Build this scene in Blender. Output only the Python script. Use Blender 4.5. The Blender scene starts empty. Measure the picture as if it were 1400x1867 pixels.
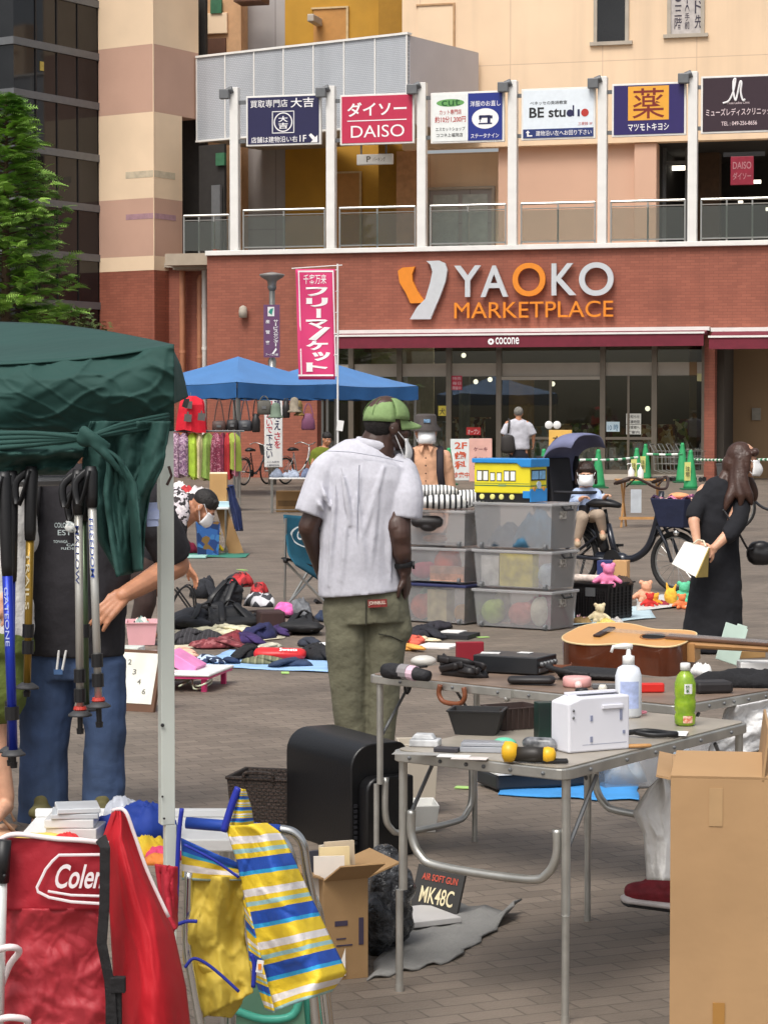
import bpy,bmesh,math,random
from math import sin,cos,pi,radians,sqrt,atan2
from mathutils import Vector as V,Matrix,noise as mnoise
SC=bpy.context.scene
COL=SC.collection
FPX,CAMH,HOR=4150.0,1.65,760.0
PITCH=math.atan((933.5-HOR)/FPX)
cam=bpy.data.objects.new('camera',bpy.data.cameras.new('camera'))
COL.objects.link(cam)
cam.data.sensor_fit='VERTICAL';cam.data.sensor_height=36;cam.data.sensor_width=36
cam.data.lens=FPX/1867*36
cam.data.clip_start=0.1;cam.data.clip_end=2000
cam.location=(0,0,CAMH);cam.rotation_euler=(pi/2-PITCH,0,0)
SC.camera=cam
SC.view_settings.view_transform='Standard';SC.view_settings.look='None'
SC.view_settings.exposure=0.15;SC.view_settings.gamma=1
SUN_EL,SUN_AZ=radians(58),radians(205)
w=bpy.data.worlds.new('World');SC.world=w;w.use_nodes=True
nt=w.node_tree
sky=nt.nodes.new('ShaderNodeTexSky');sky.sky_type='NISHITA';sky.sun_disc=False
sky.sun_elevation=SUN_EL;sky.sun_rotation=SUN_AZ
sky.air_density=1.0;sky.dust_density=6.0;sky.ozone_density=0.6
hs=nt.nodes.new('ShaderNodeHueSaturation');hs.inputs['Saturation'].default_value=0.35
nt.links.new(sky.outputs[0],hs.inputs['Color'])
nt.links.new(hs.outputs[0],nt.nodes['Background'].inputs[0])
nt.nodes['Background'].inputs[1].default_value=0.15
sun=bpy.data.objects.new('sun',bpy.data.lights.new('sun','SUN'));COL.objects.link(sun)
sun.data.energy=1.5;sun.data.angle=radians(22);sun.data.color=(1,0.96,0.9)
_d=V((sin(SUN_AZ)*cos(SUN_EL),cos(SUN_AZ)*cos(SUN_EL),sin(SUN_EL)))
sun.rotation_euler=_d.to_track_quat('Z','Y').to_euler()
SC.cycles.max_bounces=6;SC.cycles.transparent_max_bounces=12
SC.cycles.use_denoising=True
def ray(x,y):
 xc,yc=(x-700)/FPX,(933.5-y)/FPX
 return V((xc,cos(PITCH)+yc*sin(PITCH),yc*cos(PITCH)-sin(PITCH)))
def P(x,y,Y):
 d=ray(x,y);return V((0,0,CAMH))+d*(Y/d.y)
def G(x,y,z=0.0):
 d=ray(x,y);return V((0,0,CAMH))+d*((z-CAMH)/d.z)
def S(Y):return Y/FPX
def lin(c):
 if isinstance(c,str):c=tuple(int(c[i:i+2],16) for i in(0,2,4))
 r=[]
 for v in c:
  v/=255.0
  r.append(v/12.92 if v<=0.04045 else((v+0.055)/1.055)**2.4)
 return(r[0],r[1],r[2],1)
MATS={}
def mat(name,col,rough=0.6,metal=0.0,var=0.12,vs=6.0,bump=0.0,bs=40.0,alpha=1.0,spec=0.5,trans=0.0,col2=None,emit=0.0,coat=0.0,sheen=0.0,sub=0.0):
 if name in MATS:return MATS[name]
 m=bpy.data.materials.new(name);m.use_nodes=True
 n=m.node_tree;b=n.nodes['Principled BSDF'];L=n.links
 c=lin(col)
 b.inputs['Roughness'].default_value=rough;b.inputs['Metallic'].default_value=metal
 b.inputs['Specular IOR Level'].default_value=spec
 b.inputs['Base Color'].default_value=c
 tc=n.nodes.new('ShaderNodeTexCoord')
 if var>0 or col2:
  t=n.nodes.new('ShaderNodeTexNoise');t.inputs['Scale'].default_value=vs;t.inputs['Detail'].default_value=6
  L.new(tc.outputs['Object'],t.inputs['Vector'])
  r=n.nodes.new('ShaderNodeValToRGB');e=r.color_ramp.elements
  c2=lin(col2) if col2 else tuple(min(1,v*(1+var)) for v in c[:3])+(1,)
  e[0].position=0.35;e[1].position=0.65
  e[0].color=tuple(v*(1-var) for v in c[:3])+(1,);e[1].color=c2
  L.new(t.outputs['Fac'],r.inputs[0]);L.new(r.outputs[0],b.inputs['Base Color'])
 if bump>0:
  t2=n.nodes.new('ShaderNodeTexNoise');t2.inputs['Scale'].default_value=bs;t2.inputs['Detail'].default_value=4
  L.new(tc.outputs['Object'],t2.inputs['Vector'])
  bp=n.nodes.new('ShaderNodeBump');bp.inputs['Strength'].default_value=bump;bp.inputs['Distance'].default_value=0.02
  L.new(t2.outputs['Fac'],bp.inputs['Height']);L.new(bp.outputs[0],b.inputs['Normal'])
 b.inputs['Alpha'].default_value=alpha
 if trans:b.inputs['Transmission Weight'].default_value=trans
 if emit:
  b.inputs['Emission Color'].default_value=c;b.inputs['Emission Strength'].default_value=emit
 if coat:b.inputs['Coat Weight'].default_value=coat
 if sheen:b.inputs['Sheen Weight'].default_value=sheen
 if sub:b.inputs['Subsurface Weight'].default_value=sub;b.inputs['Subsurface Radius'].default_value=(.01,.004,.002)
 MATS[name]=m;return m
def glassmat(name,tint=(200,210,210),refl=1.0,rough=0.02,opac=0.0,opcol=(230,235,238)):
 """thin pane: transparent + fresnel gloss (+ an optional cloudy diffuse share)"""
 if name in MATS:return MATS[name]
 m=bpy.data.materials.new(name);m.use_nodes=True;n=m.node_tree;L=n.links
 n.nodes.remove(n.nodes['Principled BSDF']);out=n.nodes['Material Output']
 tr=n.nodes.new('ShaderNodeBsdfTransparent');tr.inputs[0].default_value=lin(tint)
 base=tr.outputs[0]
 if opac>0:
  df=n.nodes.new('ShaderNodeBsdfDiffuse');df.inputs[0].default_value=lin(opcol)
  tl=n.nodes.new('ShaderNodeBsdfTranslucent');tl.inputs[0].default_value=lin(opcol)
  m1=n.nodes.new('ShaderNodeMixShader');m1.inputs[0].default_value=0.22
  L.new(df.outputs[0],m1.inputs[1]);L.new(tl.outputs[0],m1.inputs[2])
  m2=n.nodes.new('ShaderNodeMixShader');m2.inputs[0].default_value=opac
  L.new(base,m2.inputs[1]);L.new(m1.outputs[0],m2.inputs[2]);base=m2.outputs[0]
 gl=n.nodes.new('ShaderNodeBsdfGlossy');gl.inputs['Roughness'].default_value=rough
 fr=n.nodes.new('ShaderNodeFresnel');fr.inputs[0].default_value=1.5
 mu=n.nodes.new('ShaderNodeMath');mu.operation='MULTIPLY';mu.inputs[1].default_value=refl;mu.use_clamp=True
 L.new(fr.outputs[0],mu.inputs[0])
 mx=n.nodes.new('ShaderNodeMixShader');L.new(mu.outputs[0],mx.inputs[0]);L.new(base,mx.inputs[1]);L.new(gl.outputs[0],mx.inputs[2])
 L.new(mx.outputs[0],out.inputs[0]);MATS[name]=m;return m
def tilemat(name,c1,c2,mortar,w,h,ms,off=0.5,rough=0.7,bump=0.3,rot=(0,0,0),var=0.15,stain=0.0,scale_noise=1.5,bias=0.0,sscale=(1,1,1)):
 if name in MATS:return MATS[name]
 m=bpy.data.materials.new(name);m.use_nodes=True;n=m.node_tree;L=n.links;b=n.nodes['Principled BSDF']
 tc=n.nodes.new('ShaderNodeTexCoord');mp=n.nodes.new('ShaderNodeMapping');mp.inputs['Rotation'].default_value=rot
 L.new(tc.outputs['Object'],mp.inputs[0])
 br=n.nodes.new('ShaderNodeTexBrick');br.offset=off;br.inputs['Scale'].default_value=1
 br.inputs['Color1'].default_value=lin(c1);br.inputs['Color2'].default_value=lin(c2);br.inputs['Mortar'].default_value=lin(mortar)
 br.inputs['Mortar Size'].default_value=ms;br.inputs['Brick Width'].default_value=w;br.inputs['Row Height'].default_value=h
 br.inputs['Bias'].default_value=bias;br.inputs['Mortar Smooth'].default_value=0.2
 L.new(mp.outputs[0],br.inputs[0])
 nz=n.nodes.new('ShaderNodeTexNoise');nz.inputs['Scale'].default_value=scale_noise;nz.inputs['Detail'].default_value=8
 L.new(tc.outputs['Object'],nz.inputs['Vector'])
 mr=n.nodes.new('ShaderNodeMapRange');mr.inputs['From Min'].default_value=0.3;mr.inputs['From Max'].default_value=0.7
 mr.inputs['To Min'].default_value=1-var;mr.inputs['To Max'].default_value=1+var;L.new(nz.outputs['Fac'],mr.inputs[0])
 mx=n.nodes.new('ShaderNodeMix');mx.data_type='RGBA';mx.blend_type='MULTIPLY';mx.inputs[0].default_value=1
 L.new(br.outputs['Color'],mx.inputs[6]);L.new(mr.outputs[0],mx.inputs[7]);L.new(mx.outputs[2],b.inputs['Base Color'])
 if stain:
  m5=n.nodes.new('ShaderNodeMapping');m5.inputs['Scale'].default_value=sscale;L.new(tc.outputs['Object'],m5.inputs[0])
  n5=n.nodes.new('ShaderNodeTexNoise');n5.inputs['Scale'].default_value=1;n5.inputs['Detail'].default_value=5;L.new(m5.outputs[0],n5.inputs['Vector'])
  r5=n.nodes.new('ShaderNodeMapRange');r5.inputs['From Min'].default_value=0.5;r5.inputs['From Max'].default_value=0.72;r5.inputs['To Min'].default_value=1;r5.inputs['To Max'].default_value=1-stain;L.new(n5.outputs['Fac'],r5.inputs[0])
  mx5=n.nodes.new('ShaderNodeMix');mx5.data_type='RGBA';mx5.blend_type='MULTIPLY';mx5.inputs[0].default_value=1
  L.new(mx.outputs[2],mx5.inputs[6]);L.new(r5.outputs[0],mx5.inputs[7]);L.new(mx5.outputs[2],b.inputs['Base Color'])
 n2=n.nodes.new('ShaderNodeTexNoise');n2.inputs['Scale'].default_value=90;L.new(tc.outputs['Object'],n2.inputs['Vector'])
 ad=n.nodes.new('ShaderNodeMath');ad.operation='MULTIPLY_ADD';ad.inputs[1].default_value=-1.0
 L.new(br.outputs['Fac'],ad.inputs[0]);
 m3=n.nodes.new('ShaderNodeMath');m3.operation='MULTIPLY';m3.inputs[1].default_value=0.35;L.new(n2.outputs['Fac'],m3.inputs[0]);L.new(m3.outputs[0],ad.inputs[2])
 bp=n.nodes.new('ShaderNodeBump');bp.inputs['Strength'].default_value=bump;bp.inputs['Distance'].default_value=0.02
 L.new(ad.outputs[0],bp.inputs['Height']);L.new(bp.outputs[0],b.inputs['Normal'])
 b.inputs['Roughness'].default_value=rough;MATS[name]=m;return m
def stripemat(name,stops,period,axis=0,rough=0.8,bump=0.15,bs=60):
 """hard colour stripes along an object axis: stops = [(fraction, colour)...]"""
 if name in MATS:return MATS[name]
 m=bpy.data.materials.new(name);m.use_nodes=True;n=m.node_tree;L=n.links;b=n.nodes['Principled BSDF']
 if axis=='uv':tc=n.nodes.new('ShaderNodeUVMap');src=tc.outputs[0];ax=1
 else:tc=n.nodes.new('ShaderNodeTexCoord');src=tc.outputs['Object'];ax=axis
 sp=n.nodes.new('ShaderNodeSeparateXYZ');L.new(src,sp.inputs[0])
 d=n.nodes.new('ShaderNodeMath');d.operation='DIVIDE';d.inputs[1].default_value=period;L.new(sp.outputs[ax],d.inputs[0])
 f=n.nodes.new('ShaderNodeMath');f.operation='FRACT';L.new(d.outputs[0],f.inputs[0])
 r=n.nodes.new('ShaderNodeValToRGB');cr=r.color_ramp;cr.interpolation='CONSTANT'
 while len(cr.elements)<len(stops):cr.elements.new(0.5)
 for e,(p_,c_) in zip(cr.elements,stops):e.position=p_;e.color=lin(c_)
 L.new(f.outputs[0],r.inputs[0]);L.new(r.outputs[0],b.inputs['Base Color']);b.inputs['Roughness'].default_value=rough
 t2=n.nodes.new('ShaderNodeTexNoise');t2.inputs['Scale'].default_value=bs
 bp=n.nodes.new('ShaderNodeBump');bp.inputs['Strength'].default_value=bump;bp.inputs['Distance'].default_value=0.01
 L.new(t2.outputs['Fac'],bp.inputs['Height']);L.new(bp.outputs[0],b.inputs['Normal'])
 MATS[name]=m;return m
def patchmat(name,cols,scale=30,rough=0.8,bump=0.2):
 """patchy printed pattern: voronoi cells picking from a list of colours"""
 if name in MATS:return MATS[name]
 m=bpy.data.materials.new(name);m.use_nodes=True;n=m.node_tree;L=n.links;b=n.nodes['Principled BSDF']
 tc=n.nodes.new('ShaderNodeTexCoord');v=n.nodes.new('ShaderNodeTexVoronoi');v.inputs['Scale'].default_value=scale
 L.new(tc.outputs['Object'],v.inputs['Vector'])
 sp=n.nodes.new('ShaderNodeSeparateColor');L.new(v.outputs['Color'],sp.inputs[0])
 r=n.nodes.new('ShaderNodeValToRGB');cr=r.color_ramp;cr.interpolation='CONSTANT'
 while len(cr.elements)<len(cols):cr.elements.new(0.5)
 for i,(e,c_) in enumerate(zip(cr.elements,cols)):e.position=i/len(cols);e.color=lin(c_)
 L.new(sp.outputs[0],r.inputs[0]);L.new(r.outputs[0],b.inputs['Base Color']);b.inputs['Roughness'].default_value=rough
 MATS[name]=m;return m
class MB:
 def __init__(s,M=None):s.v=[];s.f=[];s.mi=[];s.M=M;s.cur=0;s.uv={}
 def _v(s,p):
  p=V(p)
  if s.M is not None:p=s.M@p
  s.v.append(p);return len(s.v)-1
 def face(s,pts,m=None):
  i=[s._v(p) for p in pts];s.f.append(i);s.mi.append(s.cur if m is None else m);return s
 def _f(s,idx):s.f.append(list(idx));s.mi.append(s.cur)
 def box(s,c,d,R=None):
  c=V(c);h=[x/2 for x in d];k=[]
  for z in(-1,1):
   for y in(-1,1):
    for x in(-1,1):
     o=V((x*h[0],y*h[1],z*h[2]))
     if R is not None:o=R@o
     k.append(s._v(c+o))
  for q in((0,2,3,1),(4,5,7,6),(0,1,5,4),(2,6,7,3),(0,4,6,2),(1,3,7,5)):s._f([k[i] for i in q])
  return s
 def bx(s,x0,y0,z0,x1,y1,z1):return s.box(((x0+x1)/2,(y0+y1)/2,(z0+z1)/2),(abs(x1-x0),abs(y1-y0),abs(z1-z0)))
 def tub(s,c,d0,d1,h,t=0.004,rim=0.0,R=None):
  """open box, bottom d0, top d1"""
  c=V(c);R=R or Matrix.Identity(3)
  def ring(d,z):return[c+R@V((x*d[0]/2,y*d[1]/2,z)) for x,y in((-1,-1),(1,-1),(1,1),(-1,1))]
  def ins(d,k):return(d[0]-2*k,d[1]-2*k)
  rs=[ring(d0,0),ring(d1,h)]
  if rim:rs+=[ring(ins(d1,-rim),h),ring(ins(d1,-rim),h+t)]
  rs+=[ring(ins(d1,t),h+(t if rim else 0)),ring(ins(d0,t),t)]
  ids=[[s._v(p) for p in r] for r in rs]
  s._f(ids[0][::-1]);s._f(ids[-1])
  for a,b in zip(ids,ids[1:]):
   for i in range(4):s._f((a[i],a[(i+1)%4],b[(i+1)%4],b[i]))
  return s
 def tube(s,pts,r,n=8,closed=False,up0=None):
  pts=[V(p) for p in pts];N=len(pts);rr=r if isinstance(r,(list,tuple)) else[r]*N
  rings=[];up=None
  for i,p in enumerate(pts):
   if closed:t=pts[(i+1)%N]-pts[i-1]
   else:t=pts[min(i+1,N-1)]-pts[max(i-1,0)]
   if t.length<1e-9:t=V((0,0,1))
   t.normalize()
   if up is None and up0 is not None:up=V(up0)
   if up is None:
    up=V((0,0,1)) if abs(t.z)<0.9 else V((1,0,0))
   a=up-t*up.dot(t)
   if a.length<1e-6:a=t.orthogonal()
   a.normalize();up=a;b=t.cross(a)
   q=rr[i]
   qa,qb=q if isinstance(q,(list,tuple)) else(q,q)
   rings.append([s._v(p+a*(cos(2*pi*k/n)*qa)+b*(sin(2*pi*k/n)*qb)) for k in range(n)])
  M=N if closed else N-1
  for i in range(M):
   A,B=rings[i],rings[(i+1)%N]
   for k in range(n):s._f((A[k],A[(k+1)%n],B[(k+1)%n],B[k]))
  if not closed:s._f(rings[0][::-1]);s._f(rings[-1])
  return s
 def lathe(s,prof,c=(0,0,0),n=16,R=None,sy=1.0):
  c=V(c);rings=[]
  for r,z in prof:
   ring=[]
   for k in range(n):
    o=V((r*cos(2*pi*k/n),sy*r*sin(2*pi*k/n),z))
    if R is not None:o=R@o
    ring.append(s._v(c+o))
   rings.append(ring)
  for A,B in zip(rings,rings[1:]):
   for k in range(n):s._f((A[k],A[(k+1)%n],B[(k+1)%n],B[k]))
  s._f(rings[0][::-1]);s._f(rings[-1]);return s
 def ell(s,c,r,R=None,n=14,m=9):
  c=V(c);r=(r,r,r) if not isinstance(r,(tuple,list)) else r
  rings=[]
  def pt(a,b):
   o=V((r[0]*sin(a)*cos(b),r[1]*sin(a)*sin(b),r[2]*cos(a)))
   return c+(R@o if R is not None else o)
  top=s._v(pt(0,0));bot=s._v(pt(pi,0))
  for i in range(1,m):rings.append([s._v(pt(pi*i/m,2*pi*k/n)) for k in range(n)])
  for k in range(n):s._f((top,rings[0][k],rings[0][(k+1)%n]));s._f((bot,rings[-1][(k+1)%n],rings[-1][k]))
  for A,B in zip(rings,rings[1:]):
   for k in range(n):s._f((A[k],B[k],B[(k+1)%n],A[(k+1)%n]))
  return s
 def prism(s,pts,vec):
  """polygon extruded along vec; side walls follow"""
  vec=V(vec);a=[s._v(p) for p in pts];b=[s._v(V(p)+vec) for p in pts];n=len(a)
  s._f(a);s._f(b[::-1])
  for i in range(n):s._f((a[i],b[i],b[(i+1)%n],a[(i+1)%n]))
  return s
 def grid(s,rows):
  ids=[[s._v(p) for p in r] for r in rows]
  nr,nc=len(ids),len(ids[0])
  for i in range(nr-1):
   for j in range(nc-1):
    s._f((ids[i][j],ids[i][j+1],ids[i+1][j+1],ids[i+1][j]))
    for k,(a,b) in zip((ids[i][j],ids[i][j+1],ids[i+1][j+1],ids[i+1][j]),((i,j),(i,j+1),(i+1,j+1),(i+1,j))):s.uv[k]=(b/(nc-1),a/(nr-1))
  return s
 def cap(s,a,b,ra,rb,n=12,up0=None):
  """tapered capsule with round ends"""
  a,b=V(a),V(b);d=(b-a);L=d.length;t=d/L if L>1e-6 else V((0,0,1));pts,rr=[],[]
  def sc(r,k):return tuple(x*k for x in r) if isinstance(r,(tuple,list)) else r*k
  ma=min(ra) if isinstance(ra,(tuple,list)) else ra;mb_=min(rb) if isinstance(rb,(tuple,list)) else rb
  for k in(0.15,0.5,0.8):q=k;pts.append(a-t*ma*sqrt(1-q*q));rr.append(sc(ra,q))
  pts+=[a,b];rr+=[ra,rb]
  for k in(0.8,0.5,0.15):pts.append(b+t*mb_*sqrt(1-k*k));rr.append(sc(rb,k))
  return s.tube(pts,rr,n,up0=up0)
 def text(s,txt,o,right,up,w,h,bold=0.0,ext=0.0,keep=False):
  """text fitted to the rectangle o (lower left) + right*w, up*h"""
  cu=bpy.data.curves.new('t','FONT');cu.body=txt;cu.size=1;cu.offset=bold;cu.resolution_u=9 if ext>.05 else 4
  ob=bpy.data.objects.new('t',cu);COL.objects.link(ob)
  dg=bpy.context.evaluated_depsgraph_get();me=bpy.data.meshes.new_from_object(ob.evaluated_get(dg))
  if len(me.vertices):
   xs=[q.co.x for q in me.vertices];ys=[q.co.y for q in me.vertices]
   x0,y0=min(xs),min(ys);dx,dy=max(max(xs)-x0,1e-6),max(max(ys)-y0,1e-6)
   kx,ky=w/dx,h/dy
   if keep:
    k=min(kx,ky);ox=(w-k*dx)/2;oy=(h-k*dy)/2;kx=ky=k
   else:ox=oy=0
   o=V(o);right=V(right);up=V(up);nrm=right.cross(up)
   ids=[s._v(o+right*((q.co.x-x0)*kx+ox)+up*((q.co.y-y0)*ky+oy)+nrm*ext) for q in me.vertices]
   for p in me.polygons:s._f([ids[i] for i in p.vertices])
   if ext:
    from collections import Counter
    ec=Counter();dirn={}
    for p in me.polygons:
     vs=list(p.vertices)
     for a,b in zip(vs,vs[1:]+vs[:1]):ec[frozenset((a,b))]+=1;dirn[frozenset((a,b))]=(a,b)
    back=[s._v(o+right*((q.co.x-x0)*kx+ox)+up*((q.co.y-y0)*ky+oy)) for q in me.vertices]
    for e,c in ec.items():
     if c==1:a,b=dirn[e];s._f((ids[a],back[a],back[b],ids[b]))
  bpy.data.objects.remove(ob);bpy.data.curves.remove(cu);bpy.data.meshes.remove(me)
  return s
 def vtext(s,txt,o,right,up,w,h,bold=0.0,gap=0.1):
  """a vertical column of characters, top to bottom, o = lower left of the column"""
  n=len(txt);ch=h/n
  for i,c in enumerate(txt):
   if c==' ':continue
   q=V(o)+V(up)*(h-(i+1)*ch+ch*gap/2)
   if c in 'ー（）':s.text(c,q+V(right)*(w*.5+(w*.12 if c=='ー' else w*.45)),V(up)*-1 if 0 else V(up),-V(right),ch*(1-gap),w*(.24 if c=='ー' else .9),bold)
   else:s.text(c,q,right,up,w,ch*(1-gap),bold,keep=(c in '・'))
  return s
 def mesh(s,name,off=None):
  me=bpy.data.meshes.new(name)
  vs=[p-off for p in s.v] if off is not None else s.v
  me.from_pydata([tuple(p) for p in vs],[],s.f);me.update()
  if s.uv:
   ul=me.uv_layers.new(name='UVMap')
   for lp in me.loops:ul.data[lp.index].uv=s.uv.get(lp.vertex_index,(0,0))
  return me
LOC={}
def meta(o,label=None,cat=None,group=None,kind=None):
 if label:o['label']=label
 if cat:o['category']=cat
 if group:o['group']=group
 if kind:o['kind']=kind
 return o
def thing(name,label,cat,loc=(0,0,0),rz=0.0,group=None):
 o=bpy.data.objects.new(name,None);COL.objects.link(o);o.empty_display_size=0.1
 o.location=loc;o.rotation_euler=(0,0,rz);LOC[o.name]=V(loc)
 return meta(o,label,cat,group)
def obj(name,mb,m,parent=None,w=False,smooth=False,bevel=0.0,solid=0.0,sub=0,remesh=0.0,sm=0,disp=0.0,ds=0.1,weld=False,auto=None,label=None,offset=-1):
 """link mb as ONE mesh object; w: mb is in world coordinates and parent an unrotated thing"""
 off=LOC[parent.name] if(w and parent is not None) else None
 me=mb.mesh(name,off)
 for x in(m if isinstance(m,(list,tuple)) else[m]):me.materials.append(x)
 if any(mb.mi):me.polygons.foreach_set('material_index',mb.mi)
 if weld or remesh or sub:
  b=bmesh.new();b.from_mesh(me);bmesh.ops.remove_doubles(b,verts=b.verts,dist=1e-5);bmesh.ops.recalc_face_normals(b,faces=b.faces);b.to_mesh(me);b.free()
 elif not mb.uv:
  b=bmesh.new();b.from_mesh(me);bmesh.ops.recalc_face_normals(b,faces=b.faces);b.to_mesh(me);b.free()
 o=bpy.data.objects.new(name,me);COL.objects.link(o)
 if parent is not None:o.parent=parent
 if remesh:
  x=o.modifiers.new('remesh','REMESH');x.mode='VOXEL';x.voxel_size=remesh;x.use_smooth_shade=True
 if solid:
  x=o.modifiers.new('solid','SOLIDIFY');x.thickness=solid;x.offset=offset
 if sm:
  x=o.modifiers.new('smooth','SMOOTH');x.iterations=sm;x.factor=0.5
 if bevel:
  x=o.modifiers.new('bevel','BEVEL');x.width=bevel;x.segments=2;x.limit_method='ANGLE';x.angle_limit=radians(40)
 if sub:
  x=o.modifiers.new('sub','SUBSURF');x.levels=sub;x.render_levels=sub
 if disp:
  t=bpy.data.textures.new('folds','CLOUDS');t.noise_scale=ds;t.noise_depth=2
  x=o.modifiers.new('folds','DISPLACE');x.texture=t;x.strength=disp;x.mid_level=0.5;x.texture_coords='LOCAL'
 if smooth or sub or remesh:
  me.polygons.foreach_set('use_smooth',[True]*len(me.polygons))
 if auto:
  me.polygons.foreach_set('use_smooth',[True]*len(me.polygons));me.set_sharp_from_angle(angle=radians(auto))
 if label:o['label']=label
 return o
def tagobj(name,mb,m,label,cat,group=None,kind=None,**k):
 """a thing that is one mesh, origin at its own base"""
 if k.pop('origin',True) and mb.v:
  xs=[p.x for p in mb.v];ys=[p.y for p in mb.v];z0=min(p.z for p in mb.v)
  c=V(((min(xs)+max(xs))/2,(min(ys)+max(ys))/2,z0));mb.v=[p-c for p in mb.v]
 else:c=V((0,0,0))
 o=obj(name,mb,m,None,**k);o.location=c
 return meta(o,label,cat,group,kind)
def copy_tree(o,label=None,loc=None,rz=None,parent=None):
 c=o.copy();COL.objects.link(c)
 if parent is not None:c.parent=parent
 if label:c['label']=label
 if loc is not None:c.location=loc;LOC[c.name]=V(loc)
 if rz is not None:c.rotation_euler=(0,0,rz)
 for ch in list(o.children):copy_tree(ch,parent=c)
 return c
def sleeve(mb,pts,rr,n=16):
 mb.tube(smoothpath(pts,4),[interp([(i,r) for i,r in enumerate(rr)],k/4) for k in range(4*(len(pts)-1)+1)],n)
def rotz(a):return Matrix.Rotation(a,3,'Z')
def rotm(ax,a):return Matrix.Rotation(a,3,ax)
def frame(o,a):return Matrix.Translation(V(o))@Matrix.Rotation(a,4,'Z')
RX,UZ=V((1,0,0)),V((0,0,1))
def rnd(seed):return random.Random(seed)
def crumple(mb,c,rx,ry,h,seed=0,rot=0.0,n=40,m=12,rag=0.25,ridges=1.0):
 """a heap of soft cloth: ragged outline, ridged top, flat base on the ground"""
 c=V(c);r=rnd(seed);ph=[r.uniform(0,6.28) for _ in range(8)];so=V((r.uniform(-50,50),r.uniform(-50,50),0))
 ca,sa=cos(rot),sin(rot)
 def pt(i,k):
  t=i/m;a=2*pi*k/n
  rag_=1+rag*(0.5*sin(2*a+ph[0])+0.35*sin(3*a+ph[1])+0.3*sin(5*a+ph[2]))
  x,y=rx*t*rag_*cos(a),ry*t*rag_*sin(a)
  dome=max(0.0,1-t**2.6)**0.55;k_=1.1/max(rx,ry)
  f=mnoise.noise(V((x*k_,y*k_,0))+so);g=1-2.2*abs(mnoise.noise(V((x*k_*2.1+f,y*k_*2.1-f,3))+so));g2=1-2.2*abs(mnoise.noise(V((x*k_*4.5,y*k_*4.5+g,8))+so))
  z=h*dome*(0.55+ridges*(0.4*f+0.3*g+0.12*g2))
  return c+V((x*ca-y*sa,x*sa+y*ca,max(0.12*h,z) if i<m else 0.0))
 top=mb._v(pt(0,0));rings=[[mb._v(pt(i,k)) for k in range(n)] for i in range(1,m+1)]
 for k in range(n):mb._f((top,rings[0][k],rings[0][(k+1)%n]))
 for A,B in zip(rings,rings[1:]):
  for k in range(n):mb._f((A[k],B[k],B[(k+1)%n],A[(k+1)%n]))
 mb._f(rings[-1][::-1]);return mb
def interp(pts,t):
 """piecewise linear through [(t, v)...]"""
 if t<=pts[0][0]:return pts[0][1]
 for(a,va),(b,vb) in zip(pts,pts[1:]):
  if t<=b:
   k=(t-a)/(b-a) if b>a else 0
   return va+(vb-va)*k
 return pts[-1][1]
def smoothpath(pts,n=6):
 """Catmull-Rom through points"""
 pts=[V(p) for p in pts];out=[]
 for i in range(len(pts)-1):
  p0,p1,p2,p3=pts[max(i-1,0)],pts[i],pts[i+1],pts[min(i+2,len(pts)-1)]
  for k in range(n):
   t=k/n
   out.append(0.5*((2*p1)+(p2-p0)*t+(2*p0-5*p1+4*p2-p3)*t*t+(3*p1-p0-3*p2+p3)*t**3))
 out.append(pts[-1]);return out
def pxsheet(mb,left,right,depth,rows=24,cols=24,fold=0.0,seed=0,fs=3.0,y0=None,y1=None):
 """cloth hung in space: left/right edges [(y, x)...] in photo pixels, depth(u, v) in metres, noise folds"""
 so=V((seed*7.3,seed*3.1,seed))
 y0=left[0][0] if y0 is None else y0;y1=left[-1][0] if y1 is None else y1
 R=[];rows=int(rows*1.6);cols=int(cols*1.6)
 for i in range(rows+1):
  t=i/rows;row=[]
  for j in range(cols+1):
   u=j/cols
   yl=left[0][0]+(left[-1][0]-left[0][0])*t;yr=right[0][0]+(right[-1][0]-right[0][0])*t
   x=interp(left,yl)*(1-u)+interp(right,yr)*u;y=yl*(1-u)+yr*u
   n1=mnoise.noise(V((u*fs,t*fs*.6,0))+so);n2=mnoise.noise(V((u*fs*1.6+t*fs,t*fs*1.3-u,4))+so);n3=mnoise.noise(V((u*fs*2.6-t*fs*1.7,t*fs*2+u*fs,9))+so)
   d=depth(u,t)+fold*(n1+0.35*n2-0.16*max(0,1-abs(n2)/.22)**2+0.08*max(0,1-abs(n3)/.16)**2)
   row.append(P(x,y,d))
  R.append(row)
 return mb.grid(R)
 # the setting
M_pave=tilemat('pavers','7c7064','6d6257','5c5349',0.17,0.085,0.004,rough=0.62,bump=0.45,rot=(0,0,radians(-24)),var=0.2,scale_noise=1.3,stain=.28,sscale=(.9,.9,.9))
g=MB();g.face([(-90,-20,0),(90,-20,0),(90,140,0),(-90,140,0)])
tmp=obj('ground',g,M_pave);tmp['kind']='structure'
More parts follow.
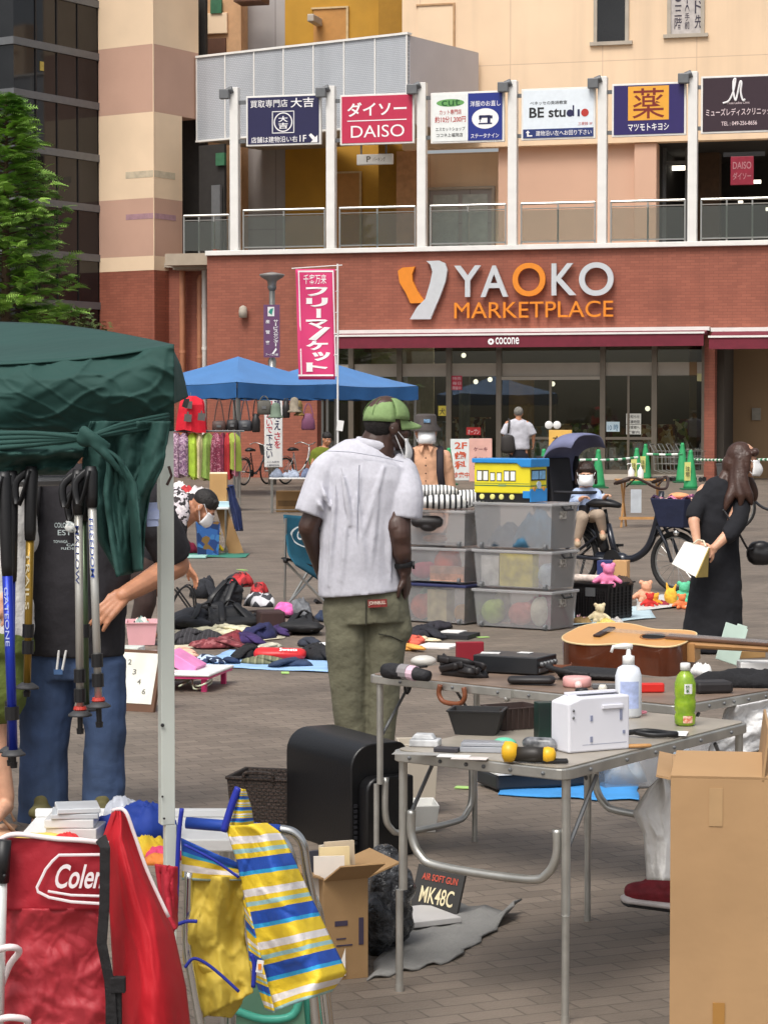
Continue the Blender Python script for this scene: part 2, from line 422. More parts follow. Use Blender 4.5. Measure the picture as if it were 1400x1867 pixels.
# shopping centre
TH=radians(-14.8);FB=frame((0,61,0),TH);FC=frame((-6.40,63.7,0),radians(-33))
def bl(F,x,y,v):
 I=F.inverted();o=I@V((0,0,CAMH));d=I.to_3x3()@ray(x,y);k=(v-o.y)/d.y;q=o+d*k
 return q.x,q.z
def blu(F,x,y,u):
 I=F.inverted();o=I@V((0,0,CAMH));d=I.to_3x3()@ray(x,y);k=(u-o.x)/d.x;q=o+d*k
 return q.y,q.z
def rect(F,xa,ya,xb,yb,v):
 xm,ym=(xa+xb)/2,(ya+yb)/2
 return bl(F,xa,ym,v)[0],bl(F,xm,yb,v)[1],bl(F,xb,ym,v)[0],bl(F,xm,ya,v)[1]
def wall(mb,xa,ya,xb,yb,v,t,F=FB,z0=None,z1=None):
 a=rect(F,xa,ya,xb,yb,v)
 mb.bx(a[0],v,a[1] if z0 is None else z0,a[2],v+t,a[3] if z1 is None else z1);return a
M_brick=tilemat('red_brick_tile','9a5945','8d503e','7f4a3a',0.24,0.075,0.006,rough=0.65,bump=0.25,rot=(radians(90),0,0),var=0.13,scale_noise=0.7,stain=.16,sscale=(2.2,2.2,.25))
M_peach=tilemat('peach_render','ecd0b0','e8cbaa','cfb196',2.6,2.3,0.012,off=0.0,rough=0.85,bump=0.12,rot=(radians(90),0,0),var=0.06,scale_noise=0.5,stain=.09,sscale=(1.8,1.8,.12))
M_cream=mat('cream_render','e9ceae',0.85,var=0.05,vs=0.7,bump=0.1,bs=20)
M_pink=mat('pink_render','c29c88',0.85,var=0.05,vs=0.7,bump=0.1,bs=20)
M_pinkw=mat('dusty_pink_wall','d5ae96',0.85,var=0.05,vs=0.5)
M_yel=mat('mustard_wall','b98a2c',0.8,var=0.08,vs=1.5)
M_greyp=tilemat('grey_panel','a9a3a0','a29c9a','8a8482',1.2,2.4,0.02,off=0.0,rough=0.6,bump=0.1,rot=(radians(90),0,0),var=0.06)
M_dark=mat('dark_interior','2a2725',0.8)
M_conc=mat('pale_concrete','b0a698',0.85,var=0.1,vs=2)
M_white=mat('white_paint','e6e4df',0.45,var=0.04,vs=3)
M_alu=mat('bronze_frame','7d7468',0.4,0.6,var=0.05)
M_steel=mat('brushed_steel','b4b4b0',0.3,0.9,var=0.05)
M_chrome=mat('polished_tube','d0d0ce',0.18,1.0,var=0.03)
M_greyd=mat('mid_grey_metal','6c6e70',0.5,0.3,var=0.06)
M_black=mat('black_plastic','18181a',0.45,var=0.1)
M_glass=glassmat('shop_glass',(215,220,214),2.6)
M_rail=glassmat('rail_glass',(225,230,226),1.2,opac=0.1,opcol=(170,176,172))
M_towerg=mat('tower_glass','17181b',0.06,var=0.25,vs=0.6,spec=0.5,col2='222325')
M_tan=mat('tan_passage_wall','8d7355',0.85,var=0.08,vs=0.6)
M_maroon=mat('maroon_canvas','6e1c2e',0.75,var=0.1)
M_slab=mat('slab_soffit','a89a88',0.85,var=0.05)
M_wood=mat('cinnamon_pipe','b77c5c',0.55,var=0.06)
M_brown=mat('brown_soffit','5c3a28',0.7,var=0.08)
BLD=thing('shopping_centre','peach and red brick shopping centre with a glass fronted market on the ground floor','building',FB.translation,TH)
def bpart(name,mb,m,parent=BLD,**k):return obj(name,mb,m,parent,**k)
b=MB();wall(b,378,450,1420,606,0,0.5)
a=rect(FB,1283,606,1302,868,0);b.bx(a[0],0.002,0,a[2],0.5,a[3]+.02)
a=rect(FB,378,606,578,868,0);b.bx(a[0],0.003,0,a[2],0.498,a[3]+.02)
a=rect(FB,378,450,384,868,0);b.bx(a[0]+.001,0.5,0,a[2],3,a[3]-.03)
bpart('brick_wall',b,M_brick)
b=MB();a=rect(FB,186,486,380,868,1.6);b.bx(a[0],1.6,0,a[2],2.1,a[3]);bpart('brick_wall',b,M_brick)
b=MB();a=rect(FB,287,479,380,487,1.4);b.bx(a[0],1.4,a[1],a[2]-.05,2.2,a[3]);bpart('wall_coping',b,M_conc)
zt=rect(FB,378,446,1400,458,-.1)
b=MB();a=rect(FB,374,447,1425,456,-0.12);b.bx(a[0],-0.12,a[1],a[2],0.25,a[3]);DZ=a[3];bpart('deck_edge',b,M_white,bevel=.01)
b=MB();a2=rect(FB,318,460,378,484,1.0);b.bx(a2[0],0.9,a[1]-.3,a[0]+.02,2,a[3]-.02);bpart('deck_edge',b,M_conc)
b=MB();b.bx(a2[0],0.26,DZ-.35,a[2],13,DZ-.03);bpart('deck_floor',b,M_slab)
UV=4.0
b=MB()
a=rect(FB,733,-60,1420,262,UV);b.bx(a[0],UV,a[1],a[2],UV+.4,a[3]);UZB=a[1]
bpart('upper_wall',b,M_peach)
b=MB();a=rect(FB,908,262,1158,455,UV+.3);b.bx(a[0],UV+.3,DZ,a[2],UV+.6,UZB);bpart('lower_wall',b,M_pinkw)
b=MB();a=rect(FB,1155,262,1196,455,UV+.1);b.bx(a[0],UV+.1,DZ,a[2],UV+.7,UZB);bpart('pillar',b,M_pinkw,bevel=.03)
b=MB();a=rect(FB,775,262,912,455,UV+1.2);b.bx(a[0],UV+1.2,DZ,a[2],UV+1.6,UZB);bpart('lower_wall',b,M_peach)
a=rect(FB,783,346,897,455,UV+1.15)
b=MB();b.bx(a[0],UV+1.1,DZ,a[2],UV+1.19,a[3]);dd=bpart('double_door',b,M_greyp)
b=MB();um=(a[0]+a[2])/2
for u0,u1 in((a[0]+.12,um-.06),(um+.06,a[2]-.12)):b.bx(u0,UV+1.07,DZ+.25,u1,UV+1.095,a[3]-.14)
bpart('pane',b,mat('frosted_door_pane','aeb4ae',0.25,var=.1),dd)
b=MB();b.bx(a[0]-.08,UV+1.04,a[3],a[2]+.08,UV+1.2,a[3]+.08);b.bx(a[0]-.08,UV+1.04,DZ,a[0],UV+1.2,a[3]);b.bx(a[2],UV+1.04,DZ,a[2]+.08,UV+1.2,a[3]);bpart('door_frame',b,M_conc,dd)
b=MB();a=rect(FB,520,-60,722,455,5.6);b.bx(a[0],5.6,DZ,a[2],5.9,a[3]);bpart('mustard_wall',b,M_yel)
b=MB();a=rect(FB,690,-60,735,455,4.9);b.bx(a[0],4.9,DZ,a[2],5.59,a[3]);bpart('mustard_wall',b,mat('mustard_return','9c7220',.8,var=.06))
b=MB();a=rect(FB,735,262,778,455,5.2);b.bx(a[0],4.4,DZ,a[2],5.5,UZB);bpart('lower_wall',b,mat('tan_return','b98a60',.85))
b=MB();a=rect(FB,436,-60,521,455,5.65);b.bx(a[0],5.65,DZ,a[2],5.95,a[3]);bpart('grey_wall',b,M_greyp)
b=MB();a=rect(FB,362,-60,440,455,5.0);b.bx(a[0],5.0,DZ,a[2],6,a[3]);bpart('recess_wall',b,mat('recess_tan','c99e76',.85,var=.06))
for(xa,ya,xb,yb) in((572,16,632,90),(613,316,656,455)):
 b=MB();a=rect(FB,xa,ya,xb,yb,5.56);b.bx(a[0],5.54,max(a[1],DZ),a[2],5.6,a[3]);d=bpart('mustard_door',b,mat('ochre_door','b98444',.6,var=.06))
 b=MB();b.bx(a[0]-.06,5.5,a[3],a[2]+.06,5.6,a[3]+.05);b.bx(a[2],5.5,max(a[1],DZ),a[2]+.06,5.6,a[3]);bpart('door_frame',b,mat('pale_ochre','c9b084',.6),d)
a=rect(FB,762,10,826,90,UV-.02);b=MB();b.bx(a[0],UV-.03,a[1],a[2],UV,a[3]);d=bpart('peach_door',b,M_cream)
b=MB();b.bx(a[0]-.05,UV-.06,a[3],a[2]+.05,UV,a[3]+.05);b.bx(a[2],UV-.06,a[1],a[2]+.05,UV,a[3]);bpart('door_frame',b,mat('tan_frame','b48f68',.6),d)
for i,(xa,ya,xb,yb) in enumerate(((1082,-40,1146,76),(1216,-40,1284,62))):
 a=rect(FB,xa,ya,xb,yb,UV);b=MB();t=.1
 b.bx(a[0],UV-.06,a[1],a[0]+t,UV+.1,a[3]);b.bx(a[2]-t,UV-.06,a[1],a[2],UV+.1,a[3]);b.bx(a[0]-.1,UV-.09,a[1]-.1,a[2]+.1,UV+.1,a[1])
 wn=bpart('window',b,M_conc)
 b=MB();b.bx(a[0]+t,UV-.02,a[1],a[2]-t,UV-.003,a[3]);bpart('pane',b,M_towerg if i==0 else mat('frosted_film','b9b2ae',.5),wn)
 if i==1:
  b=MB();b.M=None;o=V((a[0]+.2,UV-.026,a[1]+.12));hh=1.15
  b.vtext('・三階',o,RX,UZ,.2,hh*.9,.01);b.vtext('ター）手前',o+RX*.28,RX,UZ,.13,hh,.005);b.vtext('ード先',o+RX*.55,RX,UZ,.22,hh*1.05,.012)
  bpart('lettering',b,mat('window_ink','3b3443',.6),wn)
a=rect(FB,1196,262,1425,455,UV+.3)
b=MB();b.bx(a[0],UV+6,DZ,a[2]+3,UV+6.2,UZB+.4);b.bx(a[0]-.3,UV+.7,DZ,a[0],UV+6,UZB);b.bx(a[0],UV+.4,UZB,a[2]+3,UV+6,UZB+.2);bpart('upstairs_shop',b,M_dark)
b=MB();c_=rect(FB,1205,300,1213,455,UV+1.5);b.bx(c_[0],UV+1.5,DZ,c_[2],UV+1.6,UZB);c_=rect(FB,1248,300,1254,455,UV+1.5);b.bx(c_[0],UV+1.5,DZ,c_[2],UV+1.6,UZB);b.bx(a[0],UV+1.5,DZ+2.6,c_[2],UV+1.6,DZ+2.7)
bpart('shop_frame',b,M_greyd)
b=MB();c_=rect(FB,1270,262,1310,455,UV+3);b.bx(c_[0],UV+3,DZ,c_[2],UV+3.6,UZB);bpart('inner_column',b,mat('dim_brown','55402f',.8))
M_tube=mat('lit_tube','fff4e0',emit=2.5,var=0)
for(xa,ya,xb,yb) in((1196,296,1212,302),(1222,302,1252,310),(1196,356,1214,362),(1372,328,1386,334),(1345,366,1353,370),(1395,378,1410,384)):
 b=MB();c_=rect(FB,xa,ya,xb,yb,UV+3.5);b.bx(c_[0],UV+3.5,c_[1],c_[2],UV+3.6,c_[3]);bpart('light_tube',b,M_tube)
c_=rect(FB,1331,285,1373,337,UV-.5)
HS=thing('hanging_sign','small dim red sign with white lettering hanging in the dark upstairs shop at right','sign',FB@V(((c_[0]+c_[2])/2,UV-.5,c_[1])),TH)
hw=(c_[2]-c_[0])/2;hh=c_[3]-c_[1]
b=MB();b.bx(-hw,0,0,hw,.08,hh);obj('panel',b,mat('deep_red_panel','8c1c34',.5),HS,bevel=.01)
b=MB();b.text('DAISO',(-hw*.8,-.006,hh*.56),RX,UZ,hw*1.6,hh*.25,.01);b.text('ダイソー',(-hw*.8,-.006,hh*.18),RX,UZ,hw*1.6,hh*.26,.015);obj('lettering',b,mat('dull_pink','b07a80',.6),HS)
b=MB();b.bx(-hw-.2,.02,hh,hw+.3,.06,hh+.12);obj('bracket',b,M_black,HS)
b=MB();a=rect(FC,300,270,376,455,2.2);
CB=FC.translation
def cpart(name,mb,m,**k):
 M2=FB.inverted()@FC;mb.v=[M2@p for p in mb.v];return bpart(name,mb,m,**k)
LZ=[bl(FC,283,y,0)[1] for y in(-60,79,203,360,466,492)]
cols=[M_cream,M_pink,M_cream,M_pink,M_cream]
for i in range(5):
 b=MB();o=0.0
 b.bx(-1.98,0,LZ[i+1],0,(2.05 if i<2 else 1.28),LZ[i]);cpart('column_band',b,cols[i])
b=MB();b.bx(-1.98,0.004,0,0,2.6,LZ[5]+.001);cpart('column_base',b,M_brick)
b=MB();b.bx(-1.0,-.006,bl(FC,283,322,0)[1],.006,.95,bl(FC,283,310,0)[1]);b2=MB()
cpart('stain_patch',b,mat('grey_patch','c4b59c',.9))
b=MB();b.bx(-1.0,-.006,bl(FC,283,398,0)[1],.006,.98,bl(FC,283,388,0)[1]);cpart('stain_patch',b,mat('mauve_patch','a8848c',.9))
b=MB();b.bx(-.012,-.012,LZ[5],.012,.012,LZ[0]);cpart('column_corner_bead',b,M_cream)
a=rect(FB,326,262,376,455,3.4);b=MB();b.bx(a[0],3.4,DZ,a[2],3.6,LZ[0]);bpart('dark_doorway',b,M_dark)
b=MB();b.bx(.35,1.6,DZ,1.25,1.7,bl(FC,335,268,1.6)[1]);cpart('dark_doorway',b,M_dark)
b=MB();b.bx(.9,1.45,DZ,1.2,1.55,DZ+2.0);cpart('door_leaf',b,M_greyd)
b=MB();b.bx(1.02,1.5,DZ+2.55,1.32,1.58,DZ+2.9);cpart('exit_sign',b,mat('exit_green','35684a',.5))
b=MB();q=bl(FB,395,12,4.9);b.bx(q[0]-.17,4.85,q[1]-.2,q[0]+.17,4.95,q[1]+.2);bpart('exit_sign',b,MATS['exit_green'])
b=MB();a=rect(FB,372,24,415,62,4.95);b.bx(a[0],4.9,a[1],a[2],5,a[3]);bpart('shutter_panel',b,M_cream,bevel=.02)
b=MB();a=rect(FB,372,70,412,104,4.95);b.bx(a[0],4.93,a[1],a[2],5,a[3]);bpart('recess_opening',b,M_brown)
b=MB();a=rect(FB,430,-10,480,4,4.4);b.bx(a[0],4.2,a[1],a[2],5,a[3]);bpart('eave_trim',b,M_brown)
TWL=-1.98-0.02;TWd=-3.49
b=MB();b.bx(TWL-6,TWd,0,TWL,1.0,17.2);
TW=thing('glass_tower','dark glass stair tower with pale horizontal bands behind the conifer','tower',FC@V((TWL,0,0)),radians(-33))
b.v=[p-V((TWL,0,0)) for p in b.v];obj('glass_wall',b,M_towerg,TW)
b=MB()
for y in(8,104,194,289,381,471,558):
 z=bl(FC,183,y,0)[1];b.bx(-6.0,TWd-.07,z-.1,.06,.9,z+.1)
obj('floor_band',b,M_greyd,TW)
b=MB()
for k in range(1,4):b.bx(0.0,TWd+k*.87-.02,0,.03,TWd+k*.87+.02,17)
for k in range(5):b.bx(-.9*k-.93,TWd-.04,0,-.9*k-.88,TWd,17)
obj('glazing_bar',b,M_black,TW)
b=MB();b.bx(.0,TWd+1.05,bl(FC,90,112,TWd)[1],.02,TWd+1.2,bl(FC,90,95,TWd)[1]);obj('notice',b,mat('yellowed_notice','b9a24e',.6),TW)
MB_=bl(FB,742,63,0.4);c0=FB@V((MB_[0],0.4,0));FD=frame(c0,radians(-34))
z1=MB_[1];z0=bl(FB,365,268,4.2)[1]
BX=thing('metal_balcony','pale grey perforated metal balcony box above the left of the deck','balcony',c0,radians(-34))
Lf=7.15
M_perf=tilemat('perforated_metal','c4c8cc','bcc0c6','a2a6ac',0.06,0.05,0.012,off=0.5,rough=0.45,bump=0.2,rot=(radians(90),0,0),var=0.07,scale_noise=0.6,stain=.1,sscale=(2,2,.15))
b=MB();b.bx(-Lf,0,z0,0,.12,z1);obj('front_panel',b,M_perf,BX)
b=MB();b.bx(-.1,.12,z0,0.02,3.6,z1-.01);obj('side_panel',b,mat('plain_grey_panel','b9b4b6',.5,var=.05,vs=.8),BX)
b=MB();b.bx(-Lf,.12,z0+.02,-.1,3.6,z0+.2);obj('soffit',b,M_slab,BX)
b=MB()
for k in range(8):b.bx(-Lf+k*Lf/7-.02,-.03,z0,-Lf+k*Lf/7+.02,-.004,z1)
b.bx(-Lf-.03,-.05,z1,.05,.15,z1+.06);b.bx(-Lf-.03,-.05,z0-.05,.05,.15,z0);obj('panel_trim',b,M_white,BX)
RH=1.08
xs=[430,605,770,935,1098,1262,1432]
us=[bl(FB,x,400,0.05)[0] for x in xs]
for i in range(6):
 u0,u1=us[i]+.22,us[i+1]-.2
 R=thing('deck_railing',['glass and steel railing bay at the left under the navy shop sign','glass railing bay under the crimson sign','glass railing bay under the green and blue two part sign','glass railing bay under the white sign with a blue foot','glass railing bay under the purple sign with an orange square','glass railing bay at the right end under the dark maroon sign'][i],'railing',FB@V((u0,0.05,DZ)),TH,'railing bays along the deck')
 L=u1-u0;b=MB();b.tube([(0,0,RH),(L,0,RH)],.035,8);b.tube([(0,.02,RH-.13),(L,.02,RH-.13)],.015,6);b.bx(0,-.015,.06,L,.02,.1)
 n=2 if i<5 else 3
 obj('handrail',b,M_steel,R)
 for k in range(n+1):
  b=MB();b.bx(L*k/n-.02,-.015,0,L*k/n+.02,.03,RH);obj('post',b,M_steel,R)
 b=MB();b.bx(.03,-.03,.1,L-.03,-.02,RH-.17);obj('pane',b,M_rail,R)
R=thing('deck_railing','short glass railing bay set back beside the banded column','railing',FB@V((bl(FB,336,420,1.2)[0],1.2,DZ)),TH,'railing bays along the deck')
L=bl(FB,418,420,1.2)[0]-bl(FB,336,420,1.2)[0]
b=MB();b.tube([(0,0,RH),(L,0,RH)],.035,8);b.tube([(0,.02,RH-.13),(L,.02,RH-.13)],.015,6);obj('handrail',b,M_steel,R)
for k in range(4):b=MB();b.bx(L*k/3-.02,-.015,0,L*k/3+.02,.03,RH);obj('post',b,M_steel,R)
b=MB();b.bx(.03,-.03,.1,L-.03,-.02,RH-.17);obj('pane',b,M_rail,R)
tops=[160,157,151,147,140,131]
for i in range(6):
 z=bl(FB,xs[i],tops[i],0)[1]
 T=thing('sign_post',['white sign post left of the navy sign','white sign post between the navy and crimson signs','white sign post between the crimson sign and the green and blue one','white sign post between the green and blue sign and the white one','white sign post between the white and purple signs','white sign post between the purple and maroon signs'][i],'post',FB@V((us[i],.02,DZ)),TH,'sign posts on the deck')
 b=MB();b.bx(-.12,-.12,0,.12,.12,z-DZ);obj('shaft',b,M_white,T,bevel=.015)
 b=MB();b.bx(-.36,-.3,z-DZ-.32,-.08,-.13,z-DZ-.06);b.tube([(-.2,-.13,z-DZ-.12),(-.02,-.13,z-DZ-.05)],.1,8);obj('floodlight',b,M_greyd,T,bevel=.02)
 b=MB()
 for hz in(-.45,-1.5):b.bx(.12,-.03,z-DZ+hz,.3,.03,z-DZ+hz+.1)
 obj('bracket',b,M_greyd,T)
def sign(xa,ya,xb,yb,label,col):
 a=rect(FB,xa,ya,xb,yb,-.06)
 T=thing('shop_sign',label,'sign',FB@V((a[0],-.06,a[1])),TH,'shop signs along the deck')
 W_,H_=a[2]-a[0],a[3]-a[1]
 b=MB();b.bx(0,0,0,W_,.12,H_);obj('frame',b,M_white,T,bevel=.01)
 b=MB();b.bx(.05,-.012,.05,W_-.05,-.002,H_-.05);obj('panel',b,mat('sign_'+col,col,.4,var=.03),T)
 return T,W_,H_
def lett(T,W_,H_,items,m,name='lettering'):
 b=MB()
 for(t,x,y,w_,h_,bo) in items:b.text(t,(x*W_,-.018,y*H_),RX,UZ,w_*W_,h_*H_,bo)
 return obj(name,b,m,T)
M_sw=mat('sign_white','f2f0f0',.5,var=0);M_sn=mat('sign_navy_ink','23234e',.5,var=0);M_sr=mat('sign_red_ink','b8342c',.5,var=0);M_sk=mat('sign_black_ink','1c1c1e',.5,var=0)
def ringpts(cx,cz,r,n=24,y=-.018):return[(cx+r*cos(2*pi*k/n),y,cz+r*sin(2*pi*k/n)) for k in range(n)]
def annulus(mb,cx,cz,r0,r1,n=28,y=-.018,sx=1.0):
 for k in range(n):
  a,b_=2*pi*k/n,2*pi*(k+1)/n
  mb.face([(cx+sx*r0*cos(a),y,cz+r0*sin(a)),(cx+sx*r1*cos(a),y,cz+r1*sin(a)),(cx+sx*r1*cos(b_),y,cz+r1*sin(b_)),(cx+sx*r0*cos(b_),y,cz+r0*sin(b_))])
T,w_,h_=sign(449,173,585,265,'navy blue shop sign with white writing and a round crest in a square','22204a')
lett(T,w_,h_,[('買取専門店',.06,.76,.5,.15,.004),('大吉',.6,.74,.31,.19,.012),('店舗は建物沿い右',.07,.06,.62,.12,.006),('1F',.72,.06,.09,.13,.006)],M_sw)
b=MB();cx,cz,r=.5*w_,.46*h_,.22*h_
annulus(b,cx,cz,r*.78,r*.88);b.text('大吉',(0,0,0),RX,UZ,.01,.01);b.v=b.v[:len(b.v)]
b.text('大',(cx-r*.45,-.018,cz),RX,UZ,r*.9,r*.55,.02);b.text('吉',(cx-r*.45,-.018,cz-r*.6),RX,UZ,r*.9,r*.55,.02)
for(x0,z0_,x1,z1_) in((-1,-1,1,-.93),(-1,.93,1,1),(-1,-1,-.93,1),(.93,-1,1,1)):b.face([(cx+r*x0*1.05,-.018,cz+r*z0_),(cx+r*x1*1.05,-.018,cz+r*z0_),(cx+r*x1*1.05,-.018,cz+r*z1_),(cx+r*x0*1.05,-.018,cz+r*z1_)])
ax,az=.9*w_,.13*h_;s_=.09*h_
b.face([(ax+s_,-.018,az-s_),(ax+s_,-.018,az+s_*.6),(ax-s_*.6,-.018,az-s_)]);b.face([(ax-s_,-.018,az+s_*.6),(ax-s_*.5,-.018,az+s_),(ax+s_*.6,-.018,az),(ax,-.018,az-s_*.6)])
obj('emblem',b,M_sw,T)
T,w_,h_=sign(620,171,755,263,'crimson shop sign with white writing and a thin rule across','c02c4e')
lett(T,w_,h_,[('ダイソー',.1,.56,.8,.28,.02),('DAISO',.15,.14,.72,.24,.0)],M_sw)
b=MB();b.face([(.1*w_,-.018,.465*h_),(.9*w_,-.018,.465*h_),(.9*w_,-.018,.485*h_),(.1*w_,-.018,.485*h_)]);obj('rule',b,M_sw,T)
T,w_,h_=sign(785,167,919,260,'two part shop sign, white with a green mark and blue with a sewing machine','e9ece9')
b=MB();b.bx(.51*w_,-.016,.05,w_-.05,-.0125,h_-.05);obj('blue_panel',b,mat('sign_royal_blue','1f2f86',.4,var=.02),T)
b=MB();ec=[(.27*w_+.19*w_*cos(t*pi/12),-.0145,.79*h_+.075*h_*sin(t*pi/12)) for t in range(24)];b.face(ec);obj('green_mark',b,mat('sign_leaf_green','6aa55c',.5,var=.1),T)
lett(T,w_,h_,[('cut',.15,.73,.25,.13,.01)],mat('sign_dark_green','1c5a2a',.5,var=0))
lett(T,w_,h_,[('カット専門店',.12,.56,.3,.1,.006),('約10分1,200円',.06,.4,.42,.13,.012)],M_sr)
lett(T,w_,h_,[('エスカットショップ',.07,.24,.4,.075,.004),('ココネ上福岡店',.08,.12,.36,.075,.004)],M_sk)
lett(T,w_,h_,[('洋服のお直し',.54,.7,.41,.11,.006),('ステータナイン',.55,.08,.38,.09,.006)],M_sw)
b=MB();annulus(b,.745*w_,.46*h_,0,.2*h_,sx=1.35);obj('white_oval',b,M_sw,T)
b=MB();cx,cz,k=.745*w_,.44*h_,.17*h_
for(x0,z0_,x1,z1_) in((-.8,-.55,.8,-.38),(-.7,.2,.5,.5),(.25,-.4,.6,.5),(-.75,.0,-.45,.45),(-.65,-.3,-.56,.1),(.6,.1,.85,.45)):b.face([(cx+k*x0,-.021,cz+k*z0_),(cx+k*x1,-.021,cz+k*z0_),(cx+k*x1,-.021,cz+k*z1_),(cx+k*x0,-.021,cz+k*z1_)])
obj('sewing_machine_mark',b,M_sn,T)
T,w_,h_=sign(950,160,1085,254,'white shop sign with black lettering, a red dot and a navy strip along its foot','e2eaf0')
b=MB();b.bx(.05,-.016,.05,w_-.05,-.0125,.21*h_);obj('blue_strip',b,mat('sign_strip_navy','23346e',.4,var=.02),T)
lett(T,w_,h_,[('BE stu',.11,.43,.49,.2,.02),('ベネッセの英語教室',.12,.68,.5,.07,.003)],M_sk)
lett(T,w_,h_,[('建物沿い左へお回り下さい',.2,.075,.75,.1,.005)],M_sw)
b=MB();annulus(b,.66*w_,.5*h_,.0,.07*h_);b.face([(.695*w_,-.018,.44*h_),(.715*w_,-.018,.44*h_),(.715*w_,-.018,.65*h_),(.695*w_,-.018,.65*h_)]);b.face([(.76*w_,-.018,.43*h_),(.79*w_,-.018,.43*h_),(.79*w_,-.018,.57*h_),(.76*w_,-.018,.57*h_)]);obj('letter_mark',b,M_sn,T)
b=MB();annulus(b,.86*w_,.5*h_,0,.075*h_);b.text('三愛館 3F',(.77*w_,-.018,.26*h_),RX,UZ,.19*w_,.06*h_,.002);obj('red_dot',b,M_sr,T)
b=MB();b.face([(.06*w_,-.018,.14*h_),(.09*w_,-.018,.19*h_),(.12*w_,-.018,.14*h_)]);b.face([(.08*w_,-.018,.07*h_),(.1*w_,-.018,.07*h_),(.1*w_,-.018,.14*h_),(.08*w_,-.018,.14*h_)]);b.face([(.1*w_,-.018,.07*h_),(.15*w_,-.018,.07*h_),(.15*w_,-.018,.095*h_),(.1*w_,-.018,.095*h_)]);obj('arrow',b,M_sw,T)
T,w_,h_=sign(1115,151,1250,248,'deep purple shop sign with a yellow orange square','2b2060')
b=MB();b.bx(.22*w_,-.016,.3*h_,.77*w_,-.0125,.94*h_);obj('orange_square',b,mat('sign_amber','e9a83a',.4,var=.03),T)
lett(T,w_,h_,[('薬',.28,.33,.43,.57,.004)],mat('sign_oxblood','7c2218',.5,var=0))
lett(T,w_,h_,[('マツモトキヨシ',.22,.1,.55,.14,.012)],M_sw)
T,w_,h_=sign(1277,137,1412,242,'dark maroon shop sign with a looping white monogram','33202a')
lett(T,w_,h_,[('ミューズレディスクリニック',.07,.3,.88,.13,.006),('TEL : 049-256-8656',.28,.13,.48,.07,.006),('Muse Ladies Clinic',.36,.5,.3,.04,0)],mat('sign_pale_pink','e6d2d4',.5,var=0))
b=MB();pts=smoothpath([(.3,.52),(.38,.56),(.44,.72),(.47,.93),(.44,.9),(.44,.72),(.47,.56),(.5,.7),(.53,.88),(.55,.86),(.54,.7),(.57,.56),(.6,.58)],6);b.tube([(p.x*w_,-.02,p.y*h_) for p in[V((a_[0],a_[1],0)) for a_ in pts]],.025,5);obj('monogram',b,M_sw,T)
a=rect(FB,650,274,716,300,1.2);T=thing('arrow_sign','small white parking sign hanging below the crimson sign','sign',FB@V((a[0],1.2,a[1])),TH)
b=MB();b.bx(0,0,0,a[2]-a[0],.1,a[3]-a[1]-.1);obj('panel',b,M_white,T,bevel=.02);b=MB();b.text('P',(.28,-.006,.07),RX,UZ,.12,.16,.02);b.text('パーキング',(.46,-.006,.08),RX,UZ,.35,.12);obj('lettering',b,mat('sign_grey_ink','6b6458',.6,var=0),T)
b=MB();b.bx(.1,.03,a[3]-a[1]-.1,.14,.07,a[3]-a[1]+.25);b.bx(.8,.03,a[3]-a[1]-.1,.84,.07,a[3]-a[1]+.25);obj('hanger',b,M_greyd,T)
LT=thing('market_sign','large raised silver and orange market sign letters on the red brick band','sign',FB@V((bl(FB,725,580,0)[0],0,bl(FB,900,583,0)[1])),TH)
lo=V((bl(FB,725,580,0)[0],0,bl(FB,900,583,0)[1]))
def lp(x,y,v=-.08):q=bl(FB,x,y,v);return V((q[0],v,q[1]))-lo
M_sil=mat('silver_letter','c9cdd0',.4,.1,var=.03);M_or=mat('orange_letter','e58a24',.45,var=.03)
for ch,xa,xb,m,ya,yb in(('Y',829,878,M_sil,484,542),('A',877,927,M_sil,484,542),('O',935,995,M_or,479,541),('K',1006,1051,M_sil,480,539),('O',1056,1119,M_sil,478,540)):
 b=MB();p=lp(xa,yb);q=lp(xb,ya);b.text(ch,p,RX,UZ,q.x-p.x,q.z-p.z,.012,.1);obj('letter',b,m,LT)
b=MB();p=lp(829,581);q=lp(1118,548);b.text('MARKETPLACE',p,RX,UZ,q.x-p.x,q.z-p.z,0,.08);obj('small_letters',b,M_or,LT)
def poly(pts,m,name,par,v=-.14,t=.12):b=MB();b.prism([lp(x,y,v) for x,y in pts],(0,t,0));return obj(name,b,m,par)
LX=[(777,476),(800,475),(811,480),(815,492),(812,512),(802,540),(790,568),(784,582),(747,582),(760,560),(775,545),(784,515),(788,495),(784,482)]
poly(LX,M_sil,'emblem_stroke',LT,-.16)
poly([(725,494),(733,488),(756,486),(751,500),(752,512),(760,530),(775,552),(748,553),(740,535),(728,515)],M_or,'emblem_stroke',LT,-.12)
GV=.45
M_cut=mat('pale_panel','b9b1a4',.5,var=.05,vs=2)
a=rect(FB,578,606,1283,868,GV);gu0,gu1,gz1=a[0],a[2],a[3]
zb=[bl(FB,930,y,GV)[1] for y in(634,662,686,868)]
b=MB();b.bx(gu0,GV+.06,zb[2],gu1,GV+.2,zb[1]);bpart('transom_panel',b,M_cut)
b=MB();b.bx(gu0,GV-.25,0,gu1+.1,GV+.3,.14);bpart('door_step',b,M_conc)
for x in(578,640,728,818,909,1098,1192,1283):
 b=MB();u=bl(FB,x,750,GV)[0];b.bx(u-.07,GV-.03,.14,u+.07,GV+.12,zb[0]+.5);bpart('mullion',b,M_alu)
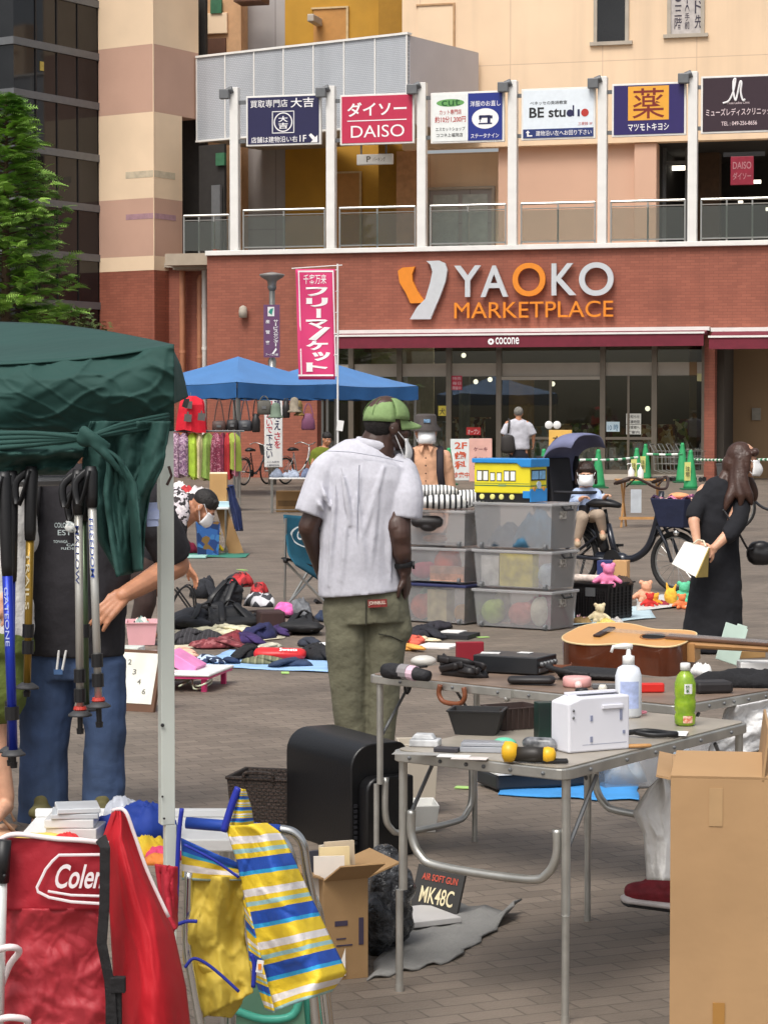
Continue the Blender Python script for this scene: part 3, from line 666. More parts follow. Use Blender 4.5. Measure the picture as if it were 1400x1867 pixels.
for x0,x1 in((578,640),(640,728),(728,818),(818,909),(909,1098),(1098,1192),(1192,1283)):
 u0,u1=bl(FB,x0,750,GV)[0]+.07,bl(FB,x1,750,GV)[0]-.07
 b=MB();b.bx(u0,GV+.03,.14,u1,GV+.045,zb[2]);p_=bpart('door_pane' if x0==909 else 'shop_pane',b,M_glass)
 b=MB();b.bx(u0,GV+.03,zb[1],u1,GV+.045,zb[0]+.5);bpart('transom_pane',b,M_glass)
 b=MB();b.bx(u0,GV+.0,1.75,u1,GV+.08,1.8) if 0 else b.bx(u0,GV+.0,.14,u1,GV+.08,.26);bpart('bottom_rail',b,M_alu)
 if x0 in(909,1098):b=MB();um=(u0+u1)/2;b.bx(um-.03,GV,.26,um+.03,GV+.08,zb[2]);b.bx(u0,GV+.01,1.05,u1,GV+.07,1.12);bpart('door_stile',b,M_alu)
b=MB();b.bx(bl(FB,912,690,GV)[0],GV-.02,zb[2]-.1,bl(FB,1095,690,GV)[0],GV+.05,zb[2]-.01);bpart('door_header',b,M_cut)
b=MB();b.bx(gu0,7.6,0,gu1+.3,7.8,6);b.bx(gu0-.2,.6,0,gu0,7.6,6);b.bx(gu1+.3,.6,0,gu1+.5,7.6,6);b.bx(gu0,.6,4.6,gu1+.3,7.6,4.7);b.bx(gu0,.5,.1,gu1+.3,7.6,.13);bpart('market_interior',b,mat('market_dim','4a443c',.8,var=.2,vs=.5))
for k in range(9):
 b=MB();u=gu0+1.2+k*(gu1-gu0)/9;b.bx(u,2.2,4.5,u+1.1,2.4,4.56);b.bx(u,5,4.5,u+1.1,5.2,4.56);bpart('ceiling_light',b,mat('market_tube','fff2dc',emit=12,var=0))
r=rnd(3)
gm=[patchmat('goods_print_'+k,c,9) for k,c in(('warm',['c8b48a','8c5030','d8d0c0','6a3a28','b09060']),('green',['4c6a38','c8c8a0','8a9a4c','6a3a28']),('white',['d8d4cc','9a948c','c0a080','b0b8c0']))]
for i in range(11):
 b=MB();u=gu0+.8+i*(gu1-gu0-1.2)/11;v=r.uniform(2,5);h=r.uniform(.9,1.6)
 b.bx(u,v,.14,u+r.uniform(.5,1.0),v+.5,h);b.bx(u-.05,v-.02,h,u+.9,v+.52,h+.04);bpart('shelf_unit',b,gm[i%3])
for x,y in((893,692),(867,696),(1270,742),(1007,700),(845,648),(1180,745)):
 b=MB();q=bl(FB,x,y,3);b.ell((q[0],3,q[1]),.07,n=8,m=6);bpart('lamp',b,M_tube)
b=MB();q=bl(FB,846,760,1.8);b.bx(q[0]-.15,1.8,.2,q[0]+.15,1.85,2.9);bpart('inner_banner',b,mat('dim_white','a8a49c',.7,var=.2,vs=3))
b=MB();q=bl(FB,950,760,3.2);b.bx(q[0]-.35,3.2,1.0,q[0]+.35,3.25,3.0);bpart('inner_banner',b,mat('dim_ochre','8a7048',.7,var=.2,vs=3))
b=MB();c_=rect(FB,728,662,790,868,2.4);b.bx(gu0+1.0,2.4,.14,c_[2],2.5,4.4);bpart('inner_wall',b,mat('inner_cream','c2b79e',.8))
def notice(xa,ya,xb,yb,col,label,txt=None,tcol='302c2c',v=GV+.02):
 a=rect(FB,xa,ya,xb,yb,v);b=MB();b.bx(0,-.006,0,a[2]-a[0],0,a[3]-a[1])
 T=obj('notice',b,mat('notice_'+col,col,.6,var=.06,vs=8));T.location=FB@V((a[0],v,a[1]));T.rotation_euler=(0,0,TH);LOC[T.name]=T.location.copy()
 meta(T,label,'notice','notices on the market glass')
 if txt:
  b=MB();n=len(txt)
  for i,t in enumerate(txt):b.text(t,((a[2]-a[0])*.1,-.011,(a[3]-a[1])*(1-(i+.9)/n)),RX,UZ,(a[2]-a[0])*.8,(a[3]-a[1])*.65/n,.004)
  obj('lettering',b,mat('ink_'+tcol,tcol,.6,var=0),T)
notice(823,685,842,711,'d2455a','pink notice at the top left corner of the pane beside the market doors',['特売','毎日','開催中'],'f0d8dc')
notice(799,740,813,758,'d8c44a','small yellow sticker on the pane left of the market doors',['犬'])
notice(850,779,876,793,'b82a2a','red notice low on the pane left of the market doors',['オープン'],'f0e0e0')
notice(1105,769,1129,787,'c8dce6','pale blue notice with bold numerals on the door right of the entrance',['10 時'],'2a6a90')
notice(1141,754,1168,773,'dcdcd4','upper white notice on the pane beside the pale blue one',['お知らせ','営業時間'])
notice(1141,774,1168,792,'d6d6ce','lower white notice on the pane beside the pale blue one',['お客様へ','ご案内'])
notice(1270,681,1283,695,'dcd8a0','small yellow and grey sticker in the top right corner of the last pane',None)
def awn(xa,xb,label,yt,yb,ylow,txt=False,proj=1.1):
 u0,u1=bl(FB,xa,yt,-proj)[0],bl(FB,xb,yt,-proj)[0];z1_=bl(FB,(xa+xb)/2,yt,-.2)[1];zf=bl(FB,(xa+xb)/2,yb,-proj)[1];zl=bl(FB,(xa+xb)/2,ylow,-proj)[1]
 T=thing('awning',label,'awning',FB@V((u0,0,zl)),TH,'maroon awnings over the market front');L=u1-u0
 b=MB();b.prism([(0,-.02,z1_-zl-.08),(0,-.2,z1_-zl-.08),(0,-proj,zf-zl),(0,-proj,0),(0,-proj+.02,0),(0,-proj+.03,zf-zl-.03),(0,-.02,z1_-zl-.2)],(L,0,0));obj('canvas',b,M_maroon,T)
 b=MB();b.bx(-.05,-.3,z1_-zl-.1,L+.05,0,z1_-zl);b.bx(-.02,-proj-.03,zf-zl,L+.02,-proj+.03,zf-zl+.05);obj('edge_rail',b,M_white,T)
 if txt:
  b=MB();q=bl(FB,903,628,-proj);b.text('cocone',(q[0]-u0,-proj-.01,(zf-zl)*.25),RX,UZ,.62,.18,.015);annulus(b,q[0]-u0-.12,(zf-zl)*.48,.03,.085,y=-proj-.01,n=8);obj('lettering',b,M_sw,T)
awn(606,1282,'long maroon awning with white edge over the glass market front',599,611,633,True)
awn(1292,1440,'maroon awning with white edge over the tan passage at right',597,615,636)
b=MB();a=rect(FB,1302,630,1440,868,2.8);b.bx(a[0]-.5,2.8,0,a[2]+1,3.0,5);b.bx(a[0]-.4,.5,0,a[0]-.2,2.8,5);bpart('passage_wall',b,M_tan)
b=MB();b.bx(a[0]-.2,.5,4.35,a[2]+1,2.8,4.5);bpart('passage_soffit',b,M_brown)
b=MB();a=rect(FB,1370,744,1386,766,2.76);b.bx(a[0],2.74,a[1],a[2],2.8,a[3]);bpart('wall_panel',b,mat('faded_grey_panel','8a8478',.6),)
for x,yt,v,m in((333,490,1.35,M_wood),(364,505,1.35,M_wood),(373,480,1.35,M_white)):
 q=bl(FB,x,yt,v);T=thing('drain_pipe','white drain pipe at the brick corner' if m is M_white else('taller copper coloured drain pipe on the left brick wall' if x==333 else 'shorter copper coloured drain pipe next to the white one'),'pipe',FB@V((q[0],v,0)),TH)
 b=MB();b.tube([(0,0,0),(0,0,q[1]-.1),(.02,.04,q[1]),(.1 if x!=373 else .02,.12,q[1]+.03)],.09 if x==333 else .075,10);obj('pipe',b,m,T,smooth=True)
 for k in range(1,5):b=MB();b.tube([(0,0,q[1]*k/5-.04),(0,0,q[1]*k/5+.04)],.1 if x==333 else .085,10);obj('collar',b,m,T)
b=MB();q=bl(FB,443,569,-.15);b.lathe([(.11,0),(.12,.15),(.1,.28),(.03,.33)],(q[0],-.13,q[1]-.15),12);bpart('wall_lamp',b,M_conc,smooth=True)
for x,y in((540,16),(718,9)):
 b=MB();q=bl(FB,x,y,3.2);b.bx(q[0]-.1,4.6,q[1]-.12,q[0]+.1,5.5,q[1]+.1);bpart('camera_box',b,M_conc,bevel=.03)
 # trees
M_bark=mat('bark','5a4536',.9,var=.2,vs=10)
def leafmat(name,c1,c2,rough=.6):
 m=mat(name,c1,rough,var=.2,vs=1.6,col2=c2,spec=.3);return m
def spray(mb,p,d,L,r,wd=.02,n=7):
 """one flat feathery spray: small leaf faces either side of a stem"""
 d=d.normalized();s=d.cross(V((0,0,1)));
 if s.length<.1:s=V((1,0,0))
 s.normalize();q=Matrix.Rotation(r.uniform(-.7,.7),3,d);s=q@s
 for k in range(n):
  t=k/n;o=p+d*(L*t)+V((0,0,-.25*L*t*t));ll=L*.45*(1-.6*t)
  for sg in(-1,1):
   e=o+(s*sg+d*.7).normalized()*ll+V((0,0,-.12*ll));w_=d*wd
   mb.face([o,o+w_,e+w_*.3,e])
r=rnd(11);tb=P(10,800,49);tb.z=0
TR=thing('conifer_tree','bright green feathery conifer in front of the dark glass tower','tree',tb)
b=MB();b.tube([(0,0,0),(.02,0,3),(.05,0,6),(.08,0,8.4)],[.16,.12,.07,.015],10);obj('trunk',b,M_bark,TR)
b=MB();lf=MB();H_=8.5
for i in range(230):
 t=(i+.5)/230;z=2.0+(H_-2.0)*t**.92;a=i*2.4+r.uniform(-.5,.5);Rr=(1.95*(1-t)**.7+.15)*r.uniform(.5,1.1)
 o=V((.01*z,0,z));d=V((cos(a),sin(a),.12));pts=[o+d*(Rr*k/4)+V((0,0,.06*Rr-.2*Rr*(k/4-.45)**2+(.12*Rr if k==4 else 0))) for k in range(5)]
 b.tube(pts,[.022,.017,.012,.008,.004],4)
 for k in range(int(10+13*Rr)):
  u=r.uniform(.2,1.0);j=min(int(u*4),3);q=pts[j].lerp(pts[j+1],u*4-j);sd=d.cross(UZ)*r.choice((-1,1))*r.uniform(.2,1.1)+d*r.uniform(.4,1)+V((0,0,r.uniform(-.25,.35)))
  spray(lf,q,sd,r.uniform(.2,.38),r,.036,6)
obj('limbs',b,M_bark,TR);obj('crown',lf,leafmat('conifer_green','5d8a34','9abf58'),TR)
bb=P(165,800,56);bb.z=0;BU=thing('dark_shrub','dark green shrub tree between the conifer and the red brick','tree',bb)
b=MB();b.tube([(0,0,0),(.05,0,2.2),(0,0,3.2)],[.09,.07,.03],8)
for k in range(7):a=k*.9;b.tube([(0.03,0,2.0+k*.15),(.5*cos(a),.5*sin(a),2.7+k*.2)],[.03,.008],5)
obj('trunk',b,M_bark,BU);lf=MB()
for k in range(800):
 a,e,R_=r.uniform(0,6.28),r.uniform(-1,1),r.uniform(.25,1)**.5
 q=V((.75*R_*cos(a)*sqrt(1-e*e),.75*R_*sin(a)*sqrt(1-e*e),3.15+1.15*R_*e))
 if mnoise.noise(q*2.2)<-.12:continue
 spray(lf,q,V((r.uniform(-1,1),r.uniform(-1,1),r.uniform(-.5,.6))),r.uniform(.12,.22),r,.03,4)
obj('crown',lf,leafmat('shrub_green','3c4f26','5a6a34'),BU)
# tents, banner, lamp
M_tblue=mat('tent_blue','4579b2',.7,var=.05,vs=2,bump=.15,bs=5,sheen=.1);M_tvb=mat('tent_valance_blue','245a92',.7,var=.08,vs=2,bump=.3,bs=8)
def tent(px,py,label,a):
 c=G(px,py);T=thing('pop_up_tent',label,'tent',c,a,'blue pop up tents');s=3.0
 ap=V((s/2,s/2,2.93));cs=[(0,0),(s,0),(s,s),(0,s)];ez,vb=2.36,2.04
 b=MB();n=8
 for i in range(4):
  A,B=V((*cs[i],ez)),V((*cs[(i+1)%4],ez));rows=[]
  for k in range(n+1):
   t=k/n;row=[]
   for j in range(n+1):
    u=j/n;p=(A*(1-u)+B*u)*(1-t)+ap*t;e=sin(pi*u)*(1-t)
    p.z-=.05*e+.03*sin(pi*t);row.append(p)
   rows.append(row)
  b.grid(rows)
 b.uv={}
 obj('roof',b,M_tblue,T,weld=True,smooth=False,auto=35)
 b=MB()
 for i in range(4):
  A,B=V((*cs[i],0)),V((*cs[(i+1)%4],0));nv=V((B.y-A.y,-(B.x-A.x),0)).normalized()
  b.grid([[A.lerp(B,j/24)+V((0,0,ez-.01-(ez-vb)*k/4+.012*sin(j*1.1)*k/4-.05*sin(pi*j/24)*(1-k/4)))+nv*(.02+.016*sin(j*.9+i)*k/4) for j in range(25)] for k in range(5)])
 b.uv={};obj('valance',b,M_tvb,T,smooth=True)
 for x,y in cs:
  b=MB();b.bx(x-.02+(.04 if x==0 else-.04),y-.02+(.04 if y==0 else-.04),0,x+.02+(.04 if x==0 else-.04),y+.02+(.04 if y==0 else-.04),ez-.05);obj('leg',b,M_steel,T)
 b=MB()
 for A,B in((0,1),(1,2),(2,3),(3,0)):
  p,q=V((*cs[A],2.25)),V((*cs[B],2.25));b.tube([p,q+V((0,0,.0))],.015,5)
 b.tube([V((0,0,2.3)),ap-V((0,0,.06)),V((s,s,2.3))],.012,5);obj('truss',b,M_steel,T)
 return T
tent(433,908,'nearer blue pop up tent over the clothes rail',radians(48))
tent(597,897,'farther blue pop up tent behind the pink banner',radians(48))
M_pinkf=mat('banner_pink','d53a74',.7,var=.05,vs=3,bump=.1,bs=8);M_wp=mat('white_plastic','e4e4e2',.4,var=.03)
Zb=35.0;c=P(616,950,Zb);c.z=0;T=thing('banner','tall bright pink flea market banner with white lettering on a white pole','banner',c)
b=MB();zt_=P(616,481,Zb).z;b.tube([(0,0,0),(0,0,zt_)],.014,8);x0=P(539,487,Zb).x-c.x;zc=P(600,487,Zb).z;b.tube([(x0-.06,0,zc-.02),(.07,0,zc+.03)],.008,6);obj('pole',b,M_wp,T)
def wav(x,z):return .025*sin(z*4+x*5)+.02*sin(x*9)
zb0=P(580,692,Zb).z;xl=lambda z:x0+.045*((zc-z)/(zc-zb0));xr=P(611,487,Zb).x-c.x
b=MB();b.grid([[V((xl(zc-(zc-zb0)*k/24)*(1-j/12)+xr*j/12,wav(j/12*.6,zc-(zc-zb0)*k/24),zc-.03-(zc-.03-zb0)*k/24)) for j in range(13)] for k in range(25)]);b.uv={};fl=obj('flag',b,M_pinkf,T,smooth=True,solid=.003)
b=MB();w_=xr-x0
def onflag(mb):
 for p in mb.v:p.y=wav((p.x-x0)/w_*.6,p.z)-.008
b.text('千客万来',(x0+w_*.2,0,zc-.26),RX,UZ,w_*.58,.15,.006)
hh=zc-.3-(zb0+.1);cw=w_*.62;ox=x0+w_*.26
for i,ch in enumerate('フリーマ/ケット'):
 q=V((ox,0,zc-.3-hh*(i+1)/8+.02));ch_=hh/8
 if ch=='ー':b.text(ch,q+V((cw*.62,0,0)),UZ,-RX,ch_*.85,cw*.2,.05)
 elif ch=='/':
  b.face([q+V((cw*.1,0,0)),q+V((cw*.4,0,-.02)),q+V((cw*1.0,0,ch_*1.1)),q+V((cw*.75,0,ch_*1.15))])
 else:b.text(ch,q+(V((cw*.25,0,.0)) if ch=='ッ' else V((0,0,0))),RX,UZ,cw*(.75 if ch=='ッ' else .9),ch_*.85,.045)
onflag(b);obj('lettering',b,M_sw,T)
b=MB()
for(xa,xb,za,zb_) in((.06,.09,0.03,.97),(.93,.96,.03,.97),(.06,.96,.955,.97),(.06,.96,.03,.045)):
 for k in range(16):
  zz=[zb0+(zc-zb0)*(za+(zb_-za)*q/16) for q in(k,k+1)]
  if zb_-za<.1:xs_=[x0+w_*(xa+(xb-xa)*q/16) for q in(k,k+1)];b.face([(xs_[0],0,zz[0] if 0 else zb0+(zc-zb0)*za),(xs_[1],0,zb0+(zc-zb0)*za),(xs_[1],0,zb0+(zc-zb0)*zb_),(xs_[0],0,zb0+(zc-zb0)*zb_)])
  else:b.face([(xl(zz[0])+w_*xa,0,zz[0]),(xl(zz[0])+w_*xb,0,zz[0]),(xl(zz[1])+w_*xb,0,zz[1]),(xl(zz[1])+w_*xa,0,zz[1])])
onflag(b);obj('border',b,M_sw,T)
b=MB()
for k in range(6):z=zc-.05-(zc-zb0)*k/5.3;b.tube([(xr-.02,-.004,z),(.0,-.012,z+.01),(.012,.01,z)],.007,5)
obj('loop',b,M_wp,T)
b=MB();q=P(619,776,Zb);b.box((q.x-c.x+.01,-.03,q.z),(.1,.004,.16),rotm('Y',.15));tg_=obj('tag',b,M_wp,T)
c=P(497,900,55.5);c.z=0;T=thing('street_lamp','grey street lamp with a wide shallow shade and a purple direction plate on its post','street lamp',c)
def lz(y):return P(497,y,55.5).z
b=MB();b.tube([(0,0,0),(0,0,lz(655)),(0,0,lz(655)),(0,0,lz(525))],[.1,.1,.075,.07],12);obj('post',b,M_steel,T,smooth=True)
b=MB();b.lathe([(.06,lz(528)),(.1,lz(520)),(.12,lz(512)),(.26,lz(506)),(.31,lz(502)),(.3,lz(500)),(.1,lz(497)),(.02,lz(496))],n=20);obj('lamp_shade',b,mat('lamp_shade','8d8884',.5,.3),T,smooth=True)
b=MB();b.lathe([(.03,lz(535)),(.1,lz(527)),(.11,lz(522)),(.05,lz(518))],n=14);obj('lamp_bulb_housing',b,M_greyd,T,smooth=True)
b=MB();b.bx(-.2,-.14,lz(652),.19,-.11,lz(556));pl=obj('direction_plate',b,mat('plate_purple','6a4468',.5,var=.05),T)
b=MB();b.bx(-.1,-.15,lz(577),.06,-.141,lz(560));sq=obj('white_square',b,M_wp,T);b=MB();b.face([(-.08,-.155,lz(570)),(.0,-.155,lz(575)),(.04,-.155,lz(562)),(-.04,-.155,lz(564))]);obj('leaf_mark',b,mat('leaf_mark','2f8a7a',.5),T)
b=MB();b.vtext('サービスセンター',(.04,-.15,lz(632)),RX,UZ,.11,lz(583)-lz(632),.012);
for k,ch in enumerate('産管案'):b.text(ch,(-.15,-.15,lz(590+k*19)),RX,UZ,.1,.085,.012)
b.text('アーバン小路',(-.15,-.15,lz(649)),RX,UZ,.3,.06,.006);b.face([(.0,-.15,lz(645)),(.1,-.15,lz(634)),(.12,-.15,lz(638)),(.04,-.15,lz(646))]);obj('lettering',b,M_sw,T)
c=P(499,900,55.0);c.z=0;T=thing('notice_board','white upright notice board with red and black vertical writing tied to the lamp post','notice board',c)
def lz(y):return P(499,y,55.0).z
b=MB();b.bx(-.22,-.02,lz(852),.22,.02,lz(722));obj('board',b,M_wp,T,bevel=.015)
b=MB();b.bx(-.05,.02,lz(845),.05,.12,lz(730));obj('strap',b,M_steel,T)
b=MB();b.vtext('鳩にえ',(.02,-.026,lz(785)),RX,UZ,.15,lz(726)-lz(785),.012);b.vtext('下さい',(-.17,-.026,lz(836)),RX,UZ,.15,lz(792)-lz(836),.012);b.text('ふじみ野市',(-.16,-.026,lz(844)),RX,UZ,.3,.05,.004);b.text('上福岡商店会',(-.16,-.026,lz(850)),RX,UZ,.3,.05,.004);obj('lettering',b,M_sn,T)
b=MB();b.vtext('さを',(.02,-.026,lz(818)),RX,UZ,.15,lz(787)-lz(818),.012);b.vtext('与えないで',(-.17,-.026,lz(790)),RX,UZ,.15,lz(726)-lz(790),.012);obj('lettering',b,mat('notice_red','c43a4a',.5,var=0),T)
# bicycles
M_tyre=mat('tyre_rubber','1d1c1c',.8,var=.1);M_spoke=mat('wheel_steel','b5b5b2',.3,.9,var=0);M_bikeb=mat('dark_frame','22242a',.35,.2,var=.05)
def circ(c,r,n=28,ax='y'):return[V(c)+V((r*cos(2*pi*k/n),0,r*sin(2*pi*k/n))) for k in range(n)]
def wheel(T,x,r,tr=.02):
 b=MB();b.tube(circ((x,0,r),r-tr),tr,8,closed=True);t=obj('tyre',b,M_tyre,T,smooth=True)
 b=MB();b.tube(circ((x,0,r),r-2*tr-.004),.009,6,closed=True)
 for k in range(18):
  a=2*pi*k/18;b.tube([(x,(-1)**k*.03,r),(x+(r-2*tr)*cos(a),0,r+(r-2*tr)*sin(a))],.0022,4)
 b.tube([(x,-.05,r),(x,.05,r)],.018,8);obj('rim',b,M_spoke,T)
def city_bike(px,py,label,rz,frame_m,basket=None,fw=None):
 T=thing('bicycle',label,'bicycle',G(px,py),rz,'bicycles parked behind the stalls');r_=.33
 wheel(T,-.54,r_);wheel(T,.54,r_)
 b=MB();b.tube(smoothpath([(.42,0,.82),(.36,0,.6),(.15,0,.36),(-.08,0,.28)],5),.02,8);b.tube([(-.08,0,.28),(-.22,0,.78)],.016,8);b.tube([(-.08,.04,.28),(-.54,.05,r_)],.01,6);b.tube([(-.08,-.04,.28),(-.54,-.05,r_)],.01,6)
 for s in(-1,1):b.tube([(-.2,.02*s,.68),(-.54,.055*s,r_)],.009,6);b.tube([(.43,.03*s,.7),(.5,.05*s,.45),(.54,.05*s,r_)],.011,6)
 b.tube([(.42,0,.9),(.44,0,.68)],.02,8);b.tube([(-.06,-.08,.28),(-.06,.08,.28)],.02,8);b.lathe([(.09,-.004),(.09,.004)],(-.06,.06,.28),16,rotm('X',pi/2));obj('frame',b,frame_m,T,smooth=True)
 b=MB();b.tube(smoothpath([(.2,-.27,.98),(.38,-.22,1.02),(.42,0,.96),(.38,.22,1.02),(.2,.27,.98)],5),.012,6);b.tube([(.42,0,.96),(.42,0,.88)],.014,6);obj('handlebar',b,M_spoke,T,smooth=True)
 b=MB();b.tube([(-.38,0,.84),(-.28,0,.86),(-.1,0,.85),(-.02,0,.83)],[(.03,.07),(.05,.1),(.035,.05),(.02,.025)],10);obj('saddle',b,M_black,T,smooth=True)
 b=MB();b.tube([(-.54+(r_+.03)*cos(a),0,r_+(r_+.03)*sin(a)) for a in[pi*(.15+k*.09) for k in range(10)]],[(.004,.03)]*10,6);obj('mudguard',b,M_greyd,T)
 if basket:
  b=MB();b.tub((.62,0,.72),(.24,.28),(.3,.36),.24,.012,.006);obj('basket',b,basket,T)
 return T
city_bike(466,884,'bicycle with a dark basket beside the clothes rail under the tents',radians(62),M_bikeb,mat('dark_basket','3a3432',.8))
city_bike(545,882,'bicycle with white tubes behind the small stall table',radians(55),mat('pale_tubes','c9c6c2',.4,.2),None)
T=city_bike(1404,968,'bicycle with a wire basket cut by the right edge behind the woman in black',radians(165),M_bikeb,mat('wire_basket_grey','4c4c4c',.6))
# clothes rail, bags and hats
Zr=40.0;rc=P(300,900,Zr);rc.z=0;Sr=S(Zr)
T=thing('clothes_rail','low metal clothes rail under the nearer tent','clothes rail',rc);rl=146*Sr;rh=P(300,786,Zr).z
b=MB();b.tube([(0,0,rh),(rl,0,rh)],.016,8);obj('rail',b,M_greyd,T)
for x in(.03,rl-.08):
 b=MB();b.tube([(x,0,0),(x,0,rh)],.014,8);b.tube([(x,-.3,.03),(x,.3,.03)],.014,8);obj('leg',b,M_steel,T)
def garment(xa,xb,yb,m,label,yt=789,seed=0):
 q=P((xa+xb)/2,yb,Zr);T_=MB();r=rnd(seed);hw=(xb-xa)/2*Sr*1.6;zt=P(0,yt,Zr).z;zb_=q.z;n=20;rows=[]
 for k in range(9):
  t=k/8;z=zt+(zb_-zt)*t;w_=hw*min(1.0,.3+5*t)*(.8+.25*t);d_=.24*min(1,.35+3*t)
  rows.append([V((q.x+w_*cos(2*pi*j/n)*(1+.3*sin(5*2*pi*j/n+seed+t)),q.y+d_*sin(2*pi*j/n)*(1+.1*sin(5*2*pi*j/n+seed)),z+(.03*sin(2*2*pi*j/n) if k==8 else 0))) for j in range(n)])
 b=T_
 ids=[[b._v(p) for p in rw] for rw in rows]
 for A,B in zip(ids,ids[1:]):
  for j in range(n):b._f((A[j],A[(j+1)%n],B[(j+1)%n],B[j]))
 b._f(ids[0]);b._f(ids[-1][::-1]);hk=V((q.x,q.y,zt))
 o=tagobj('hanging_garment',b,m,label,'clothing','clothes hanging on the rail',auto=28)
 b=MB();b.tube([(0,0,zt-o.location.z-.01),(0,0,zt-o.location.z+.06)],.005,5);obj('hanger',b,M_steel,o)
M_lime=mat('lime_cloth','a3c13c',.85,var=.15,vs=8,bump=.3,bs=25)
garment(312,330,868,patchmat('mauve_print',['8a6a80','a88a9c','6a4a62','c0a8b4'],45),'mauve patterned top at the left end of the rail',seed=1)
garment(329,346,866,patchmat('plum_print',['7a5a78','9a7a90','5a4058','b098a8'],40),'plum patterned blouse beside the mauve one',seed=7)
garment(344,362,868,M_lime,'lime green shirt hanging left of the cream cardigan',seed=2)
garment(360,370,872,mat('cream_cloth','e0cfa8',.85,bump=.3),'cream cardigan hanging between two green shirts',seed=3)
garment(369,389,872,mat('leaf_cloth','7f9a48',.85,var=.2,vs=14,bump=.3),'mid green shirt with olive blotches on the rail',seed=4)
garment(386,403,872,patchmat('maroon_dots',['7a2c44','8e3a52','6a2238','b07a88'],60),'maroon dotted jacket on the rail',seed=5)
garment(374,384,874,mat('moss_cloth','6a7a34',.85,var=.15,bump=.3),'moss green top squeezed between the mid green shirt and the maroon jacket',seed=12)
garment(350,357,872,mat('yellow_green_cloth','b8cc5a',.85,var=.15,bump=.3),'paler yellow green shirt beside the lime one',seed=13)
garment(425,432,866,mat('dusty_rose_cloth','a86a78',.85,var=.15,bump=.3),'dusty rose top by the right end of the rail',seed=14)
garment(402,412,872,patchmat('maroon_dark_dots',['6a2038','842c48','5a1a30'],60),'darker maroon jacket beside the dotted one',seed=8)
garment(411,420,872,mat('red_cloth','a3262c',.85,bump=.3),'thin red top squeezed beside the maroon jackets',seed=6)
garment(418,434,856,mat('olive_lime_cloth','98a846',.85,var=.1,bump=.3),'short lime shirt at the right end of the rail',seed=9)
garment(337,366,786,mat('scarlet_cloth','d0142c',.8,bump=.3),'scarlet cloth hanging high above the rail',yt=722,seed=10)
for x,y,l in((344,738,'small dark grey price card hanging beside the scarlet cloth, upper one'),(343,762,'small dark grey price card clipped below the upper one on the left'),(368,760,'small dark grey price card at the right of the scarlet cloth')):
 b=MB();q=P(x,y,Zr-.3);b.box(q,(.13,.01,.13),rotm('Y',.1));b.box(q+V((0,.004,.085)),(.03,.02,.05));tagobj('price_card',b,mat('card_grey','5a5654',.7),l,'price card','price cards at the rail')
def handbag(x,y,w_,h_,m,label,sh,name='handbag',Z=43.0,top=727,cat='bag'):
 q=P(x,y,Z);s=S(Z);c=V((q.x,q.y,q.z));zt=P(x,top,Z).z;W_,H_=w_*s,h_*s
 T=thing(name,label,cat,c,0,'bags hanging from the tent frame');b=MB()
 b.tube([(0,0,0),(0,0,H_*.1),(0,0,H_*.6),(0,0,H_*.95),(0,0,H_)],[(W_*.42,.05),(W_*.5,.08),(W_*(.5 if sh!='round' else .45),.08),(W_*(.46 if sh=='box' else .25),.05),(W_*.2,.02)],16);obj('body',b,m,T,smooth=True,disp=.01,ds=.06)
 b=MB()
 for k in(-1,1):b.tube(smoothpath([(W_*.35*k,-.02,H_*.85),(W_*.2*k,-.01,H_+(zt-c.z-H_)*.6),(0.01*k,0,zt-c.z)],4),.012,5)
 obj('strap',b,m,T)
 if sh=='box':b=MB();b.box((0,-.085,H_*.5),(W_*.3,.01,H_*.2));obj('pocket',b,M_greyd,T)
M_bagk=mat('black_leather','221f20',.5,var=.2,vs=8);M_bagb=mat('brown_leather','4a3530',.55,var=.2,vs=8)
handbag(400,787,26,20,M_bagb,'brown handbag at the left of the row under the tent edge','box')
handbag(424,787,22,22,M_bagk,'black handbag second in the row under the tent edge','box')
handbag(447,786,25,20,mat('slate_leather','3a3c42',.5),'slate grey handbag in the row under the tent edge','box')
handbag(467,788,16,34,M_bagk,'tall black shoulder bag right of the slate handbag','soft')
handbag(562,784,26,30,mat('purple_pack','7a4866',.7,var=.15),'purple backpack hanging at the right end of the tent frame','round',top=735)
handbag(522,762,14,32,M_bagk,'black crumpled bag beside the green hat','soft')
handbag(482,756,26,26,mat('grey_felt','5c5a54',.85),'square grey felt bag with its top against the tent edge','box',top=722)
def hat(x,y,w_,m,label,Z=43.0):
 q=P(x,y,Z);W_=w_*S(Z);b=MB();b.lathe([(W_*.5,0),(W_*.52,.02),(W_*.34,.05),(W_*.3,.2),(W_*.2,.27),(.01,.29)],q,16)
 tagobj('hat',b,m,label,'hat','hats hanging under the tent',smooth=True)
hat(503,762,30,mat('felt_green','6a7a6a',.85,var=.1),'grey green felt hat hanging over the white notice board')
hat(537,752,28,mat('straw_grey','8a8070',.85,var=.2,vs=12),'grey straw hat hanging left of the purple backpack')
hat(546,758,20,mat('black_gold_cap','2a2420',.6,col2='8a7030',vs=9),'black and gold cap hanging beside the straw hat')
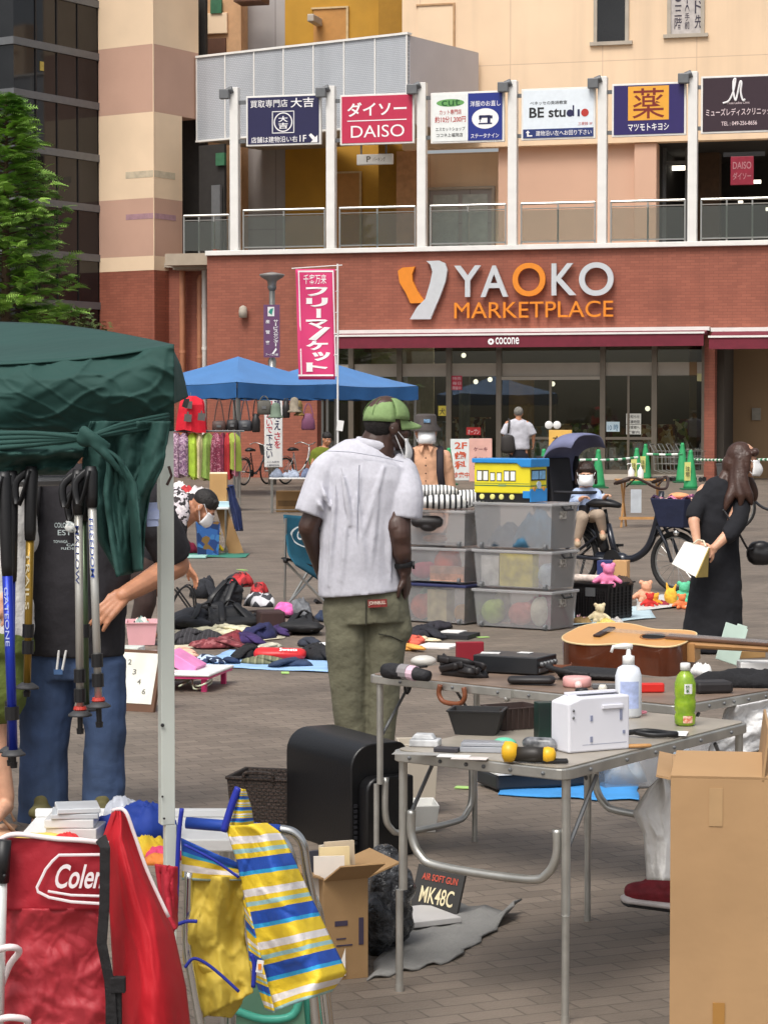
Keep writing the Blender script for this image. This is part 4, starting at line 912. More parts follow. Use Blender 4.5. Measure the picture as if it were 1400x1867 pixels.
# stall tables at the back
M_card=mat('cardboard','b08a58',.85,var=.06,vs=5,bump=.08,bs=60);M_cardd=mat('cardboard_brown','8f6f48',.85,var=.08,vs=5)
def tube_table(px0,px1,py,top_y,label,depth_,topm,legm=M_steel,name='folding_table',rz=0.0,th=.025):
 a,c_=G(px0,py),G(px1,py);Z=a.y;h=P(px0,top_y,Z).z;L=c_.x-a.x
 T=thing(name,label,'table',a,rz);b=MB();b.bx(-.02,-.01,h-th,L+.02,depth_,h);obj('tabletop',b,topm,T,bevel=.005)
 for x,y in((0.02,.02),(L-.02,.02),(.02,depth_-.04),(L-.02,depth_-.04)):b=MB();b.tube([(x,y,0),(x,y,h-th)],.013,8);obj('leg',b,legm,T)
 b=MB();b.tube([(.02,.02,.05),(.02,depth_-.04,.05)],.01,6);b.tube([(L-.02,.02,.05),(L-.02,depth_-.04,.05)],.01,6);b.tube([(.02,.03,.06),(L-.02,.03,.06)],.008,6);obj('crossbar',b,legm,T)
 return T,h,L
T,h,L=tube_table(493,577,936,871,'small white topped stall table with folded jeans behind the man',.5,M_wp)
for k,(x,w_,m,l) in enumerate(((505,26,mat('denim_grey','7c8494',.9,var=.2,vs=10,bump=.4),'grey blue folded jeans on the left of the small stall table'),(532,30,mat('denim_pale','97a0b0',.9,var=.2,vs=10,bump=.4),'pale blue folded jeans in the middle of the small stall table'),(562,30,mat('denim_mid','66708a',.9,var=.2,vs=10,bump=.4),'mid blue folded jeans on the right of the small stall table'))):
 q=P(x,871,T.location.y+.25);b=MB();crumple(b,(q.x,q.y,h),w_*S(38)/1.9,.2,.15,20+k);tagobj('folded_jeans',b,m,l,'clothing','folded jeans on the small table',smooth=True)
q=G(503,934);s=S(q.y);b=MB();b.bx(q.x,q.y+.1,0,q.x+44*s,q.y+.45,38*s);o=tagobj('cardboard_box',b,M_cardd,'flat cardboard box stored under the small stall table','box',bevel=.006)
b=MB();b.bx(-22*s+.03,-.177,.1,22*s-.03,-.1755,.2);obj('printed_band',b,mat('box_print','6a5030',.8),o)
q=G(548,930);b=MB();crumple(b,(q.x+.22,q.y+.3,0),.3,.2,.28,5);tagobj('navy_cloth',b,mat('navy_cloth','26304c',.9,bump=.4),'dark navy cloth bundle under the small stall table beside the box','clothing',smooth=True)
T,h,L=tube_table(305,415,1010,925,'low stall table heaped with folded clothes at left behind the bending man',.75,M_wp)
Zt=T.location.y;r=rnd(5)
heaps=[(316,.1,'e4d0cc','pale pink cloth heap at the left of the goods table',.24),(334,.2,'e8e4e0','white cloth heap on the goods table',.26),(341,.45,'b8383c','red garment folded on the goods table',.33),(352,.1,'2a2628','black top folded in the middle of the goods table',.24),(362,.5,'ded8d8','white printed shirt behind the black top',.34),(372,.15,'34343c','charcoal garment at the right of the heap',.18),(384,.3,'a8c4d0','pale blue cloth at the right end of the goods table',.12),(330,.6,'f0ece8','white towel at the back of the goods table',.36)]
for k,(x,dv,cl,l,hh) in enumerate(heaps):
 q=P(x,900,Zt+dv);b=MB();crumple(b,(q.x,q.y,h),.2,.19,hh*.8,60+k);tagobj('folded_garment',b,mat('heap_'+cl,cl,.9,var=.2,vs=12,bump=.4),l,'clothing','clothes heaped on the goods table',smooth=True)
q=P(398,921,Zt+.1);s=S(Zt);b=MB();b.box((q.x,q.y+.1,q.z+.18),(.21,.14,.38),rotm('X',-.15));o=tagobj('cardboard_box',b,M_card,'upright cardboard box on the right end of the goods table','box',bevel=.005)
b=MB();b.tube([(-.105,0,.385),(.105,0,.385)],.03,8);obj('rolled_flap',b,mat('cream_flap','dccdb0',.8),o)
q=P(409,924,Zt);b=MB();b.box((q.x,q.y+.08,h+.035),(.14,.12,.07));tagobj('paper_pack',b,mat('pale_blue_pack','bfe0ea',.5),'pale blue paper pack on the corner of the goods table','packet',bevel=.004)
a,c_=P(418,935,Zt-.1),P(443,1010,Zt+.05);b=MB();b.prism([P(397,930,Zt+.3),P(415,928,Zt+.1),P(445,1008,Zt-.25),P(420,1010,Zt-.1)],V((-.02,.02,.01)));tagobj('leaning_board',b,M_cardd,'brown cardboard panel leaning against the right end of the goods table','cardboard')
b=MB();pxsheet(b,[(884,415),(920,418),(965,428)],[(890,424),(930,440),(968,444)],lambda u,v:Zt-.12-.1*sin(pi*u),10,8,.04,3);b.uv={};tagobj('navy_bag',b,mat('navy_nylon','1f2c58',.6,var=.2,bump=.3),'navy blue folded bag hanging on the leaning cardboard panel','bag',smooth=True,solid=.06)
q=G(380,1013);b=MB();b.M=Matrix.Translation(q)@Matrix.Rotation(.15,4,'Z');b.tub((0,.05,0),(.24,.16),(.28,.18),.4,.008);tagobj('shopping_bag',b,patchmat('blue_bag_print',['1f3a74','2c5a9a','18305c','7a5a2c','3a70a8'],14),'blue printed shopping bag standing in front of the goods table','bag')
M_ysoft=mat('plush_yellow','ecc932',.9,var=.1,bump=.4)
q=G(394,1010);b=MB();b.ell(q+V((0,-.1,.08)),(.06,.06,.08));b.ell(q+V((0,-.11,.2)),(.065,.06,.06));b.ell(q+V((-.05,-.11,.25)),.02);b.ell(q+V((.05,-.11,.25)),.02);b.cap(q+V((-.05,-.12,.1)),q+V((-.09,-.16,.06)),.022,.02);b.cap(q+V((.05,-.12,.1)),q+V((.09,-.16,.06)),.022,.02);tagobj('plush_toy',b,M_ysoft,'small yellow plush toy sitting against the blue shopping bag','toy',remesh=.008,sm=2)
q=G(341,1010);b=MB();crumple(b,q+V((0,0,0)),.14,.12,.17,77);tagobj('wine_cloth',b,mat('wine_cloth','7a1838',.9,bump=.4),'wine red cloth bundle on the ground by the goods table','clothing',smooth=True)
q=G(380,1016);b=MB();b.grid([[q+V((-.55+1.0*j/10,-.12+.8*k/4,.006+.006*sin(j*1.3+k))) for j in range(11)] for k in range(5)]);b.uv={};tagobj('ground_sheet',b,mat('teal_sheet','2f7a68',.6,var=.1),'teal ground sheet under the goods table','sheet',solid=.004)
q=G(338,1018);b=MB();b.bx(q.x-.2,q.y-.1,.006,q.x+.25,q.y+.15,.035);tagobj('flat_case',b,mat('aqua_plastic','9cc8c0',.4),'flat aqua plastic case on the edge of the teal sheet','case',bevel=.006)
# camp chair (teal)
M_teal=mat('teal_canvas','12546a',.8,var=.15,vs=5,bump=.2,bs=30)
q=G(517,1103);Zc=q.y;T=thing('camp_chair','teal canvas folding camp chair with crossed pale legs on the paving','chair',q)
def cq(x,y,d=0.0):return P(x,y,Zc+d)-q
b=MB();pxsheet(b,[(938,518),(1010,526),(1030,540)],[(944,585),(1010,596),(1070,602)],lambda u,v:Zc+.05+.5*u-.15*v,10,10,.02,8);b.v=[p-q for p in b.v];b.uv={};obj('canvas_back',b,M_teal,T,smooth=True,solid=.008)
b=MB();o=cq(536,975,.1);b.M=Matrix.Translation(o)@Matrix.Rotation(.55,4,'Z')@Matrix.Rotation(.12,4,'Y');b.text('Coleman',(.02,-.02,-.04),RX,UZ,.3,.09,.02);annulus(b,.17,0,.095,.105,y=-.02,sx=2.1);obj('lettering',b,mat('chair_logo','d8e0e0',.6,var=0),T)
for pts in([cq(521,945),cq(519,1103)],[cq(521,1024),cq(594,1100,.05)],[cq(588,1030,.4),cq(523,1103,.02)],[cq(575,1020,.5),cq(530,1095,.5)],[cq(600,1000,.55),cq(598,1098,.55)]):
 b=MB();b.tube(pts,.011,8);obj('leg',b,M_steel,T)
b=MB();b.tube([cq(518,1018,-.03),cq(560,1030,.2),cq(600,1040,.4)],[(.012,.04)]*3,6);b.ell(cq(521,1022,-.02),.025);obj('armrest',b,M_black,T)
b=MB();b.tube([cq(575,1095,.1),cq(590,1105,.2)],.02,6);b.box(cq(594,1075,.3),(.05,.05,.2));obj('foot',b,M_black,T)
# cones, bars, boards, carts at the market
M_cone=mat('cone_green','2f9a5e',.6,var=.08);M_strip=stripemat('green_white_bar',[(0,'e6ebe4'),(.5,'3a8a5c')],.3,0)
def cone(px,py,label,plate=True,h=.9):
 T=thing('traffic_cone',label,'cone',G(px,py),0,'green cones by the market');b=MB();b.lathe([(.17,.03),(.155,.1),(.075,h-.2),(.05,h-.08),(.05,h-.07),(.055,h-.05),(.03,h)],n=16);obj('body',b,M_cone,T,smooth=True)
 b=MB();b.bx(-.22,-.22,0,.22,.22,.035);obj('base',b,mat('cone_base','1f5a3c',.7),T,bevel=.01)
 if plate:
  b=MB();b.box((-.09,-.16,.42),(.14,.015,.42),rotm('X',.12));pp=obj('placard',b,mat('placard_yellow','e0e08a',.6),T);b=MB();b.vtext('注意',(-.14,-.185,.3),RX,UZ,.1,.24,.01);obj('lettering',b,mat('placard_ink','4a4a30',.6,var=0),T)
cone(1258,893,'large green cone with a yellow placard at the right end of the barrier');cone(1176,876,'green cone with a yellow placard behind the wooden table',h=.95);cone(1160,884,'green cone left of the taller one behind the wooden table');cone(1243,880,'green cone half hidden behind the large one',False,1.0);cone(991,888,'green cone just right of the toy tram box');cone(1090,890,'green cone behind the child seat hood',False);cone(818,884,'green cone behind the man in the bucket hat',False)
def bar(p0,p1,label):
 d=p1-p0;L=d.length;T=MB();T.tube([(0,0,0),(L/2,0,-.015),(L,0,0)],.028,8);o=tagobj('barrier_bar',T,M_strip,label,'bar','striped bars between the cones',origin=False);o.location=p0;o.rotation_euler=d.to_track_quat('X','Z').to_euler()
bar(P(1095,839,51),P(1162,834,52),'striped bar between the hood of the child seat and the first cones');bar(P(1178,828,55),P(1244,828,55),'striped bar between the middle cones and the far right cones');bar(P(1258,838,52),P(1400,838,46),'long striped bar running behind the woman in black');bar(P(990,838,51),P(1088,838,51.5),'striped bar behind the child seat hood')
def board(px,py,w_,ytop,col,label,tilt=-.12,name='sign_board',txt=(),tcol='b8342c'):
 c=G(px,py);s=S(c.y);h=P(px,ytop,c.y).z;T=thing(name,label,'sign',c,0,'sign boards by the market doors');W_=w_*s
 R_=rotm('X',tilt);b=MB();b.box(R_@V((0,0,h/2)),(W_,.04,h),R_);obj('board',b,mat('board_'+col,col,.6,var=.08,vs=3),T,bevel=.008)
 b=MB();b.box(V((0,.25,h/2)),(W_*.9,.03,h),rotm('X',-tilt));obj('back_leg',b,M_greyd,T)
 b=MB()
 for t,x,z,ww,hh_,bo in txt:b.M=R_.to_4x4();b.text(t,(-W_/2+x*W_,-.026,z*h),RX,UZ,ww*W_,hh_*h,bo)
 if txt:obj('lettering',b,mat('board_ink_'+tcol,tcol,.6,var=0),T)
 return T,W_,h
board(840,876,38,800,'d5dad8','white dentist sign board with large orange red characters',txt=(('2F',.2,.76,.6,.16,.02),('歯',.2,.5,.55,.2,.03),('科',.2,.27,.55,.2,.03),('診療中',.1,.06,.8,.14,.02)),tcol='c8502c')
board(876,878,42,799,'d3a397','pale pink poster board beside the dentist sign',txt=(('ケーキ',.2,.7,.6,.1,.02),('ポイント',.15,.45,.7,.13,.03),('2倍デー',.2,.28,.6,.1,.02)),tcol='7a4a50')
T,w2,h2=board(1021,893,42,784,'e3b45a','tall amber yellow sign stand beside the child seat hood',-.02,txt=(('本日',.15,.78,.7,.12,.03),('おすすめ',.12,.62,.75,.08,.02),('入口',.2,.3,.6,.14,.03)),tcol='3a2c22')
b=MB();b.box((0,-.03,h2*.5),(w2*.7,.012,h2*.12));obj('white_label',b,M_wp,T)
c=P(1007,885,56);c.z=0;T=thing('sanitizer_stand','thin stand with two white ovals before the market doors','stand',c);b=MB();b.tube([(0,0,0),(0,0,1.3)],.025,8);b.lathe([(.2,0),(.2,.03)],n=16);obj('post',b,M_greyd,T)
for k in(-1,1):b=MB();b.lathe([(.09,-.01),(.1,0),(.09,.01)],(.1*k,-.03,P(1007,775,56).z),16,rotm('X',pi/2),1.0);obj('oval_plate',b,M_wp,T,smooth=True)
def cart(px,py,label):
 T=thing('shopping_cart',label,'cart',G(px,py),radians(-20),'shopping carts by the glass');b=MB()
 for s in(-.22,.22):b.tube([(-.4,s,.95),(-.3,s,.78),(-.28,s,.3),(.25,s,.12),(-.35,s,.12)],.013,6)
 b.tube([(-.4,-.22,.95),(-.4,.22,.95)],.015,6);obj('frame',b,M_steel,T)
 b=MB()
 for z,e in((.78,.3),(.62,.27),(.46,.24)):
  b.tube([(-.28,-.22,z),(e,-.2,z),(e,.2,z),(-.28,.22,z)],.007,5)
 for k in range(7):x=-.28+k*.09;b.tube([(x,-.22,.78),(x,-.2,.44),(x,.2,.44),(x,.22,.78)],.004,4)
 obj('basket',b,M_steel,T)
 for x,s in((-.35,-.22),(-.35,.22),(.25,-.22),(.25,.22)):b=MB();b.tube([(x,s-.015,.06),(x,s+.015,.06)],.06,10);obj('wheel',b,M_tyre,T)
for x,l in((1215,'leftmost shopping cart of the nested row by the glass'),(1230,'second shopping cart of the nested row, next to the leftmost one'),(1245,'third shopping cart of the nested row by the glass'),(1262,'shopping cart nearest the brick pier')):cart(x,878,l)
M_pine=mat('pine_wood','b98a55',.6,var=.12,vs=8)
a=G(1128,962);s=S(a.y);h=P(1128,874,a.y).z;T=thing('wooden_table','small folding wooden table with crossed legs behind the electric bicycle','table',a);L=82*s
b=MB()
for k in range(5):b.bx(-.03,-.02+k*.09,h-.02,L+.02,.06+k*.09,h)
obj('tabletop',b,M_pine,T)
for x in(.03,L-.12):
 b=MB();b.tube([(x,0,0),(x+.1,.42,h-.02)],.016,4);obj('leg',b,M_pine,T);b=MB();b.tube([(x+.12,.42,0),(x-.0,.02,h-.02)],.016,4);obj('leg',b,M_pine,T)
b=MB();b.bx(.0,.0,.12,L,.025,.16);obj('stretcher',b,M_pine,T)
for k,x in enumerate((1150,1167)):
 q=P(x,872,a.y+.2);T=thing('pump_bottle',('left' if k==0 else 'right')+' white pump bottle of the pair on the wooden table','bottle',(q.x,q.y,h),0,'pump bottles on the wooden table')
 b=MB();b.lathe([(.045,0),(.048,.02),(.048,.12),(.02,.16),(.016,.18)],n=14);obj('body',b,M_wp,T,smooth=True);b=MB();b.tube([(0,0,.18),(0,0,.23),(-.05,0,.23),(-.06,0,.215)],.009,6);obj('pump',b,M_wp,T)
b=MB();q=P(1160,935,a.y-.02);b.bx(q.x-.09,q.y,q.z,q.x+.07,q.y+.008,q.z+.35);tagobj('paper_notice',b,mat('notice_film','b8bec4',.5),'pale sheet hanging from the front of the wooden table','notice')
# people
M_skin_d=mat('skin_dark','463028',.45,var=.2,vs=14,sub=.05);M_skin=mat('skin_light','d2a184',.5,var=.08,vs=25,sub=.08);M_skin_t=mat('skin_tan','b98263',.5,var=.1,vs=25,sub=.08)
M_eyew=mat('eye_white','d8d4cc',.2,var=0);M_eyed=mat('eye_dark','17110e',.15,var=0);M_mask=mat('mask_white','eeeeee',.8,var=.03,bump=.1,bs=80)
def hmat(face,up=(0,0,1)):
 f=V(face).normalized();r=f.cross(V(up)).normalized();u=r.cross(f);return Matrix((r,f,u)).transposed()
def head(mb,o,R,k=1.0):
 A=lambda x,y,z:V(o)+R@(V((x,y,z))*k)
 mb.ell(A(0,-.012,.135),tuple(c*k for c in(.077,.095,.098)),R);mb.ell(A(0,.022,.075),tuple(c*k for c in(.06,.07,.075)),R)
 mb.ell(A(0,.058,.022),tuple(c*k for c in(.03,.028,.024)),R);mb.cap(A(0,.088,.108),A(0,.106,.074),.009*k,.015*k);mb.cap(A(-.036,.078,.124),A(.036,.078,.124),.013*k,.013*k)
 for s in(-1,1):
  mb.ell(A(.079*s,-.008,.093),(.011*k,.022*k,.033*k),R@rotm('Z',-.35*s));mb.ell(A(.04*s,.058,.075),.026*k);mb.cap(A(.05*s,-.0,.06),A(.018*s,.06,.024),.022*k,.02*k)
 mb.cap(A(-.02,.083,.048),A(.02,.083,.048),.0085*k,.0085*k);mb.cap(A(-.015,.081,.037),A(.015,.081,.037),.0085*k,.0085*k)
 mb.cap(A(0,-.02,.06),A(0,-.035,-.09),.057*k,.062*k)
def eyes(T,o,R,k=1.0):
 A=lambda x,y,z:V(o)+R@(V((x,y,z))*k)
 for s in(-1,1):
  b=MB();b.ell(A(.031*s,.082,.106),(.013*k,.008*k,.007*k),R);e=obj('eye',b,M_eyew,T,w=True,smooth=True);b=MB();b.ell(A(.031*s,.088,.106),(.006*k,.004*k,.006*k),R);
  b.v=[p-LOC[T.name] for p in b.v];obj('iris',b,M_eyed,e,smooth=True)
  b=MB();b.cap(A(.014*s,.09,.128),A(.05*s,.08,.13),.005*k,.003*k);obj('eyebrow',b,M_hairk,T,w=True)
def mask(T,o,R,k=1.0,low=0.0):
 A=lambda x,y,z:V(o)+R@(V((x,y,z-low))*k);b=MB();rows=[]
 for i in range(9):
  t=i/8;z=-.0+.098*t;row=[]
  for j in range(13):
   a=-1.15+2.3*j/12;rr=.078+.03*sin(pi*min(1,t*1.0+.12))*cos(a);row.append(A((.068+.004*sin(pi*t))*sin(a),.03+rr*cos(a)*(.86),z))
  rows.append(row)
 b.grid(rows);b.uv={};m_=obj('face_mask',b,M_mask,T,w=True,smooth=True,solid=.003)
 b=MB()
 for s in(-1,1):
  b.tube([A(.068*s,.058,.085),A(.083*s,.0,.12+low*.3),A(.084*s,-.02,.095+low),A(.066*s,.058,.012)],.0022*max(k,1),5)
 b.v=[p-LOC[T.name] for p in b.v];obj('ear_loop',b,M_mask,m_);return m_
M_hairk=mat('hair_black','1b1715',.55,var=.3,vs=40,bump=.5,bs=120)
def hand(mb,w,d,n,sgn=1,curl=.5,k=1.0,spread=.0):
 """palm, four bent fingers of different lengths and a thumb from the side of the palm"""
 w,d,n=V(w),V(d).normalized(),V(n);n=(n-d*n.dot(d)).normalized();t=d.cross(n)*sgn
 for i,(o,L) in enumerate(((1.5,.07),(.5,.079),(-.5,.073),(-1.5,.057))):
  base=w+(d*(.088-.004*abs(o-.3))+t*(.0195*o))*k;mb.cap(w+t*(.013*o*k),base,.0165*k,.0125*k,10)
  a1,a2,a3=curl*.55,curl*1.2,curl*1.7;p=base;dd=(d+t*spread*o).normalized()
  for q,(a,f,r0,r1) in enumerate(((a1,.45,.0105,.0095),(a2,.32,.0095,.0088),(a3,.25,.0088,.0075))):
   e=p+(dd*cos(a)+n*sin(a))*(L*f*k);mb.cap(p,e,r0*k,r1*k,8);p=e
 p=w+(d*.025+t*.024)*k;e=p+(d*.6+t*.75+n*.25).normalized()*(.042*k);mb.cap(p,e,.016*k,.012*k,10);f=e+(d*.9+t*.3+n*.4*curl).normalized()*(.034*k);mb.cap(e,f,.0115*k,.009*k,8)
def limb(mb,pts,rr,n=12):
 for a,b_,ra,rb in zip(pts,pts[1:],rr,rr[1:]):mb.cap(a,b_,ra,rb,n)
def torso(mb,secs,up0=(1,0,0),n=20):
 """secs: [(point, half width, half depth)]"""
 mb.tube([p for p,a,b_ in secs],[(a,b_) for p,a,b_ in secs],n,up0=up0)
def shoe(T,toe,heel,m,h=.08,w_=.045):
 b=MB();toe,heel=V(toe),V(heel);b.cap(heel+V((0,0,.045)),toe+V((0,0,.03)),(.04,w_),(.028,w_));b.cap(heel+V((0,0,.05)),heel.lerp(toe,.3)+V((0,0,h)),.042,.04);s_=obj('shoe',b,m,T,w=True,remesh=.007,sm=2)
 return s_
Z=10.2;q=lambda x,y,d=0.0:P(x,y,Z+d)
g0=G(668,760+FPX*CAMH/Z);T=thing('person','person in a pale linen shirt, green cap and olive trousers seen from behind','person',g0)
R=hmat((.88,.45,-.06));ho=q(704,820)
M_hair_s=mat('hair_cropped','17110f',.8,var=.2,vs=60,bump=.4,bs=200)
b=MB();head(b,ho,R,1.04);b.cap(q(686,800),q(676,850),.066,.085)
torso(b,[(q(672,822),.12,.08),(q(668,850),.16,.09),(q(660,950),.15,.11),(q(660,1060),.155,.11),(q(665,1110),.16,.11)])
limb(b,[q(612,852),q(562,962,-.03),q(592,1052,.17)],[.06,.047,.034]);hand(b,q(594,1056,.18),q(620,1090,.22)-q(594,1056,.18),(1,.2,0),1,.5)
limb(b,[q(724,858),q(729,975,-.1),q(737,1040,-.06)],[.06,.05,.034]);limb(b,[q(722,960,-.09),q(733,1010,-.09)],[.052,.045]);hand(b,q(738,1044,-.06),q(743,1090,-.02)-q(738,1044,-.06),(-1,.35,0),-1,.45,1.05)
for x0,x1,x2,x3 in((632,634,652,640),(703,694,684,690)):limb(b,[q(x0,1100),q(x1,1250,.0),q(x2,1405,.03)],[.09,.06,.04]);b.cap(q(x2,1415,.05),q(x3,1425,.16),.035,.03)
obj('body',b,M_skin_d,T,w=True,remesh=.006,sm=2)
eyes(T,ho,R,1.04)
b=MB();A=lambda x,y,z:ho+R@V((x,y,z));b.ell(A(0,-.03,.125),(.081,.083,.085),R);obj('hair',b,M_hair_s,T,w=True,smooth=True)
M_capg=mat('cap_green','7d9762',.85,var=.1,vs=10,bump=.2,bs=60)
b=MB();rows=[]
for i in range(10):
 a=pi/2*i/9;rows.append([A(.0905*cos(a*.97)*cos(2*pi*j/28),-.008+.108*cos(a*.97)*sin(2*pi*j/28),.138+.098*sin(a)**.9-(.014*(1-i/9) if sin(2*pi*j/28)<0 else 0)) for j in range(29)])
b.grid(rows);b.uv={};cp=obj('cap',b,M_capg,T,w=True,smooth=True,solid=.004,weld=True)
b=MB();b.grid([[A(.078*sin(a),-.008+(.1+.078*t*max(0,cos(a))**.6)*cos(a),.142-.022*t-.03*abs(sin(a))*t) for a in[-1.25+2.5*j/14 for j in range(15)]] for t in[i/5 for i in range(6)]]);b.uv={};b.v=[p-LOC[T.name] for p in b.v];obj('brim',b,M_capg,cp,smooth=True,solid=.005)
b=MB();b.ell(A(0,-.008,.236),(.008,.008,.005),R)
for a in range(6):b.tube([A(.0915*cos(t)*cos(a*pi/3),-.008+.109*cos(t)*sin(a*pi/3),.139+.0985*sin(t)**.9) for t in[.1+k*.18 for k in range(9)]],.0012,4)
b.v=[p-LOC[T.name] for p in b.v];obj('cap_seam',b,mat('cap_seam','6a8850',.85),cp)
mask(T,ho,R,1.04,.045)
M_linen=mat('linen_shirt','c2c2cb',.9,var=.05,vs=60,bump=.1,bs=320)
b=MB();torso(b,[(q(680,812),.075,.068),(q(676,821),.125,.09),(q(669,838),.19,.11),(q(665,870),.205,.13),(q(660,930),.195,.14),(q(655,1000),.182,.147),(q(654,1050),.188,.148),(q(657,1082),.192,.15)],up0=(1,-.15,0))
sleeve(b,[q(618,832),q(594,858),q(577,900,-.02),q(563,938,-.03)],[.05,.074,.073,.07]);sleeve(b,[q(712,838),q(732,862),q(741,905,-.05),q(738,944,-.06)],[.05,.074,.076,.075])
for x0,y0,x1,y1 in((612,880,600,1070),(632,940,622,1078),(650,900,668,1060),(690,870,676,1040),(706,930,712,1060),(622,850,640,960),(700,850,655,1000)):b.tube([q(x0+(x1-x0)*t,y0+(y1-y0)*t,-.138*sqrt(max(.02,1-((x0+(x1-x0)*t-659)/79)**2))-.004) for t in(0,.25,.5,.75,1)],[.004,.013,.015,.013,.006],8)
for x0,y0,x1,y1 in((585,880,600,925),(575,905,592,935),(735,880,722,925),(750,890,735,935)):b.tube([q(x0,y0,-.085),q((x0+x1)/2,(y0+y1)/2,-.1),q(x1,y1,-.09)],[.005,.011,.006],8)
sh_=obj('shirt',b,M_linen,T,w=True,remesh=.007,sm=3,disp=.012,ds=.16)
b=MB();c_=q(684,806);b.tube([c_+V((.083*cos(a),.07*sin(a),.018*cos(a+2.6)+.012*sin(a)-.01)) for a in[2*pi*k/20 for k in range(20)]],[(.021,.008)]*20,8,closed=True,up0=(0,0,1));b.v=[p-LOC[T.name] for p in b.v];obj('collar',b,M_linen,sh_,smooth=True)
b=MB()
for pts in([(596,822),(640,824),(690,832),(735,842)],):b.tube([q(x,y,-.128+.05*abs(x-660)/80*abs(x-660)/80) for x,y in pts],.002,4)
b.tube([q(655,848,-.148),q(652,930,-.152),q(650,985,-.157)],[.003,.0035,.001],4);b.v=[p-LOC[T.name] for p in b.v];obj('yoke_seam',b,mat('seam_grey','aeb0bc',.9),sh_)
M_olive=mat('olive_trousers','686653',.9,var=.14,vs=9,bump=.35,bs=30)
b=MB();torso(b,[(q(664,1062),.165,.115),(q(666,1100),.195,.13),(q(668,1135),.195,.13)],up0=(1,-.15,0))
sleeve(b,[q(632,1110),q(634,1180),q(636,1270),q(648,1412,.02)],[.1,.097,.08,.062]);sleeve(b,[q(703,1110),q(702,1180),q(697,1270),q(688,1412,.02)],[.1,.094,.074,.06])
b.cap(q(722,1090,-.02),q(728,1150,-.02),.055,.06)
tr=obj('trousers',b,M_olive,T,w=True,remesh=.008,sm=3,disp=.016,ds=.13)
b=MB()
for pts in([(690,1156,-.108),(712,1160,-.1),(735,1170,-.06)],[(667,1095,-.133),(667,1140,-.137)]):b.tube([q(*p) for p in pts],.003,5)
b.v=[p-LOC[T.name] for p in b.v];obj('seam',b,mat('dark_olive','35342a',.9),tr)
b=MB();lo_=q(671,1108,-.148);b.M=Matrix.Translation(lo_-LOC[T.name])@Matrix.Rotation(-.06,4,'Y')@Matrix.Rotation(-.12,4,'Z');b.bx(0,0,0,.085,.008,.034);pt_=obj('label_patch',b,mat('patch_red','7a2420',.7,var=.3,vs=60),tr);b2=MB(b.M);b2.text('JOHNBULL',(.004,-.002,.008),RX,UZ,.076,.02,.02);obj('lettering',b2,mat('patch_cream','d8c8b8',.7,var=0),tr)
b=MB();wq=q(736,1030,-.065);b.tube([wq+V((.041*cos(a),.041*sin(a),.006*cos(a))) for a in[2*pi*k/16 for k in range(16)]],[(.012,.004)]*16,8,closed=True,up0=(0,0,1));b.lathe([(.018,-.005),(.018,.006)],wq+V((.043,-.01,0)),12,rotm('Y',pi/2));obj('wristwatch',b,M_black,T,w=True)
for x,x2 in((650,642),(688,692)):shoe(T,V((q(x2,0).x,Z+.2,0)),V((q(x,0).x,Z-.04,0)),M_black)
Z=19.0;q=lambda x,y,d=0.0:P(x,y,Z+d);T=thing('person','person in a tan button shirt, dark bucket hat and white mask','person',(q(775,0).x,Z,0))
R=hmat((.08,-1,-.05));ho=q(776,811)
b=MB();head(b,ho,R,1.0);torso(b,[(q(775,822),.11,.07),(q(775,850),.17,.1),(q(775,900),.15,.1),(q(775,960),.15,.1)]);
for s in(-1,1):limb(b,[q(775+36*s,832),q(775+42*s,885),q(775+40*s,935,-.08)],[.055,.043,.032]);hand(b,q(775+40*s,938,-.09),(0,-.2,-1),(-s,0,0),s,.5);limb(b,[q(775+18*s,950),q(775+18*s,1035),q(775+18*s,1105)],[.08,.055,.04]);b.cap(q(775+18*s,1113),q(775+19*s,1117,-.14),.035,.03)
obj('body',b,M_skin,T,w=True,remesh=.008,sm=1);eyes(T,ho,R);mask(T,ho,R,1.13,-.012)
A=lambda x,y,z:ho+R@V((x,y,z))
b=MB();b.ell(A(0,-.02,.14),(.083,.095,.09),R);obj('hair',b,M_hairk,T,w=True,smooth=True)
b=MB();b.lathe([(.13,-.045),(.132,-.04),(.092,.01),(.088,.075),(.078,.09),(.02,.094)],A(0,0,.165),20,R,1.08);ht=obj('bucket_hat',b,mat('hat_charcoal','4a4442',.85,var=.2,vs=14),T,w=True,smooth=True)
b=MB();b.text('LOS',A(.03,.1,.2),-RX,UZ,-.0,.0) if 0 else b.box(A(0,.1,.205),(.055,.006,.028),R);b.v=[p-LOC[T.name] for p in b.v];obj('patch',b,mat('patch_blue','3a5a80',.8,col2='8ab0d0',vs=60),ht)
M_tanshirt=mat('tan_shirt','cf9f7f',.9,var=.08,vs=10,bump=.3,bs=30)
b=MB();torso(b,[(q(775,812),.07,.065),(q(775,822),.14,.09),(q(775,838),.172,.11),(q(775,880),.17,.125),(q(775,950),.185,.13),(q(775,972),.185,.13)])
for s in(-1,1):sleeve(b,[q(775+26*s,832),q(775+35*s,842),q(775+42*s,885),q(775+41*s,928,-.07)],[.05,.07,.062,.052])
s_=obj('shirt',b,M_tanshirt,T,w=True,remesh=.012,sm=3,disp=.018,ds=.1)
b=MB();b.prism([q(772,812,-.1),q(762,815,-.09),q(768,826,-.125)],(0,-.01,0));b.prism([q(780,812,-.1),q(790,815,-.09),q(784,826,-.125)],(0,-.01,0));b.v=[p-LOC[T.name] for p in b.v];obj('collar',b,M_tanshirt,s_)
b=MB();[b.ell(q(776,835+14*k,-.14),.007,n=8,m=6) for k in range(5)];b.v=[p-LOC[T.name] for p in b.v];obj('button',b,M_bark,s_)
b=MB()
